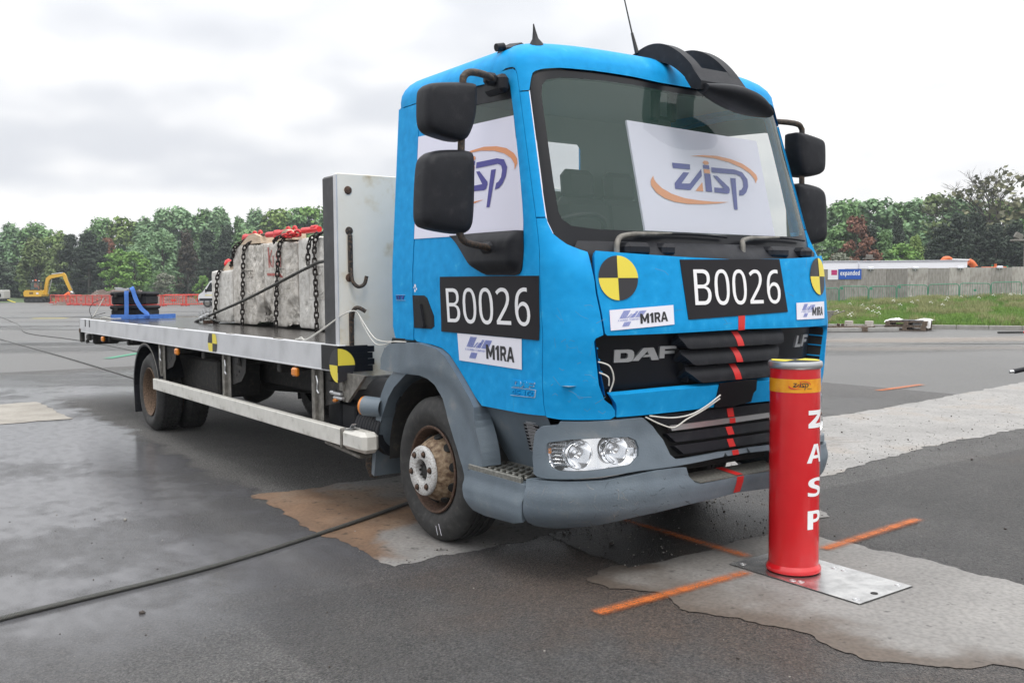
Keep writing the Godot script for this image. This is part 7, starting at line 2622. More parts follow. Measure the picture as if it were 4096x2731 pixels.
func digger() -> void:
	var yel := mat(lin(0.62, 0.36, 0.025), 0.45)
	var t := thing("yellow_digger", "yellow tracked digger with raised folded arm at the far left", "digger", far_at(-0.498, 120.0), RIGHT)
	for z in [-0.85, 0.85]:
		var mb := MB.new()
		var prof := []
		for i in 24:
			var a := TAU * i / 24
			prof.append(V(clampf(cos(a) * 1.6, -1.05, 1.05) + cos(a) * 0.22, 0.32 + sin(a) * 0.30, z - 0.22))
		mb.prism(prof, V(0, 0, 0.44))
		for i in 30:
			var q := i / 30.0
			mb.box(V(-1.15 + q * 2.3, 0.035, z), V(0.05, 0.05, 0.46), 0.0)
		var tr := part("track", mb, M.dark, t, true)
		mb = MB.new()
		for k in 4:
			mb.cyl(V(-0.9 + k * 0.6, 0.28, z - 0.23), V(-0.9 + k * 0.6, 0.28, z + 0.23), 0.14, 12)
		part("track_roller", mb, M.post_dark, tr, true)
	var mb := MB.new()
	mb.cyl(V(0, 0.55, 0), V(0, 0.75, 0), 0.6, 20)
	part("slew_ring", mb, M.dark, t, true)
	mb = MB.new()
	mb.prism([V(-1.25, 0.75, -0.95), V(0.85, 0.75, -0.95), V(0.95, 1.0, -0.95), V(0.85, 1.5, -0.95), V(-0.2, 1.6, -0.95), V(-1.15, 1.55, -0.95), V(-1.35, 1.3, -0.95), V(-1.35, 0.95, -0.95)], V(0, 0, 1.9))
	var body := part("body", mb, yel, t, true)
	mb = MB.new()
	for k in 4:
		mb.box(V(-0.55 + k * 0.12, 1.18, 0.955), V(0.08, 0.28, 0.01), 0.0)
	part("vent", mb, M.dark, body, true)
	mb = MB.new()
	mb.box(V(0.4, 1.15, 0.955), V(0.3, 0.2, 0.01), 0.0)
	part("side_plate", mb, M.white_print, body, true)
	# cab: frame, panes, roof
	mb = MB.new()
	for q in [[-0.45, 0.15], [0.65, 0.15], [-0.45, 0.95], [0.65, 0.95]]:
		mb.box(V(q[0] + 0.03, 2.05, q[1]), V(0.08, 1.05, 0.08), 0.02)
	mb.box(V(0.1, 2.6, 0.55), V(1.3, 0.12, 0.95), 0.05)
	mb.box(V(0.1, 1.62, 0.55), V(1.2, 0.10, 0.9), 0.03)
	mb.box(V(0.1, 1.8, 0.15), V(1.1, 0.4, 0.05), 0.02)
	var cb := part("cab", mb, M.dark, t, true)
	mb = MB.new()
	mb.box(V(0.1, 2.1, 0.96), V(1.05, 0.9, 0.012), 0.0)
	mb.box(V(0.70, 2.1, 0.55), V(0.012, 0.9, 0.75), 0.0)
	part("cab_glass", mb, M.glass, cb, true)
	mb = MB.new()
	mb.cyl(V(-0.3, 2.66, 0.55), V(-0.3, 2.82, 0.55), 0.06, 8)
	mb.box(V(0.6, 2.72, 0.8), V(0.1, 0.12, 0.2), 0.02)
	part("roof_beacon", mb, M.white_print, cb, true)
	mb = MB.new()
	mb.box(V(-0.25, 1.9, 0.55), V(0.15, 0.6, 0.4), 0.05)
	part("seat", mb, M.dark, cb, true)
	# arm
	var arm := func(p: Array, w: float, z: float) -> MB:
		var m := MB.new()
		m.prism(p, V(0, 0, w))
		return m
	mb = arm.call([V(0.75, 0.9, -0.30), V(1.15, 0.95, -0.30), V(1.20, 1.9, -0.30), V(1.42, 2.75, -0.30), V(1.75, 3.02, -0.30), V(3.25, 3.30, -0.30), V(3.35, 3.48, -0.30), V(3.20, 3.62, -0.30), V(1.55, 3.42, -0.30), V(1.08, 3.05, -0.30), V(0.85, 2.0, -0.30)], 0.32, 0)
	var bm := part("boom", mb, yel, t, true)
	mb = MB.new()
	mb.tube([V(1.25, 1.1, -0.14), V(1.75, 2.9, -0.14)], 0.06, 8)
	mb.tube([V(1.75, 3.55, -0.14), V(3.2, 3.72, -0.14)], 0.06, 8)
	part("hydraulic_ram", mb, M.silver, bm, true)
	mb = arm.call([V(3.05, 3.60, -0.26), V(3.30, 3.72, -0.26), V(3.55, 3.45, -0.26), V(4.25, 1.55, -0.26), V(4.15, 1.35, -0.26), V(3.95, 1.40, -0.26), V(3.30, 2.9, -0.26)], 0.24, 0)
	part("stick", mb, yel, t, true)
	mb = MB.new()
	mb.tube([V(3.55, 3.3, -0.14), V(4.35, 1.55, -0.14)], 0.05, 8)
	part("bucket_ram", mb, M.galv, t, true)
	mb = arm.call([V(3.85, 1.45, -0.45), V(4.30, 1.42, -0.45), V(4.45, 1.05, -0.45), V(4.35, 0.75, -0.45), V(4.0, 0.62, -0.45), V(3.75, 0.80, -0.45)], 0.6, 0)
	part("bucket", mb, M.galv, t, true)
	person_at("person", "person in orange seated inside the yellow digger's cab", far_at(-0.498, 120.0) + V(0.58, 0, -0.8146) * 0.0 + V(0.8146, 0, 0.58) * 0.55 + V(0, 1.55, 0), RIGHT, true)

# figures from a smooth field round bones, meshed as surface nets
func person_at(called: String, label: String, at: Vector3, turn: float, seated: bool) -> void:
	var t := thing(called, label, "person", at, turn)
	var J := {}
	if seated:
		J = {"hip": V(0, 0.45, 0), "chest": V(0.02, 0.85, 0), "neck": V(0.03, 1.02, 0), "head": V(0.06, 1.16, 0), "kneeL": V(0.42, 0.46, 0.12), "kneeR": V(0.42, 0.46, -0.12), "footL": V(0.45, 0.06, 0.12), "footR": V(0.45, 0.06, -0.12), "elL": V(0.15, 0.68, 0.24), "elR": V(0.15, 0.68, -0.24), "haL": V(0.38, 0.70, 0.18), "haR": V(0.38, 0.70, -0.18)}
	else:
		J = {"hip": V(-0.25, 0.92, 0), "chest": V(0.10, 1.15, 0), "neck": V(0.26, 1.20, 0), "head": V(0.40, 1.22, 0), "kneeL": V(-0.12, 0.50, 0.14), "kneeR": V(-0.18, 0.50, -0.14), "footL": V(-0.20, 0.06, 0.15), "footR": V(-0.26, 0.06, -0.15), "elL": V(0.30, 0.85, 0.22), "elR": V(0.28, 0.85, -0.22), "haL": V(0.42, 0.62, 0.14), "haR": V(0.40, 0.62, -0.14)}
	var s := V(0, 0, 0.17)
	var B := [[J.hip, J.chest, 0.15, 0.17], [J.chest, J.neck, 0.14, 0.07], [J.chest + s, J.elL, 0.075, 0.055], [J.chest - s, J.elR, 0.075, 0.055], [J.elL, J.haL, 0.055, 0.045], [J.elR, J.haR, 0.055, 0.045], [J.hip + s * 0.5, J.kneeL, 0.095, 0.07], [J.hip - s * 0.5, J.kneeR, 0.095, 0.07], [J.kneeL, J.footL, 0.07, 0.05], [J.kneeR, J.footR, 0.07, 0.05], [J.footL, J.footL + V(0.16, -0.02, 0), 0.05, 0.04], [J.footR, J.footR + V(0.16, -0.02, 0), 0.05, 0.04]]
	part("body", nets(B, 0.04), mat(lin(0.75, 0.12, 0.02), 0.7), t, true)
	part("head", nets([[J.head, J.head + V(0.02, 0.06, 0), 0.09, 0.095], [J.head + V(0.09, 0.02, 0), J.head + V(0.10, 0.02, 0), 0.02, 0.02]], 0.025), mat(lin(0.42, 0.26, 0.19), 0.6), t, true)
	for z in [J.haL, J.haR]:
		var h := [[z, z + V(0.05, -0.05, 0), 0.04, 0.035]]
		for k in 4:
			h.append([z + V(0.05, -0.05, (k - 1.5) * 0.018), z + V(0.10, -0.10 + 0.005 * k, (k - 1.5) * 0.02), 0.012, 0.010])
		h.append([z + V(0.0, -0.02, 0.03), z + V(0.05, -0.03, 0.06), 0.013, 0.011])
		part("hand", nets(h, 0.012), mat(lin(0.42, 0.26, 0.19), 0.6), t, true)
	var mb := MB.new()
	var up := ((J.head - J.neck) as Vector3).normalized() if not seated else V(0, 1, 0)
	if not seated:
		up = V(0.45, 0.9, 0).normalized()
	mb.lathe([Vector2(0.02, 0.15), Vector2(0.03, 0.135), Vector2(0.09, 0.12), Vector2(0.15, 0.07), Vector2(0.17, 0.0)], J.head + up * 0.02, up, 16)
	part("helmet", mb, M.letter_white if not seated else mat(lin(0.6, 0.1, 0.03), 0.5), t, true)

func nets(B: Array, h: float) -> MB:
	var lo := V(1e9, 1e9, 1e9)
	var hi := -lo
	for b in B:
		var r: float = maxf(b[2], b[3]) + h * 2.0
		for e in [b[0], b[1]]:
			lo = lo.min(e - Vector3.ONE * r)
			hi = hi.max(e + Vector3.ONE * r)
	var n := Vector3i(((hi - lo) / h).ceil()) + Vector3i.ONE
	var D := PackedFloat32Array()
	D.resize(n.x * n.y * n.z)
	D.fill(1.0)
	var field := func(p: Vector3) -> float:
		var d := 1.0
		for b in B:
			var ab: Vector3 = b[1] - b[0]
			var u := clampf((p - b[0]).dot(ab) / maxf(ab.length_squared(), 1e-9), 0.0, 1.0)
			var q: float = (p - b[0] - ab * u).length() - lerpf(b[2], b[3], u)
			var k := 0.03
			var m := clampf(0.5 + 0.5 * (d - q) / k, 0.0, 1.0)
			d = lerpf(d, q, m) - k * m * (1.0 - m)
		return d
	for x in n.x:
		for y in n.y:
			for z in n.z:
				D[(x * n.y + y) * n.z + z] = field.call(lo + V(x, y, z) * h)
	var id := func(x: int, y: int, z: int) -> int: return (x * n.y + y) * n.z + z
	var vert_of := {}
	for x in n.x - 1:
		for y in n.y - 1:
			for z in n.z - 1:
				var sum := Vector3.ZERO
				var c := 0
				for e in [[0, 0, 0, 1, 0, 0], [0, 0, 0, 0, 1, 0], [0, 0, 0, 0, 0, 1], [1, 0, 0, 1, 1, 0], [1, 0, 0, 1, 0, 1], [0, 1, 0, 1, 1, 0], [0, 1, 0, 0, 1, 1], [0, 0, 1, 1, 0, 1], [0, 0, 1, 0, 1, 1], [1, 1, 0, 1, 1, 1], [1, 0, 1, 1, 1, 1], [0, 1, 1, 1, 1, 1]]:
					var a := D[id.call(x + e[0], y + e[1], z + e[2])]
					var b := D[id.call(x + e[3], y + e[4], z + e[5])]
					if (a < 0.0) != (b < 0.0):
						sum += V(x + e[0], y + e[1], z + e[2]).lerp(V(x + e[3], y + e[4], z + e[5]), a / (a - b))
						c += 1
				if c:
					vert_of[Vector3i(x, y, z)] = lo + sum / c * h
	var mb := MB.new()
	var g := func(p: Vector3) -> Vector3:
		return V(field.call(p + V(0.01, 0, 0)) - field.call(p - V(0.01, 0, 0)), field.call(p + V(0, 0.01, 0)) - field.call(p - V(0, 0.01, 0)), field.call(p + V(0, 0, 0.01)) - field.call(p - V(0, 0, 0.01))).normalized()
	for x in range(1, n.x - 1):
		for y in range(1, n.y - 1):
			for z in range(1, n.z - 1):
				var a := D[id.call(x, y, z)] < 0.0
				for ax in 3:
					var o := Vector3i.ZERO
					o[ax] = 1
					if a != (D[id.call(x + o.x, y + o.y, z + o.z)] < 0.0):
						var i := Vector3i.ZERO
						var j := Vector3i.ZERO
						i[(ax + 1) % 3] = 1
						j[(ax + 2) % 3] = 1
						var c := Vector3i(x, y, z)
						var q := [c, c - i, c - i - j, c - j]
						if q.all(func(w): return vert_of.has(w)):
							var P := q.map(func(w): return vert_of[w])
							var N := P.map(func(w): return g.call(w))
							mb.tri(P[0], P[1], P[2], N[0], N[1], N[2])
							mb.tri(P[0], P[2], P[3], N[0], N[2], N[3])
	return mb

func van() -> void:
	var t := thing("white_dropside_van", "white dropside van partly hidden behind the smallest concrete block", "van", far_at(-0.2885, 79.0), RIGHT + PI)
	var white := mat(lin(0.62, 0.63, 0.65), 0.35)
	var mb := MB.new()
	# side outline of the cab, front to +x
	mb.prism([V(0.9, 0.45, -0.95), V(2.85, 0.45, -0.95), V(2.95, 0.75, -0.95), V(2.88, 1.05, -0.95), V(2.55, 1.25, -0.95), V(1.95, 2.10, -0.95), V(1.75, 2.22, -0.95), V(0.95, 2.25, -0.95)], V(0, 0, 1.9))
	var body := part("cab", mb, white, t, true)
	for z in [-0.956, 0.956]:
		mb = MB.new()
		mb.prism([V(1.2, 1.28, z), V(2.35, 1.28, z), V(1.92, 2.0, z), V(1.25, 2.02, z)], V(0, 0, 0.006 * signf(z)))
		part("side_window", mb, M.gloss_black, body, true)
		mb = MB.new()
		mb.box(V(1.9, 0.62, z), V(1.9, 0.22, 0.02), 0.005)
		part("lower_trim", mb, M.black_plastic, body, true)
		mb = MB.new()
		mb.box(V(1.7, 0.98, z), V(1.3, 0.05, 0.012), 0.0)
		part("yellow_stripe", mb, M.yellow, body, true)
		mb = MB.new()
		mb.box(V(2.25, 1.35, z + 0.14 * signf(z)), V(0.1, 0.3, 0.2), 0.04)
		part("door_mirror", mb, M.black_plastic, body, true)
	mb = MB.new()
	mb.prism([V(2.52, 1.27, -0.85), V(2.52, 1.27, 0.85), V(1.98, 2.06, 0.8), V(1.98, 2.06, -0.8)], V(0.02, 0.012, 0))
	part("windscreen", mb, M.gloss_black, body, true)
	mb = MB.new()
	mb.box(V(2.93, 0.62, 0), V(0.10, 0.35, 1.85), 0.04)
	part("bumper", mb, M.black_plastic, body, true)
	for z in [-0.65, 0.65]:
		mb = MB.new()
		mb.box(V(2.80, 0.98, z), V(0.22, 0.2, 0.35), 0.05)
		part("headlight", mb, M.chrome, body, true)
	mb = MB.new()
	mb.box(V(-1.0, 0.85, 0), V(3.4, 0.45, 2.0), 0.02)
	part("dropside_bed", mb, white, t, true)
	mb = MB.new()
	mb.box(V(0.75, 1.7, 0), V(0.06, 1.2, 1.9), 0.01)
	part("bed_bulkhead", mb, M.dark, t, true)
	mb = MB.new()
	mb.tube(spline([V(0.3, 1.1, 0.7), V(0.45, 1.8, 0.8), V(0.6, 2.05, 0.7), V(0.65, 1.6, 0.8), V(0.5, 1.1, 0.8)], 5), 0.05, 6)
	part("yellow_hose", mb, M.yellow, t, true)
	for x in [2.2, -1.6]:
		for z in [-0.85, 0.85]:
			mb = MB.new()
			mb.lathe([Vector2(-0.1, 0.2), Vector2(-0.1, 0.34), Vector2(-0.07, 0.36), Vector2(0.07, 0.36), Vector2(0.1, 0.34), Vector2(0.1, 0.2)], V(x, 0.36, z), V(0, 0, 1), 24)
			var w := part("wheel", mb, M.tyre, t, true)
			mb = MB.new()
			mb.lathe([Vector2(0.10, 0.21), Vector2(0.07, 0.19), Vector2(0.06, 0.05), Vector2(0.08, 0.0)], V(x, 0.36, z), V(0, 0, signf(z)), 20)
			part("rim", mb, M.galv, w, true)

# ---- load on the bed ----
func block_shape(c: Vector3, s: Vector3, chips: Array, sd: int) -> MB:
	# a cast block with rounded arrises, pocks and broken corners; chips are [centre, radius, depth]
	var mb := MB.new()
	var n0 := noise(sd, 3.0, 4)
	var n1 := noise(sd + 1, 16.0, 3)
	var h := s * 0.5
	var r := 0.035
	var P := func(q: Vector3) -> Vector3:
		var inn := Vector3(clampf(q.x, -h.x + r, h.x - r), clampf(q.y, -h.y + r, h.y - r), clampf(q.z, -h.z + r, h.z - r))
		var d := q - inn
		var p := c + inn + (d.normalized() * r if d.length() > 1e-6 else Vector3.ZERO)
		var nn := d.normalized()
		p += nn * (0.006 * n0.get_noise_3dv(p) + 0.003 * n1.get_noise_3dv(p))
		for k in chips:
			var e: float = (p - k[0]).length()
			if e < k[1]:
				p -= nn * k[2] * (1.0 - pow(e / k[1], 3.0)) * (0.8 + 0.8 * n1.get_noise_3dv(p * 1.5))
		return p
	for f in [[2, 1.0], [0, 1.0], [0, -1.0], [1, 1.0], [2, -1.0]]:
		var ax: int = f[0]
		var i := (ax + 1) % 3
		var j := (ax + 2) % 3
		var n := 44 if ax == 2 and f[1] > 0 else 16
		var G := []
		for a in n + 1:
			var row := []
			for b in n + 1:
				var q := Vector3.ZERO
				q[ax] = h[ax] * f[1]
				q[i] = lerpf(-h[i], h[i], a / float(n))
				q[j] = lerpf(-h[j], h[j], b / float(n))
				row.append(P.call(q))
			G.append(row)
		for a in n:
			for b in n:
				var N := []
				for e in [[a, b], [a + 1, b], [a + 1, b + 1], [a, b + 1]]:
					var du: Vector3 = G[mini(e[0] + 1, n)][e[1]] - G[maxi(e[0] - 1, 0)][e[1]]
					var dv: Vector3 = G[e[0]][mini(e[1] + 1, n)] - G[e[0]][maxi(e[1] - 1, 0)]
					N.append(du.cross(dv).normalized() * f[1])
				mb.tri(G[a][b], G[a + 1][b], G[a + 1][b + 1], N[0], N[1], N[2])
				mb.tri(G[a][b], G[a + 1][b + 1], G[a][b + 1], N[0], N[2], N[3])
	return mb

func link(mb: MB, c: Vector3, d: Vector3, side: Vector3, half: float, w: float, r: float) -> void:
	var p := []
	for i in 13:
		var a := TAU * i / 12.0
		p.append(c + d * (signf(cos(a)) * half * (1.0 if absf(cos(a)) > 0.2 else 0.0) + cos(a) * w) + side * sin(a) * w)
	mb.tube(p, r, 5, false)

func chain_along(mb: MB, path: Array, pitch := 0.046, r := 0.0075) -> void:
	var pts := spline(path, 10)
	var s := 0.0
	var at := 0.0
	var k := 0
	for i in pts.size() - 1:
		var a: Vector3 = pts[i]
		var b: Vector3 = pts[i + 1]
		var L := (b - a).length()
		while at <= s + L:
			var d := (b - a) / L
			var c := a + d * (at - s)
			var side := d.cross(V(0, 0, 1) if absf(d.z) < 0.9 else V(1, 0, 0)).normalized()
			if k % 2:
				side = d.cross(side).normalized()
			side = side.rotated(d, 0.25 * sin(k * 1.7))
			link(mb, c, d, side, 0.014, 0.0165, r)
			at += pitch
			k += 1
		s += L

func twisted(path: Array, r: float, strands := 6, pitch := 0.12, seg := 0.018) -> MB:
	var mb := MB.new()
	var pts := spline(path, 24)
	var P := []
	for i in pts.size() - 1:
		var a: Vector3 = pts[i]
		var b: Vector3 = pts[i + 1]
		var n := maxi(1, ceili((b - a).length() / seg))
		for k in n:
			P.append(a.lerp(b, float(k) / n))
	P.append(pts[-1])
	for s in strands:
		var q := []
		var l := 0.0
		for i in P.size():
			var d: Vector3 = (P[mini(i + 1, P.size() - 1)] - P[maxi(i - 1, 0)]).normalized()
			var u := d.cross(Vector3.UP if absf(d.y) < 0.9 else Vector3.RIGHT).normalized()
			var w := u.cross(d)
			if i > 0:
				l += (P[i] - P[i - 1]).length()
			var a := TAU * (l / pitch + s / float(strands))
			q.append(P[i] + (u * cos(a) + w * sin(a)) * r * 0.62)
		mb.tube(q, r * 0.42, 6, true)
	return mb

func cargo() -> void:
	var Z := -0.72
	var deck := 1.042
	var con := tri_mat(ntex(121, 0.012, [0.0, lin(0.36, 0.34, 0.31), 0.25, lin(0.48, 0.465, 0.43), 0.5, lin(0.56, 0.545, 0.515), 1.0, lin(0.66, 0.65, 0.62)], 1024, 7), 0.9, 0.85, 0.0, ntex_normal(122, 0.06, 3.0, 512, 5), 0.5)
	var con2 := tri_mat(ntex(123, 0.012, [0.0, lin(0.30, 0.275, 0.24), 0.3, lin(0.43, 0.405, 0.365), 0.55, lin(0.53, 0.505, 0.465), 1.0, lin(0.66, 0.635, 0.60)], 1024, 7), 0.9, 0.85, 0.0, ntex_normal(122, 0.06, 3.0, 512, 5), 0.8)
	var specs := [
		[-5.91, -5.235, 0.565, "smallest of the four concrete blocks on the lorry bed, at the row's tail end", con, [[V(-5.25, 1.06, Z), 0.07, 0.04]]],
		[-5.215, -4.365, 0.81, "tall rough pitted concrete block next to the smallest one", con2, [[V(-4.36, 1.50, Z), 0.16, 0.035], [V(-4.50, 1.80, Z), 0.22, 0.02], [V(-4.70, 1.72, Z), 0.25, 0.012], [V(-4.36, 1.12, Z), 0.12, 0.05], [V(-4.36, 1.05, Z), 0.22, 0.08], [V(-5.02, 1.66, Z), 0.035, 0.03], [V(-4.61, 1.68, Z), 0.035, 0.03], [V(-5.04, 1.29, Z), 0.035, 0.03], [V(-4.59, 1.27, Z), 0.045, 0.03]]],
		[-4.345, -3.535, 0.80, "concrete block marked with red spray paint in the row on the lorry bed", con2, [[V(-3.56, 1.08, Z), 0.26, 0.06], [V(-3.62, 1.78, Z), 0.20, 0.03], [V(-3.55, 1.5, Z), 0.15, 0.02], [V(-4.34, 1.05, Z), 0.25, 0.10], [V(-4.17, 1.65, Z), 0.035, 0.03], [V(-3.74, 1.65, Z), 0.045, 0.03], [V(-4.15, 1.27, Z), 0.035, 0.03], [V(-3.72, 1.26, Z), 0.04, 0.03]]],
		[-3.515, -2.66, 0.81, "cleanest concrete block beside the headboard of the lorry bed", con, [[V(-2.95, 1.80, Z), 0.22, 0.02], [V(-3.33, 1.64, Z), 0.035, 0.03], [V(-3.32, 1.26, Z), 0.035, 0.03]]]]
	var T := []
	for i in 4:
		var q = specs[i]
		var c := V((q[0] + q[1]) * 0.5, deck + q[2] * 0.5 + 0.006, Z - 0.45)
		var t := thing("concrete_block", q[3], "concrete block", V(c.x, deck, c.z), 0.0, "concrete blocks chained to the lorry bed")
		part("block", block_shape(c, V(q[1] - q[0], q[2], 0.9), q[5], 130 + i * 3), q[4], t)
		T.append(t)
	# raised cast frames with figures
	for q in [[1, -4.93, -4.60], [2, -4.10, -3.80], [3, -3.27, -2.955]]:
		var f := flat(V(q[1], 1.315, Z), V(q[2], 1.315, Z), V(q[1], 1.60, Z), V(q[2], 1.60, Z))
		var mb := MB.new()
		for e in [[0, 0, 1, 0.03], [0, 0.97, 1, 1], [0, 0.03, 0.03, 0.97], [0.97, 0.03, 1, 0.97]]:
			mb.patch(A2([e[0], e[1], e[2], e[1], e[2], e[3], e[0], e[3]]), f, 0.004, 0.012, Vector2(1, 1), [], -1.0)
		text_on(mb, "00", false, Rect2(0.45, 0.72, 0.42, 0.20), f, 0.004, false, -1.0, 0.0, 0.012)
		var arc := []
		for i in 9:
			var a := lerpf(PI * 1.1, PI * 1.9, i / 8.0)
			arc.append(Vector2(0.68 + 0.24 * cos(a), 0.28 + 0.14 * sin(a)))
		mb.patch(stroke(arc, 0.03), f, 0.004, 0.012, Vector2(1, 1), [], -1.0)
		mb.patch(stroke([Vector2(0.45, 0.07), Vector2(0.9, 0.09)], 0.03), f, 0.004, 0.012, Vector2(1, 1), [], -1.0)
		part("cast_mark", mb, specs[q[0]][4], T[q[0]])
	# red spray marks
	var sp := StandardMaterial3D.new()
	sp.albedo_color = lin(0.42, 0.055, 0.045, 0.62)
	sp.transparency = BaseMaterial3D.TRANSPARENCY_ALPHA
	sp.roughness = 0.8
	var f := flat(V(-4.25, 1.5, Z), V(-3.75, 1.5, Z), V(-4.25, 1.85, Z), V(-3.75, 1.85, Z))
	var mb := MB.new()
	for e in [[0.12, 0.86, 0.16, 0.30, 0.07], [0.16, 0.55, 0.30, 0.78, 0.05], [0.16, 0.52, 0.27, 0.32, 0.05], [0.34, 0.30, 0.36, 0.62, 0.05], [0.56, 0.74, 0.50, 0.62, 0.06], [0.50, 0.62, 0.60, 0.45, 0.06], [0.60, 0.45, 0.50, 0.33, 0.06], [0.70, 0.30, 0.70, 0.72, 0.07], [0.66, 0.76, 0.74, 0.80, 0.04], [0.04, 0.13, 0.52, 0.11, 0.075], [0.55, 0.10, 0.74, 0.06, 0.06], [0.62, 0.16, 0.80, 0.03, 0.05]]:
		mb.patch(stroke([Vector2(e[0], e[1]), Vector2((e[0] + e[2]) * 0.5 + 0.008, (e[1] + e[3]) * 0.5), Vector2(e[2], e[3])], e[4]), f, 0.007, 0.0, Vector2(0.3, 0.3), [], -1.0)
	part("spray_mark", mb, sp, T[2])
	# wooden wedges on top
	var wood := tri_mat(ntex(125, 0.02, [0.0, lin(0.38, 0.28, 0.19), 0.5, lin(0.52, 0.41, 0.30), 1.0, lin(0.62, 0.52, 0.41)], 256, 5), 2.0, 0.8)
	wood.uv1_scale = V(1, 6, 3)
	for q in [[-4.73, 1.905, -0.80, 0.22, "pale wooden wedge under the left chain tensioner on the blocks", 0.1], [-3.85, 1.90, -0.80, 0.20, "pale wooden wedge under the right chain tensioner on the blocks", -0.05], [-5.42, 1.655, -0.82, 0.16, "small pale wooden wedge on the smallest concrete block", 0.2]]:
		mb = MB.new()
		var o := V(q[0], q[1] - 0.05, q[2])
		var w: float = q[3]
		var b := Basis(Vector3.UP, q[5])
		mb.prism([o + b * V(-w, 0, 0.06), o + b * V(w, 0, 0.06), o + b * V(w * 0.95, 0.065, 0.06), o + b * V(w * 0.3, 0.10, 0.06), o + b * V(-w * 0.2, 0.09, 0.06)], V(0, 0, -0.14))
		single("wooden_wedge", q[4], "wedge", mb, wood)
	# lashing chains
	var cs := [
		["chain from the bed over the smallest concrete block", [V(-5.72, deck, -0.685), V(-5.66, 1.30, -0.69), V(-5.60, 1.56, -0.695), V(-5.54, 1.625, -0.75), V(-5.45, 1.66, -0.80)]],
		["chain slanting up from the smallest block to the next block's top", [V(-5.50, 1.645, -0.79), V(-5.36, 1.66, -0.76), V(-5.18, 1.74, -0.72), V(-5.05, 1.84, -0.70), V(-4.92, 1.90, -0.76)]],
		["chain hanging in front of the rough pitted block", [V(-4.86, deck, -0.685), V(-4.84, 1.40, -0.69), V(-4.80, 1.76, -0.695), V(-4.76, 1.85, -0.72), V(-4.66, 1.905, -0.80)]],
		["chain hanging across the red spray marks", [V(-3.965, deck, -0.685), V(-3.94, 1.40, -0.69), V(-3.885, 1.74, -0.695), V(-3.85, 1.85, -0.72), V(-3.74, 1.91, -0.80)]],
		["chain in front of the block beside the headboard, with a loose tail", [V(-3.045, deck, -0.685), V(-3.06, 1.40, -0.69), V(-3.085, 1.74, -0.695), V(-3.05, 1.86, -0.72), V(-2.90, 1.90, -0.80), V(-2.70, 1.92, -0.90)]]]
	for i in cs.size():
		mb = MB.new()
		chain_along(mb, cs[i][1])
		if i == 4:
			chain_along(mb, [V(-3.06, 1.86, -0.70), V(-3.12, 1.82, -0.675), V(-3.16, 1.72, -0.67), V(-3.165, 1.60, -0.67)])
		if i == 3:
			chain_along(mb, [V(-3.98, 1.845, -0.69), V(-3.88, 1.87, -0.68), V(-3.75, 1.915, -0.76)])
		single("lashing_chain", "dark rusty " + cs[i][0], "chain", mb, M.chain, "lashing chains over the concrete blocks")
	# red tensioners along the top
	for q in [[-5.05, -4.17, 1.93, "left red chain tensioner on top of the tall blocks"], [-4.19, -3.20, 1.925, "right red chain tensioner on top of the tall blocks"]]:
		var t := thing("chain_tensioner", q[3], "tensioner", V(q[0], 1.87, -0.82), 0.0, "red chain tensioners on the blocks")
		var x: float = q[0]
		var y: float = q[2]
		mb = MB.new()
		mb.lathe([Vector2(-0.04, 0.0), Vector2(-0.03, 0.034), Vector2(0, 0.048), Vector2(0.03, 0.034), Vector2(0.04, 0.0)], V(x + 0.03, y - 0.02, -0.80), V(0, 0, 1), 16)
		mb.tube(spline([V(x + 0.03, y, -0.80), V(x + 0.13, y + 0.005, -0.80), V(x + 0.24, y + 0.02, -0.80), V(x + 0.28, y + 0.045, -0.80)], 4), [0.042, 0.038, 0.034, 0.03, 0.028, 0.026, 0.024, 0.022, 0.02, 0.018, 0.018, 0.017, 0.016], 8)
		mb.tube(spline([V(x + 0.05, y - 0.04, -0.80), V(x + 0.18, y - 0.075, -0.78), V(x + 0.27, y - 0.05, -0.78)], 4), 0.018, 8)
		part("grab_hook", mb, M.red_paint, t)
		for k in [0.29, 0.44]:
			mb = MB.new()
			var ring := []
			for i in 17:
				ring.append(V(x + k + cos(TAU * i / 16) * 0.042, y + 0.012 + sin(TAU * i / 16) * 0.036, -0.80))
			mb.tube(ring, 0.012, 8, false)
			part("eye", mb, M.red_paint, t)
		mb = MB.new()
		mb.tube([V(x + 0.48, y + 0.01, -0.80), V(x + 0.66, y, -0.80)], 0.013, 8)
		part("screw", mb, M.chain, t)
		mb = MB.new()
		mb.cyl(V(x + 0.63, y, -0.80), V(x + 0.98, y - 0.005, -0.80), 0.028, 14, 0.026)
		mb.box(V(x + 0.88, y + 0.012, -0.80), V(0.10, 0.045, 0.05), 0.012)
		part("barrel", mb, M.red_paint, t)
	var t0 := thing("chain_tensioner", "small red tensioner hook on the smallest concrete block", "tensioner", V(-5.6, 1.62, -0.80), 0.0, "red chain tensioners on the blocks")
	mb = MB.new()
	mb.lathe([Vector2(-0.05, 0.0), Vector2(-0.03, 0.045), Vector2(0, 0.06), Vector2(0.03, 0.045), Vector2(0.05, 0.0)], V(-5.56, 1.675, -0.80), V(0, 0, 1), 16)
	mb.tube(spline([V(-5.56, 1.67, -0.80), V(-5.46, 1.66, -0.80), V(-5.36, 1.70, -0.80), V(-5.30, 1.715, -0.80)], 4), 0.03, 8)
	part("grab_hook", mb, M.red_paint, t0)
	var rl := thing("chain_link_coupling", "red chain links lying beside the right wedge on the blocks", "chain", V(-3.6, 1.86, -0.74), 0.0)
	for i in 4:
		mb = MB.new()
		link(mb, V(-3.70 + i * 0.085, 1.885 + 0.008 * (i % 2), -0.70), V(1, 0.05, 0), V(0, 1, 0.3).normalized() if i % 2 else V(0, 0.4, 1).normalized(), 0.03, 0.026, 0.012)
		part("link", mb, M.red_paint, rl)
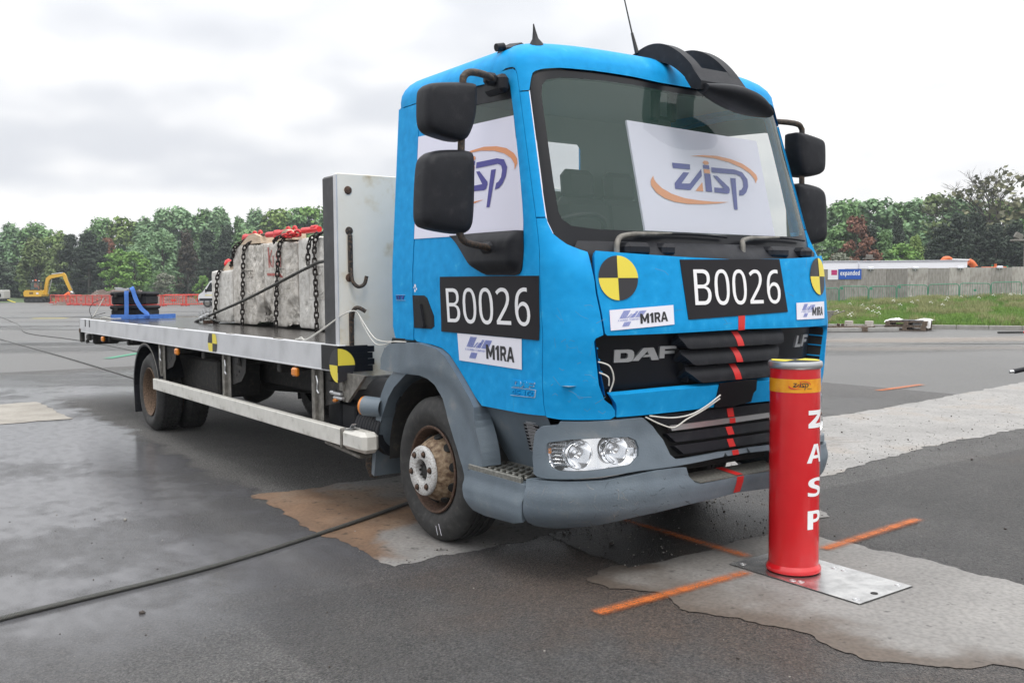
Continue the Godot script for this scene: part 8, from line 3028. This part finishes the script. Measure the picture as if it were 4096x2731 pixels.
	var gh := thing("green_hook", "dark green lifting hook behind the headboard edge", "hook", V(-2.78, 1.9, -0.8))
	mb = MB.new()
	var hk := []
	for i in 10:
		var a := lerpf(PI * 0.15, PI * 1.0, i / 9.0)
		hk.append(V(-2.78 + cos(a) * 0.11, 1.90 + sin(a) * 0.09, -0.78))
	mb.tube(hk, 0.03, 8)
	part("hook_body", mb, mat(lin(0.02, 0.05, 0.035), 0.5), gh)
	# steel cable across the blocks with clamps
	var cable := thing("steel_cable", "grey steel cable slanting up across the concrete blocks", "cable", V(-6.2, deck, -0.65))
	part("rope", twisted([V(-6.24, 1.05, -0.66), V(-6.0, 1.085, -0.65), V(-5.67, 1.14, -0.645), V(-4.68, 1.295, -0.64), V(-3.8, 1.455, -0.64), V(-3.10, 1.585, -0.64), V(-2.76, 1.63, -0.64), V(-1.6, 1.66, -0.6)], 0.0145, 6, 0.10, 0.03), M.rope, cable)
	part("rope_tail", twisted([V(-6.22, 1.05, -0.63), V(-6.0, 1.075, -0.61), V(-5.80, 1.10, -0.61), V(-5.55, 1.09, -0.60), V(-5.30, 1.07, -0.60)], 0.010, 5, 0.08, 0.03), M.rope, cable)
	for k in 3:
		mb = MB.new()
		var p := V(-5.98 + k * 0.10, 1.092 + k * 0.018, -0.63)
		mb.box(p, V(0.04, 0.05, 0.06), 0.012)
		for s in [-1, 1]:
			mb.tube([p + V(0, -0.03, 0.022 * s), p + V(-0.005, 0.075, 0.022 * s)], 0.008, 6)
			mb.cyl(p + V(-0.003, 0.03, 0.022 * s), p + V(-0.004, 0.048, 0.022 * s), 0.017, 6)
		part("cable_clamp", mb, M.silver, cable)
	mb = MB.new()
	mb.cyl(V(-5.88, deck, -0.70), V(-5.88, deck + 0.028, -0.70), 0.085, 20)
	single("rust_disc", "flat round rust-brown disc on the bed at the foot of the smallest block", "disc", mb, M.rust_rim)
	mb = MB.new()
	for i in 12:
		mb.box(V(-6.9 + 0.05 * i, deck + 0.012, -1.15 + 0.02 * sin(i * 2.0)), V(0.16, 0.02, 0.05), 0.004, Basis(Vector3.UP, i * 1.9))
	single("rubber_scraps", "dark flat scraps lying on the bed behind the cable's foot", "scrap", mb, M.dark)
	# black cases, strapped
	var O := V(-8.20, deck, -0.40)
	for i in 2:
		var t := thing("black_case", ["lower of the two stacked black equipment cases at the bed's tail", "upper of the two stacked black equipment cases, under the strap ratchet"][i], "case", O + V(0, i * 0.172, 0) + V(-0.15, 0, -0.12), RIGHT - 0.1)
		var w := 0.48 - 0.02 * i
		mb = MB.new()
		mb.box(V(0, 0.065, 0), V(w, 0.115, 0.36), 0.018)
		part("case_body", mb, M.black_plastic, t, true)
		mb = MB.new()
		mb.box(V(0, 0.145, 0), V(w + 0.025, 0.048, 0.385), 0.016)
		for k in 5:
			mb.box(V(-w * 0.4 + k * w * 0.2, 0.168, 0), V(0.045, 0.010, 0.34), 0.004)
		part("case_lid", mb, M.black_plastic, t, true)
		for k in [-0.16, 0.16]:
			mb = MB.new()
			mb.box(V(k, 0.125, 0.193), V(0.045, 0.06, 0.016), 0.006)
			part("latch", mb, M.dark, t, true)
		for k in 4:
			mb = MB.new()
			mb.box(V(-0.2 + k * 0.133, 0.06, 0.181), V(0.014, 0.10, 0.012), 0.004)
			part("rib", mb, M.black_plastic, t, true)
	var R := V(0.58, 0, -0.8146)
	var C := V(0.8146, 0, 0.58)
	var S := func(x: float, y: float, d := 0.0) -> Vector3: return O + R * x + V(0, y, 0) + C * (0.045 + d)
	var strap := thing("ratchet_strap", "blue ratchet strap over the black cases, its loose end looped on the bed", "strap", O)
	var blue := tri_mat(ntex(127, 0.03, [0.0, lin(0.04, 0.13, 0.42), 1.0, lin(0.07, 0.20, 0.58)], 256, 4), 3.0, 0.7)
	mb = MB.new()
	ribbon(mb, [S.call(-0.02, 0.345, -0.42), S.call(-0.01, 0.36, -0.2), S.call(0.0, 0.358, -0.03), S.call(0.0, 0.335, 0.01), S.call(-0.002, 0.2, 0.01), S.call(-0.005, 0.06, 0.015), S.call(-0.01, 0.012, 0.02)], R, 0.055)
	ribbon(mb, [S.call(0.02, 0.385, -0.06), S.call(0.05, 0.40, -0.02), S.call(0.085, 0.375, 0.02), S.call(0.11, 0.30, 0.03), S.call(0.15, 0.215, 0.05), S.call(0.21, 0.13, 0.07), S.call(0.285, 0.07, 0.10), S.call(0.30, 0.035, 0.13), S.call(0.25, 0.015, 0.16)], (R + V(0, 0.55, 0)).normalized(), 0.055)
	ribbon(mb, [S.call(-0.17, 0.032, 0.10), S.call(-0.08, 0.030, 0.16), S.call(0.05, 0.030, 0.12), S.call(0.14, 0.030, 0.18), S.call(0.20, 0.032, 0.10), S.call(0.27, 0.034, 0.03), S.call(0.30, 0.034, 0.12), S.call(0.22, 0.032, 0.20)], V(0, 1, 0), 0.055)
	ribbon(mb, [S.call(0.27, 0.030, 0.14), S.call(0.36, 0.031, 0.04), S.call(0.47, 0.032, -0.06), S.call(0.57, 0.034, -0.08), S.call(0.605, 0.034, 0.0), S.call(0.56, 0.032, 0.08), S.call(0.44, 0.031, 0.08), S.call(0.33, 0.030, 0.12)], V(0, 1, 0), 0.055)
	ribbon(mb, [S.call(-0.17, 0.032, 0.10), S.call(-0.19, 0.031, 0.02), S.call(-0.08, 0.030, 0.0), S.call(0.02, 0.03, 0.03)], V(0, 1, 0), 0.055)
	part("webbing", mb, blue, strap)
	mb = MB.new()
	var b2 := Basis(Vector3.UP, RIGHT)
	for k in [-0.03, 0.03]:
		mb.box(S.call(-0.06, 0.375, -0.04 + k), V(0.17, 0.030, 0.006), 0.0, b2 * Basis(V(0, 0, 1), -0.08))
	mb.box(S.call(-0.12, 0.392, -0.04), V(0.08, 0.012, 0.07), 0.003, b2)
	mb.cyl(S.call(0.0, 0.375, -0.09), S.call(0.0, 0.375, 0.01), 0.016, 10)
	part("ratchet", mb, M.silver, strap)
	mb = MB.new()
	mb.tube(spline([S.call(-0.30, 0.26, 0.0), S.call(-0.36, 0.15, 0.0), S.call(-0.42, 0.04, 0.02), S.call(-0.44, 0.012, 0.04)], 5), 0.006, 6)
	mb.tube(spline([S.call(-0.28, 0.012, 0.16), S.call(-0.22, 0.03, 0.18), S.call(-0.12, 0.012, 0.2), S.call(0.0, 0.012, 0.2)], 5), 0.006, 6)
	single("white_cable", "thin white cable from the black cases to the bed's edge", "cable", mb, M.wire)
	mb = MB.new()
	mb.tube(spline([S.call(-0.28, 0.26, -0.02), S.call(-0.42, 0.21, 0.0), S.call(-0.47, 0.12, 0.02), S.call(-0.43, 0.02, 0.04)], 5), 0.004, 6)
	mb.tube(spline([S.call(-0.28, 0.08, 0.0), S.call(-0.38, 0.05, 0.03), S.call(-0.44, 0.012, 0.05)], 5), 0.004, 6)
	single("black_cable", "thin black cables from the black cases to the bed's edge", "cable", mb, M.wire_black)

func ribbon(mb: MB, path: Array, across: Vector3, w: float) -> void:
	var p := spline(path, 7)
	for i in p.size() - 1:
		var n := []
		for k in [i, i + 1]:
			var d: Vector3 = (p[mini(k + 1, p.size() - 1)] - p[maxi(k - 1, 0)]).normalized()
			n.append(d.cross(across).normalized())
		var h := across * w * 0.5
		for s in [1.0, -1.0]:
			var o0: Vector3 = n[0] * 0.0012 * s
			var o1: Vector3 = n[1] * 0.0012 * s
			mb.tri(p[i] - h + o0, p[i] + h + o0, p[i + 1] + h + o1, n[0] * s, n[0] * s, n[1] * s)
			mb.tri(p[i] - h + o0, p[i + 1] + h + o1, p[i + 1] - h + o1, n[0] * s, n[1] * s, n[1] * s)

# ---- bollard and things on the yard ----
func bollard() -> void:
	var c := V(1.555, 0.0, -1.135)
	var t := thing("bollard", "red steel bollard with white letters and orange reflective band in front of the lorry", "bollard", c)
	var y0 := 0.022
	var mb := MB.new()
	var red := tri_mat(ntex(141, 0.02, [0.0, lin(0.50, 0.008, 0.012), 0.6, lin(0.55, 0.010, 0.015), 1.0, lin(0.58, 0.02, 0.022)], 256, 4), 1.0, 0.20)
	red.clearcoat_enabled = true
	red.clearcoat = 0.6
	red.clearcoat_roughness = 0.08
	mb.lathe([Vector2(0.03, 0.1195), Vector2(1.005, 0.1195)], c, V(0, 1, 0), 64)
	part("post", mb, red, t)
	mb = MB.new()
	mb.lathe([Vector2(0.014, 0.124), Vector2(0.018, 0.131), Vector2(0.030, 0.132), Vector2(0.038, 0.128), Vector2(0.052, 0.1195)], c, V(0, 1, 0), 64)
	part("foot_ring", mb, red, t)
	mb = MB.new()
	mb.lathe([Vector2(1.003, 0.119), Vector2(1.006, 0.124), Vector2(1.014, 0.1285), Vector2(1.028, 0.1285), Vector2(1.036, 0.126), Vector2(1.039, 0.119), Vector2(1.039, 0.0)], c, V(0, 1, 0), 64)
	var cap := part("cap", mb, M.silver, t)
	mb = MB.new()
	mb.lathe([Vector2(1.0405, 0.115), Vector2(1.0405, 0.0)], c, V(0, 1, 0), 48)
	var disc := part("target_disc", mb, M.roundel_black, cap)
	mb = MB.new()
	var top := func(w: Vector2) -> Vector3: return c + V(w.x, 1.0405, -w.y)
	for k in 2:
		mb.patch(circle2(Vector2.ZERO, Vector2(0.114, 0.114), 14, 0.25 + k * PI, 0.25 + PI / 2 + k * PI), top, 0.0015, 0.0, Vector2(0.3, 0.3), [], -1.0)
	part("yellow_quarters", mb, M.yellow, disc)
	# surface of the post: x metres to the reader's right of the side that faces the photographer, y height
	var face := atan2(2.648 - c.z, 4.5 - c.x)
	var cyl := func(w: Vector2) -> Vector3:
		var a: float = face - w.x / 0.1195
		return c + V(cos(a) * 0.1195, w.y, sin(a) * 0.1195)
	mb = MB.new()
	var band := PackedVector2Array()
	mb.patch(A2([-0.3752, 0.893, 0.3752, 0.893, 0.3752, 0.957, -0.3752, 0.957]), cyl, 0.0012, 0.0, Vector2(0.02, 0.1), [], -1.0)
	var bt := ntex(142, 0.05, [0.0, lin(0.62, 0.22, 0.01), 0.5, lin(0.70, 0.30, 0.015), 1.0, lin(0.75, 0.36, 0.03)], 128, 3)
	var bm := tri_mat(bt, 3.0, 0.25)
	var bd := part("reflective_band", mb, bm, t)
	var mk := func(w: Vector2) -> Vector3: return cyl.call(Vector2(0.020 + w.x * 0.125, 0.928 + w.y * 0.135))
	var b := MB.new()
	var o := MB.new()
	mark(b, o, mk, 0.0025, -1.0, 0.15)
	text_on(b, "ZHUOAO", true, Rect2(0.29, -0.13, 0.20, 0.035), mk, 0.0025, false, -1.0)
	part("mark_letters", b, M.letter_black, bd)
	part("mark_arcs", o, M.red_tape, bd)
	for L in [["Z", 0.724, 0.084], ["A", 0.556, 0.090], ["S", 0.394, 0.090], ["P", 0.236, 0.090]]:
		mb = MB.new()
		if L[0] == "Z":
			mb.patch(A2([0, 0, 1, 0, 1, 0.25, 0.42, 0.25, 1, 0.77, 1, 1, 0, 1, 0, 0.75, 0.58, 0.75, 0, 0.23]), func(w: Vector2) -> Vector3: return cyl.call(Vector2(0.066 + w.x * 0.10, 0.724 + w.y * 0.084)), 0.0016, 0.0, Vector2(0.15, 0.5), [], -1.0)
			part("post_letter", mb, M.letter_white, t)
			continue
		text_on(mb, L[0], true, Rect2(0.066 if L[0] != "A" else 0.059, L[1], 0.10 if L[0] != "A" else 0.112, L[2]), cyl, 0.0016, false, -1.0, 0.0, 0.0, 0.025)
		part("post_letter", mb, M.letter_white, t)
	# steel plate in the concrete round its foot, with screws
	var pl := rough_edge([1.30, -0.965, 2.05, -0.955, 2.045, -1.365, 1.29, -1.385], 0.001, 150, 0.2)
	mb = MB.new()
	mb.prism([V(1.30, 0.004, -0.965), V(2.05, 0.004, -0.955), V(2.045, 0.004, -1.365), V(1.29, 0.004, -1.385)], V(0, 0.006, 0))
	var pm := tri_mat(ntex(143, 0.02, [0.0, lin(0.34, 0.34, 0.34), 0.5, lin(0.52, 0.52, 0.52), 1.0, lin(0.66, 0.66, 0.65)], 512, 6), 0.9, 0.22, 0.9, ntex_normal(144, 0.012, 1.0, 512, 4), 0.12)
	var plate := part("base_plate", mb, pm, t)
	for q in [[1.345, -1.34], [1.345, -1.01], [1.70, -1.005], [1.665, -0.99], [1.66, -1.32], [1.71, -1.325], [2.00, -1.325], [2.005, -1.13], [2.005, -0.995]]:
		mb = MB.new()
		mb.lathe([Vector2(0.0102, 0.017), Vector2(0.0118, 0.016), Vector2(0.0118, 0.008), Vector2(0.0106, 0.007), Vector2(0.0106, 0.0)], V(q[0], 0.0, q[1]), V(0, 1, 0), 18)
		part("screw", mb, M.silver if q[1] != -1.13 else M.dark, plate)
	mb = MB.new()
	var gapz := [[1.30, -0.965, 2.05, -0.955], [2.05, -0.955, 2.045, -1.365], [2.045, -1.365, 1.29, -1.385], [1.29, -1.385, 1.30, -0.965]]
	for e in gapz:
		var p := V(e[0], 0.0065, e[1])
		var q := V(e[2], 0.0065, e[3])
		var s := (q - p).cross(Vector3.UP).normalized() * 0.006
		mb.quad(p + s * 0.1, q + s * 0.1, q + s, p + s, Vector3.UP)
	part("plate_joint", mb, M.dark, plate)

func spray_line(a: Vector2, b: Vector2, w: float, sd: int, y: float) -> void:
	var n := 256
	var h := 48
	var im := Image.create(n, h, false, Image.FORMAT_RGBA8)
	var n0 := noise(sd, 0.25, 3)
	var n1 := noise(sd + 1, 0.03, 3)
	for i in n:
		for j in h:
			var v := (j + 0.5) / h * 2.0 - 1.0
			var u := (i + 0.5) / n
			var al := exp(-v * v * 4.5) * (0.80 + 0.5 * n1.get_noise_2d(i * 1.4, 7.0)) + 0.75 * n0.get_noise_2d(i, j * 2.0) * exp(-v * v * 2.0)
			al *= smoothstep(0.0, 0.03, u) * smoothstep(1.0, 0.93, u) * smoothstep(1.0, 0.8, absf(v))
			if absf(v + 0.03) < 0.05 and n0.get_noise_2d(i * 0.2, 3.0) > -0.25:
				al *= 0.45
			im.set_pixel(i, j, Color(0.76, 0.40, 0.15, clampf(al * 0.9, 0.0, 0.8)))
	var m := StandardMaterial3D.new()
	m.albedo_texture = ImageTexture.create_from_image(im)
	m.transparency = BaseMaterial3D.TRANSPARENCY_ALPHA
	m.roughness = 0.8
	var d := (b - a).normalized()
	var s := Vector2(-d.y, d.x) * w
	var mb := MB.new()
	var P := [a - s, b - s, b + s, a + s]
	var U := [Vector2(0, 0), Vector2(1, 0), Vector2(1, 1), Vector2(0, 1)]
	mb.tri(V(P[0].x, y, P[0].y), V(P[1].x, y, P[1].y), V(P[2].x, y, P[2].y), Vector3.UP, Vector3.UP, Vector3.UP, U[0], U[1], U[2])
	mb.tri(V(P[0].x, y, P[0].y), V(P[2].x, y, P[2].y), V(P[3].x, y, P[3].y), Vector3.UP, Vector3.UP, Vector3.UP, U[0], U[2], U[3])
	structure("orange_paint_line", mb, m)

func pallet(t: Node3D, o: Vector3, b: Basis, wood: Material) -> void:
	for k in 7:
		var mb := MB.new()
		mb.box(o + b * V(-0.54 + k * 0.18, 0.133, 0), V(0.12, 0.022, 1.0), 0.003, b)
		part("top_board", mb, wood, t)
	for z in [-0.45, 0.0, 0.45]:
		var mb := MB.new()
		mb.box(o + b * V(0, 0.111, z), V(1.2, 0.022, 0.1), 0.003, b)
		part("stringer", mb, wood, t)
		mb = MB.new()
		mb.box(o + b * V(0, 0.011, z), V(1.2, 0.022, 0.1), 0.003, b)
		part("bottom_board", mb, wood, t)
		for x in [-0.53, 0.0, 0.53]:
			mb = MB.new()
			mb.box(o + b * V(x, 0.061, z), V(0.14, 0.078, 0.1), 0.003, b)
			part("pallet_block", mb, wood, t)

func yard_things() -> void:
	spray_line(Vector2(1.455, 0.06), Vector2(1.45, -0.95), 0.062, 160, 0.0125)
	spray_line(Vector2(0.25, -1.15), Vector2(1.30, -1.135), 0.065, 162, 0.0125)
	spray_line(Vector2(1.42, -1.54), Vector2(1.35, -2.58), 0.062, 164, 0.0125)
	spray_line(Vector2(-2.89, -8.55), Vector2(-2.97, -9.75), 0.10, 166, 0.0085)
	# steel rope on the ground, under the front wheel and on beneath the lorry
	var mb := twisted([V(0.62, 0.012, 4.6), V(0.28, 0.012, 3.2), V(0.02, 0.013, 2.20), V(-0.205, 0.013, 1.19), V(-0.50, 0.013, 0.42), V(-0.80, 0.018, -0.24), V(-1.25, 0.016, -1.1), V(-1.7, 0.013, -2.0)], 0.0125, 6, 0.075, 0.012)
	single("steel_rope", "dark twisted steel rope across the wet asphalt, passing behind the front wheel", "rope", mb, M.rope)
	# small stones
	var r := RandomNumberGenerator.new()
	r.seed = 99
	var st := MB.new()
	st.lathe([Vector2(-0.006, 0.0), Vector2(-0.004, 0.007), Vector2(0.003, 0.008), Vector2(0.008, 0.0)], V(0, 0.003, 0), V(0.3, 1, 0.2), 6)
	var mesh := st.done()
	for g in 2:
		var mm := MultiMesh.new()
		mm.transform_format = MultiMesh.TRANSFORM_3D
		mm.mesh = mesh
		var w := []
		for i in (420 if g == 0 else 900):
			var p: Vector3
			match i % 5:
				0: p = V(0.30 + r.randfn() * 0.06, 0.005, r.randf_range(-2.8, 0.4))
				1: p = V(r.randf_range(0.25, 1.05), 0.006, r.randf_range(-2.4, -0.5))
				2: p = V(r.randf_range(-2.0, 0.2), 0.006, -r.randf_range(3.0, 9.0))
				3: p = V(-0.02 + r.randfn() * 0.25, 0.005, -r.randf_range(2.8, 8.0))
				_: p = V(r.randf_range(-2.5, 3.5), 0.002, r.randf_range(-3.0, 2.0))
			var s := r.randf_range(0.2, 0.6) * (2.2 if r.randf() < 0.05 else 1.0)
			w.append(Transform3D(Basis(Vector3.UP, r.randf() * TAU).scaled(V(s, s * r.randf_range(0.6, 1.1), s * r.randf_range(0.7, 1.4))), p))
		mm.instance_count = w.size()
		for i in w.size():
			mm.set_instance_transform(i, w[i])
		var o := MultiMeshInstance3D.new()
		o.name = ["pale_pebbles", "dark_pebbles"][g]
		o.multimesh = mm
		o.material_override = mat([lin(0.26, 0.245, 0.225), lin(0.055, 0.045, 0.04)][g], 0.85)
		o.set_meta("kind", "stuff")
		add_child(o)
	# pallets and things by the kerb
	var wood := tri_mat(ntex(171, 0.03, [0.0, lin(0.05, 0.038, 0.03), 0.5, lin(0.12, 0.088, 0.065), 1.0, lin(0.20, 0.15, 0.115)], 256, 5), 2.0, 0.85)
	var an := atan2(0.4, 1.1)
	var b := Basis(Vector3.UP, an)
	var o1 := V(-12.42, 0, -24.57)
	var names := ["lower of the two stacked wooden pallets by the kerb", "upper of the two stacked wooden pallets by the kerb, under white wrapping"]
	for i in 2:
		var t := thing("wooden_pallet", names[i], "pallet", o1 + V(0, i * 0.145, 0), 0.0, "wooden pallets by the kerb")
		pallet(t, o1 + V(0, i * 0.145, 0) + b * V(0.02 * i, 0, 0.03), b * Basis(Vector3.UP, 0.04 * i), wood)
	mb = MB.new()
	mb.box(o1 + V(0, 0.302, 0), V(1.0, 0.02, 0.85), 0.004, b)
	single("dark_sheet", "dark flat sheet lying on the stacked pallets", "sheet", mb, M.post_dark)
	var wrap := MB.new()
	var n0 := noise(173, 3.0, 3)
	for q in [[-0.42, 0.22], [0.45, 0.26]]:
		for i in 8:
			for j in 6:
				var P := []
				for e in [[0, 0], [1, 0], [1, 1], [0, 1]]:
					var u: float = (i + e[0]) / 8.0 - 0.5
					var v: float = (j + e[1]) / 6.0 - 0.5
					var p := V(q[0] + u * q[1] * 2.0, 0.32 + 0.05 * absf(n0.get_noise_2d(u * 2.0 + q[0], v * 2.0)) + 0.03 * cos(u * 5.0), v * 0.75)
					if v > 0.33:
						p.y -= (v - 0.33) * (1.4 if q[0] > 0 else 0.4)
					P.append(o1 + b * p)
				wrap.quad(P[0], P[1], P[2], P[3])
	single("plastic_wrapping", "crumpled white wrapping draped over the pallets' ends", "wrapping", wrap, mat(lin(0.60, 0.60, 0.60), 0.4))
	var o2 := V(-13.55, 0, -22.75)
	var t2 := thing("wooden_pallet", "wooden pallet behind the grey beam, partly hidden by the lorry", "pallet", o2, 0.0, "wooden pallets by the kerb")
	pallet(t2, o2 + b * V(0.3, 0.0, 0), b, wood)
	for q in [[0.26, "left of the two pale concrete test cubes on the pallet by the kerb"], [0.86, "right of the two pale concrete test cubes on the pallet by the kerb"]]:
		mb = MB.new()
		mb.box(o2 + b * V(q[0], 0.145 + 0.085, 0.1), V(0.21, 0.17, 0.2), 0.008, b)
		single("test_cube", q[1], "concrete cube", mb, tri_mat(ntex(175, 0.03, [0.0, lin(0.36, 0.33, 0.30), 1.0, lin(0.50, 0.47, 0.43)], 128, 4), 2.0, 0.9))
	mb = MB.new()
	mb.box(V(-13.35, 0.06, -22.55) + V(0.58, 0, -0.81) * 0.3 + V(0.8, 0, 0.58) * 0.5, V(2.5, 0.12, 0.12), 0.01, Basis(Vector3.UP, RIGHT + 0.07))
	single("grey_beam", "long grey concrete beam lying in front of the far pallet", "beam", mb, tri_mat(ntex(176, 0.03, [0.0, lin(0.22, 0.22, 0.21), 1.0, lin(0.38, 0.37, 0.36)], 128, 4), 1.0, 0.85))
	for i in 4:
		mb = MB.new()
		var p := o2 + b * V(-0.05 + 0.13 * i + (0.45 if i == 3 else 0.0), 0.175, 0.15)
		mb.lathe([Vector2(-0.05, 0.0), Vector2(-0.03, 0.045), Vector2(0.04, 0.05), Vector2(0.06, 0.0)], p, V(0.5, 1, 0.2 * i), 6)
		single("broken_lump", ["leftmost dark lump on the far pallet", "second dark lump on the far pallet", "third dark lump on the far pallet, left of a cube", "dark lump between the two pale cubes"][i], "rubble", mb, M.rust_rim)
	var wb := thing("wheelbarrow", "grey wheelbarrow beside the lorry, mostly hidden by it", "wheelbarrow", V(-14.0, 0, -22.2), RIGHT)
	mb = MB.new()
	mb.prism([V(-0.65, 0.62, -0.3), V(0.42, 0.62, -0.3), V(0.22, 0.30, -0.3), V(-0.45, 0.30, -0.3)], V(0, 0, 0.6))
	part("tub", mb, M.galv, wb, true)
	mb = MB.new()
	for z in [-0.25, 0.25]:
		mb.tube([V(-0.95, 0.22, 0.0), V(-0.3, 0.28, z), V(0.75, 0.62, z)], 0.018, 6)
		mb.tube([V(0.2, 0.35, z), V(0.25, 0.0, z)], 0.018, 6)
	part("frame", mb, M.galv, wb, true)
	mb = MB.new()
	mb.lathe([Vector2(-0.04, 0.10), Vector2(-0.04, 0.17), Vector2(0, 0.19), Vector2(0.04, 0.17), Vector2(0.04, 0.10)], V(-0.95, 0.19, 0), V(0, 0, 1), 20)
	part("wheel", mb, M.tyre, wb, true)
	var pole := thing("striped_pole", "black and red pole lying by the kerb at the right edge", "pole", V(-9.2, 0, -24.3))
	mb = MB.new()
	mb.tube([V(-9.35, 0.04, -24.05), V(-8.95, 0.04, -24.65)], 0.028, 8)
	part("black_end", mb, M.dark, pole)
	mb = MB.new()
	mb.tube([V(-8.95, 0.04, -24.65), V(-8.2, 0.04, -25.7)], 0.03, 8)
	part("red_end", mb, M.red_tape, pole)
	mb = MB.new()
	mb.box(V(-12.4, 0.015, -23.4), V(0.55, 0.02, 0.1), 0.0, Basis(Vector3.UP, RIGHT))
	single("batten_offcut", "short pale batten lying on the ground in front of the pallets", "offcut", mb, M.galv)
	# camera tripod that stands just out of the frame, its arm reaching in
	var tc := V(1.26, 0, -4.83)
	var tp := thing("camera_tripod", "camera tripod at the photo's right edge, only its arm and feet in view", "tripod", tc)
	mb = MB.new()
	mb.tube([tc + V(-0.08, 0.86, 0.1), tc + V(-0.18, 0.80, 0.25), V(0.965, 0.758, -4.41)], [0.012, 0.016, 0.018], 10)
	part("pan_handle", mb, M.black_plastic, tp)
	mb = MB.new()
	mb.cyl(V(0.965, 0.758, -4.41), V(0.945, 0.755, -4.382), 0.012, 10)
	part("handle_tip", mb, M.silver, tp)
	mb = MB.new()
	mb.box(tc + V(-0.14, 0.84, 0.2), V(0.2, 0.05, 0.09), 0.02, Basis(Vector3.UP, RIGHT))
	mb.box(tc + V(0, 0.86, 0), V(0.12, 0.14, 0.12), 0.03)
	part("tripod_head", mb, M.black_plastic, tp)
	for k in 3:
		var a := 2.35 + TAU * k / 3.0
		mb = MB.new()
		mb.tube([tc + V(0, 0.80, 0), tc + V(cos(a) * 0.36, 0.03, sin(a) * 0.36)], [0.02, 0.014], 8)
		mb.cyl(tc + V(cos(a) * 0.36, 0.0, sin(a) * 0.36), tc + V(cos(a) * 0.36, 0.035, sin(a) * 0.36), 0.03, 10)
		part("tripod_leg", mb, M.galv, tp)
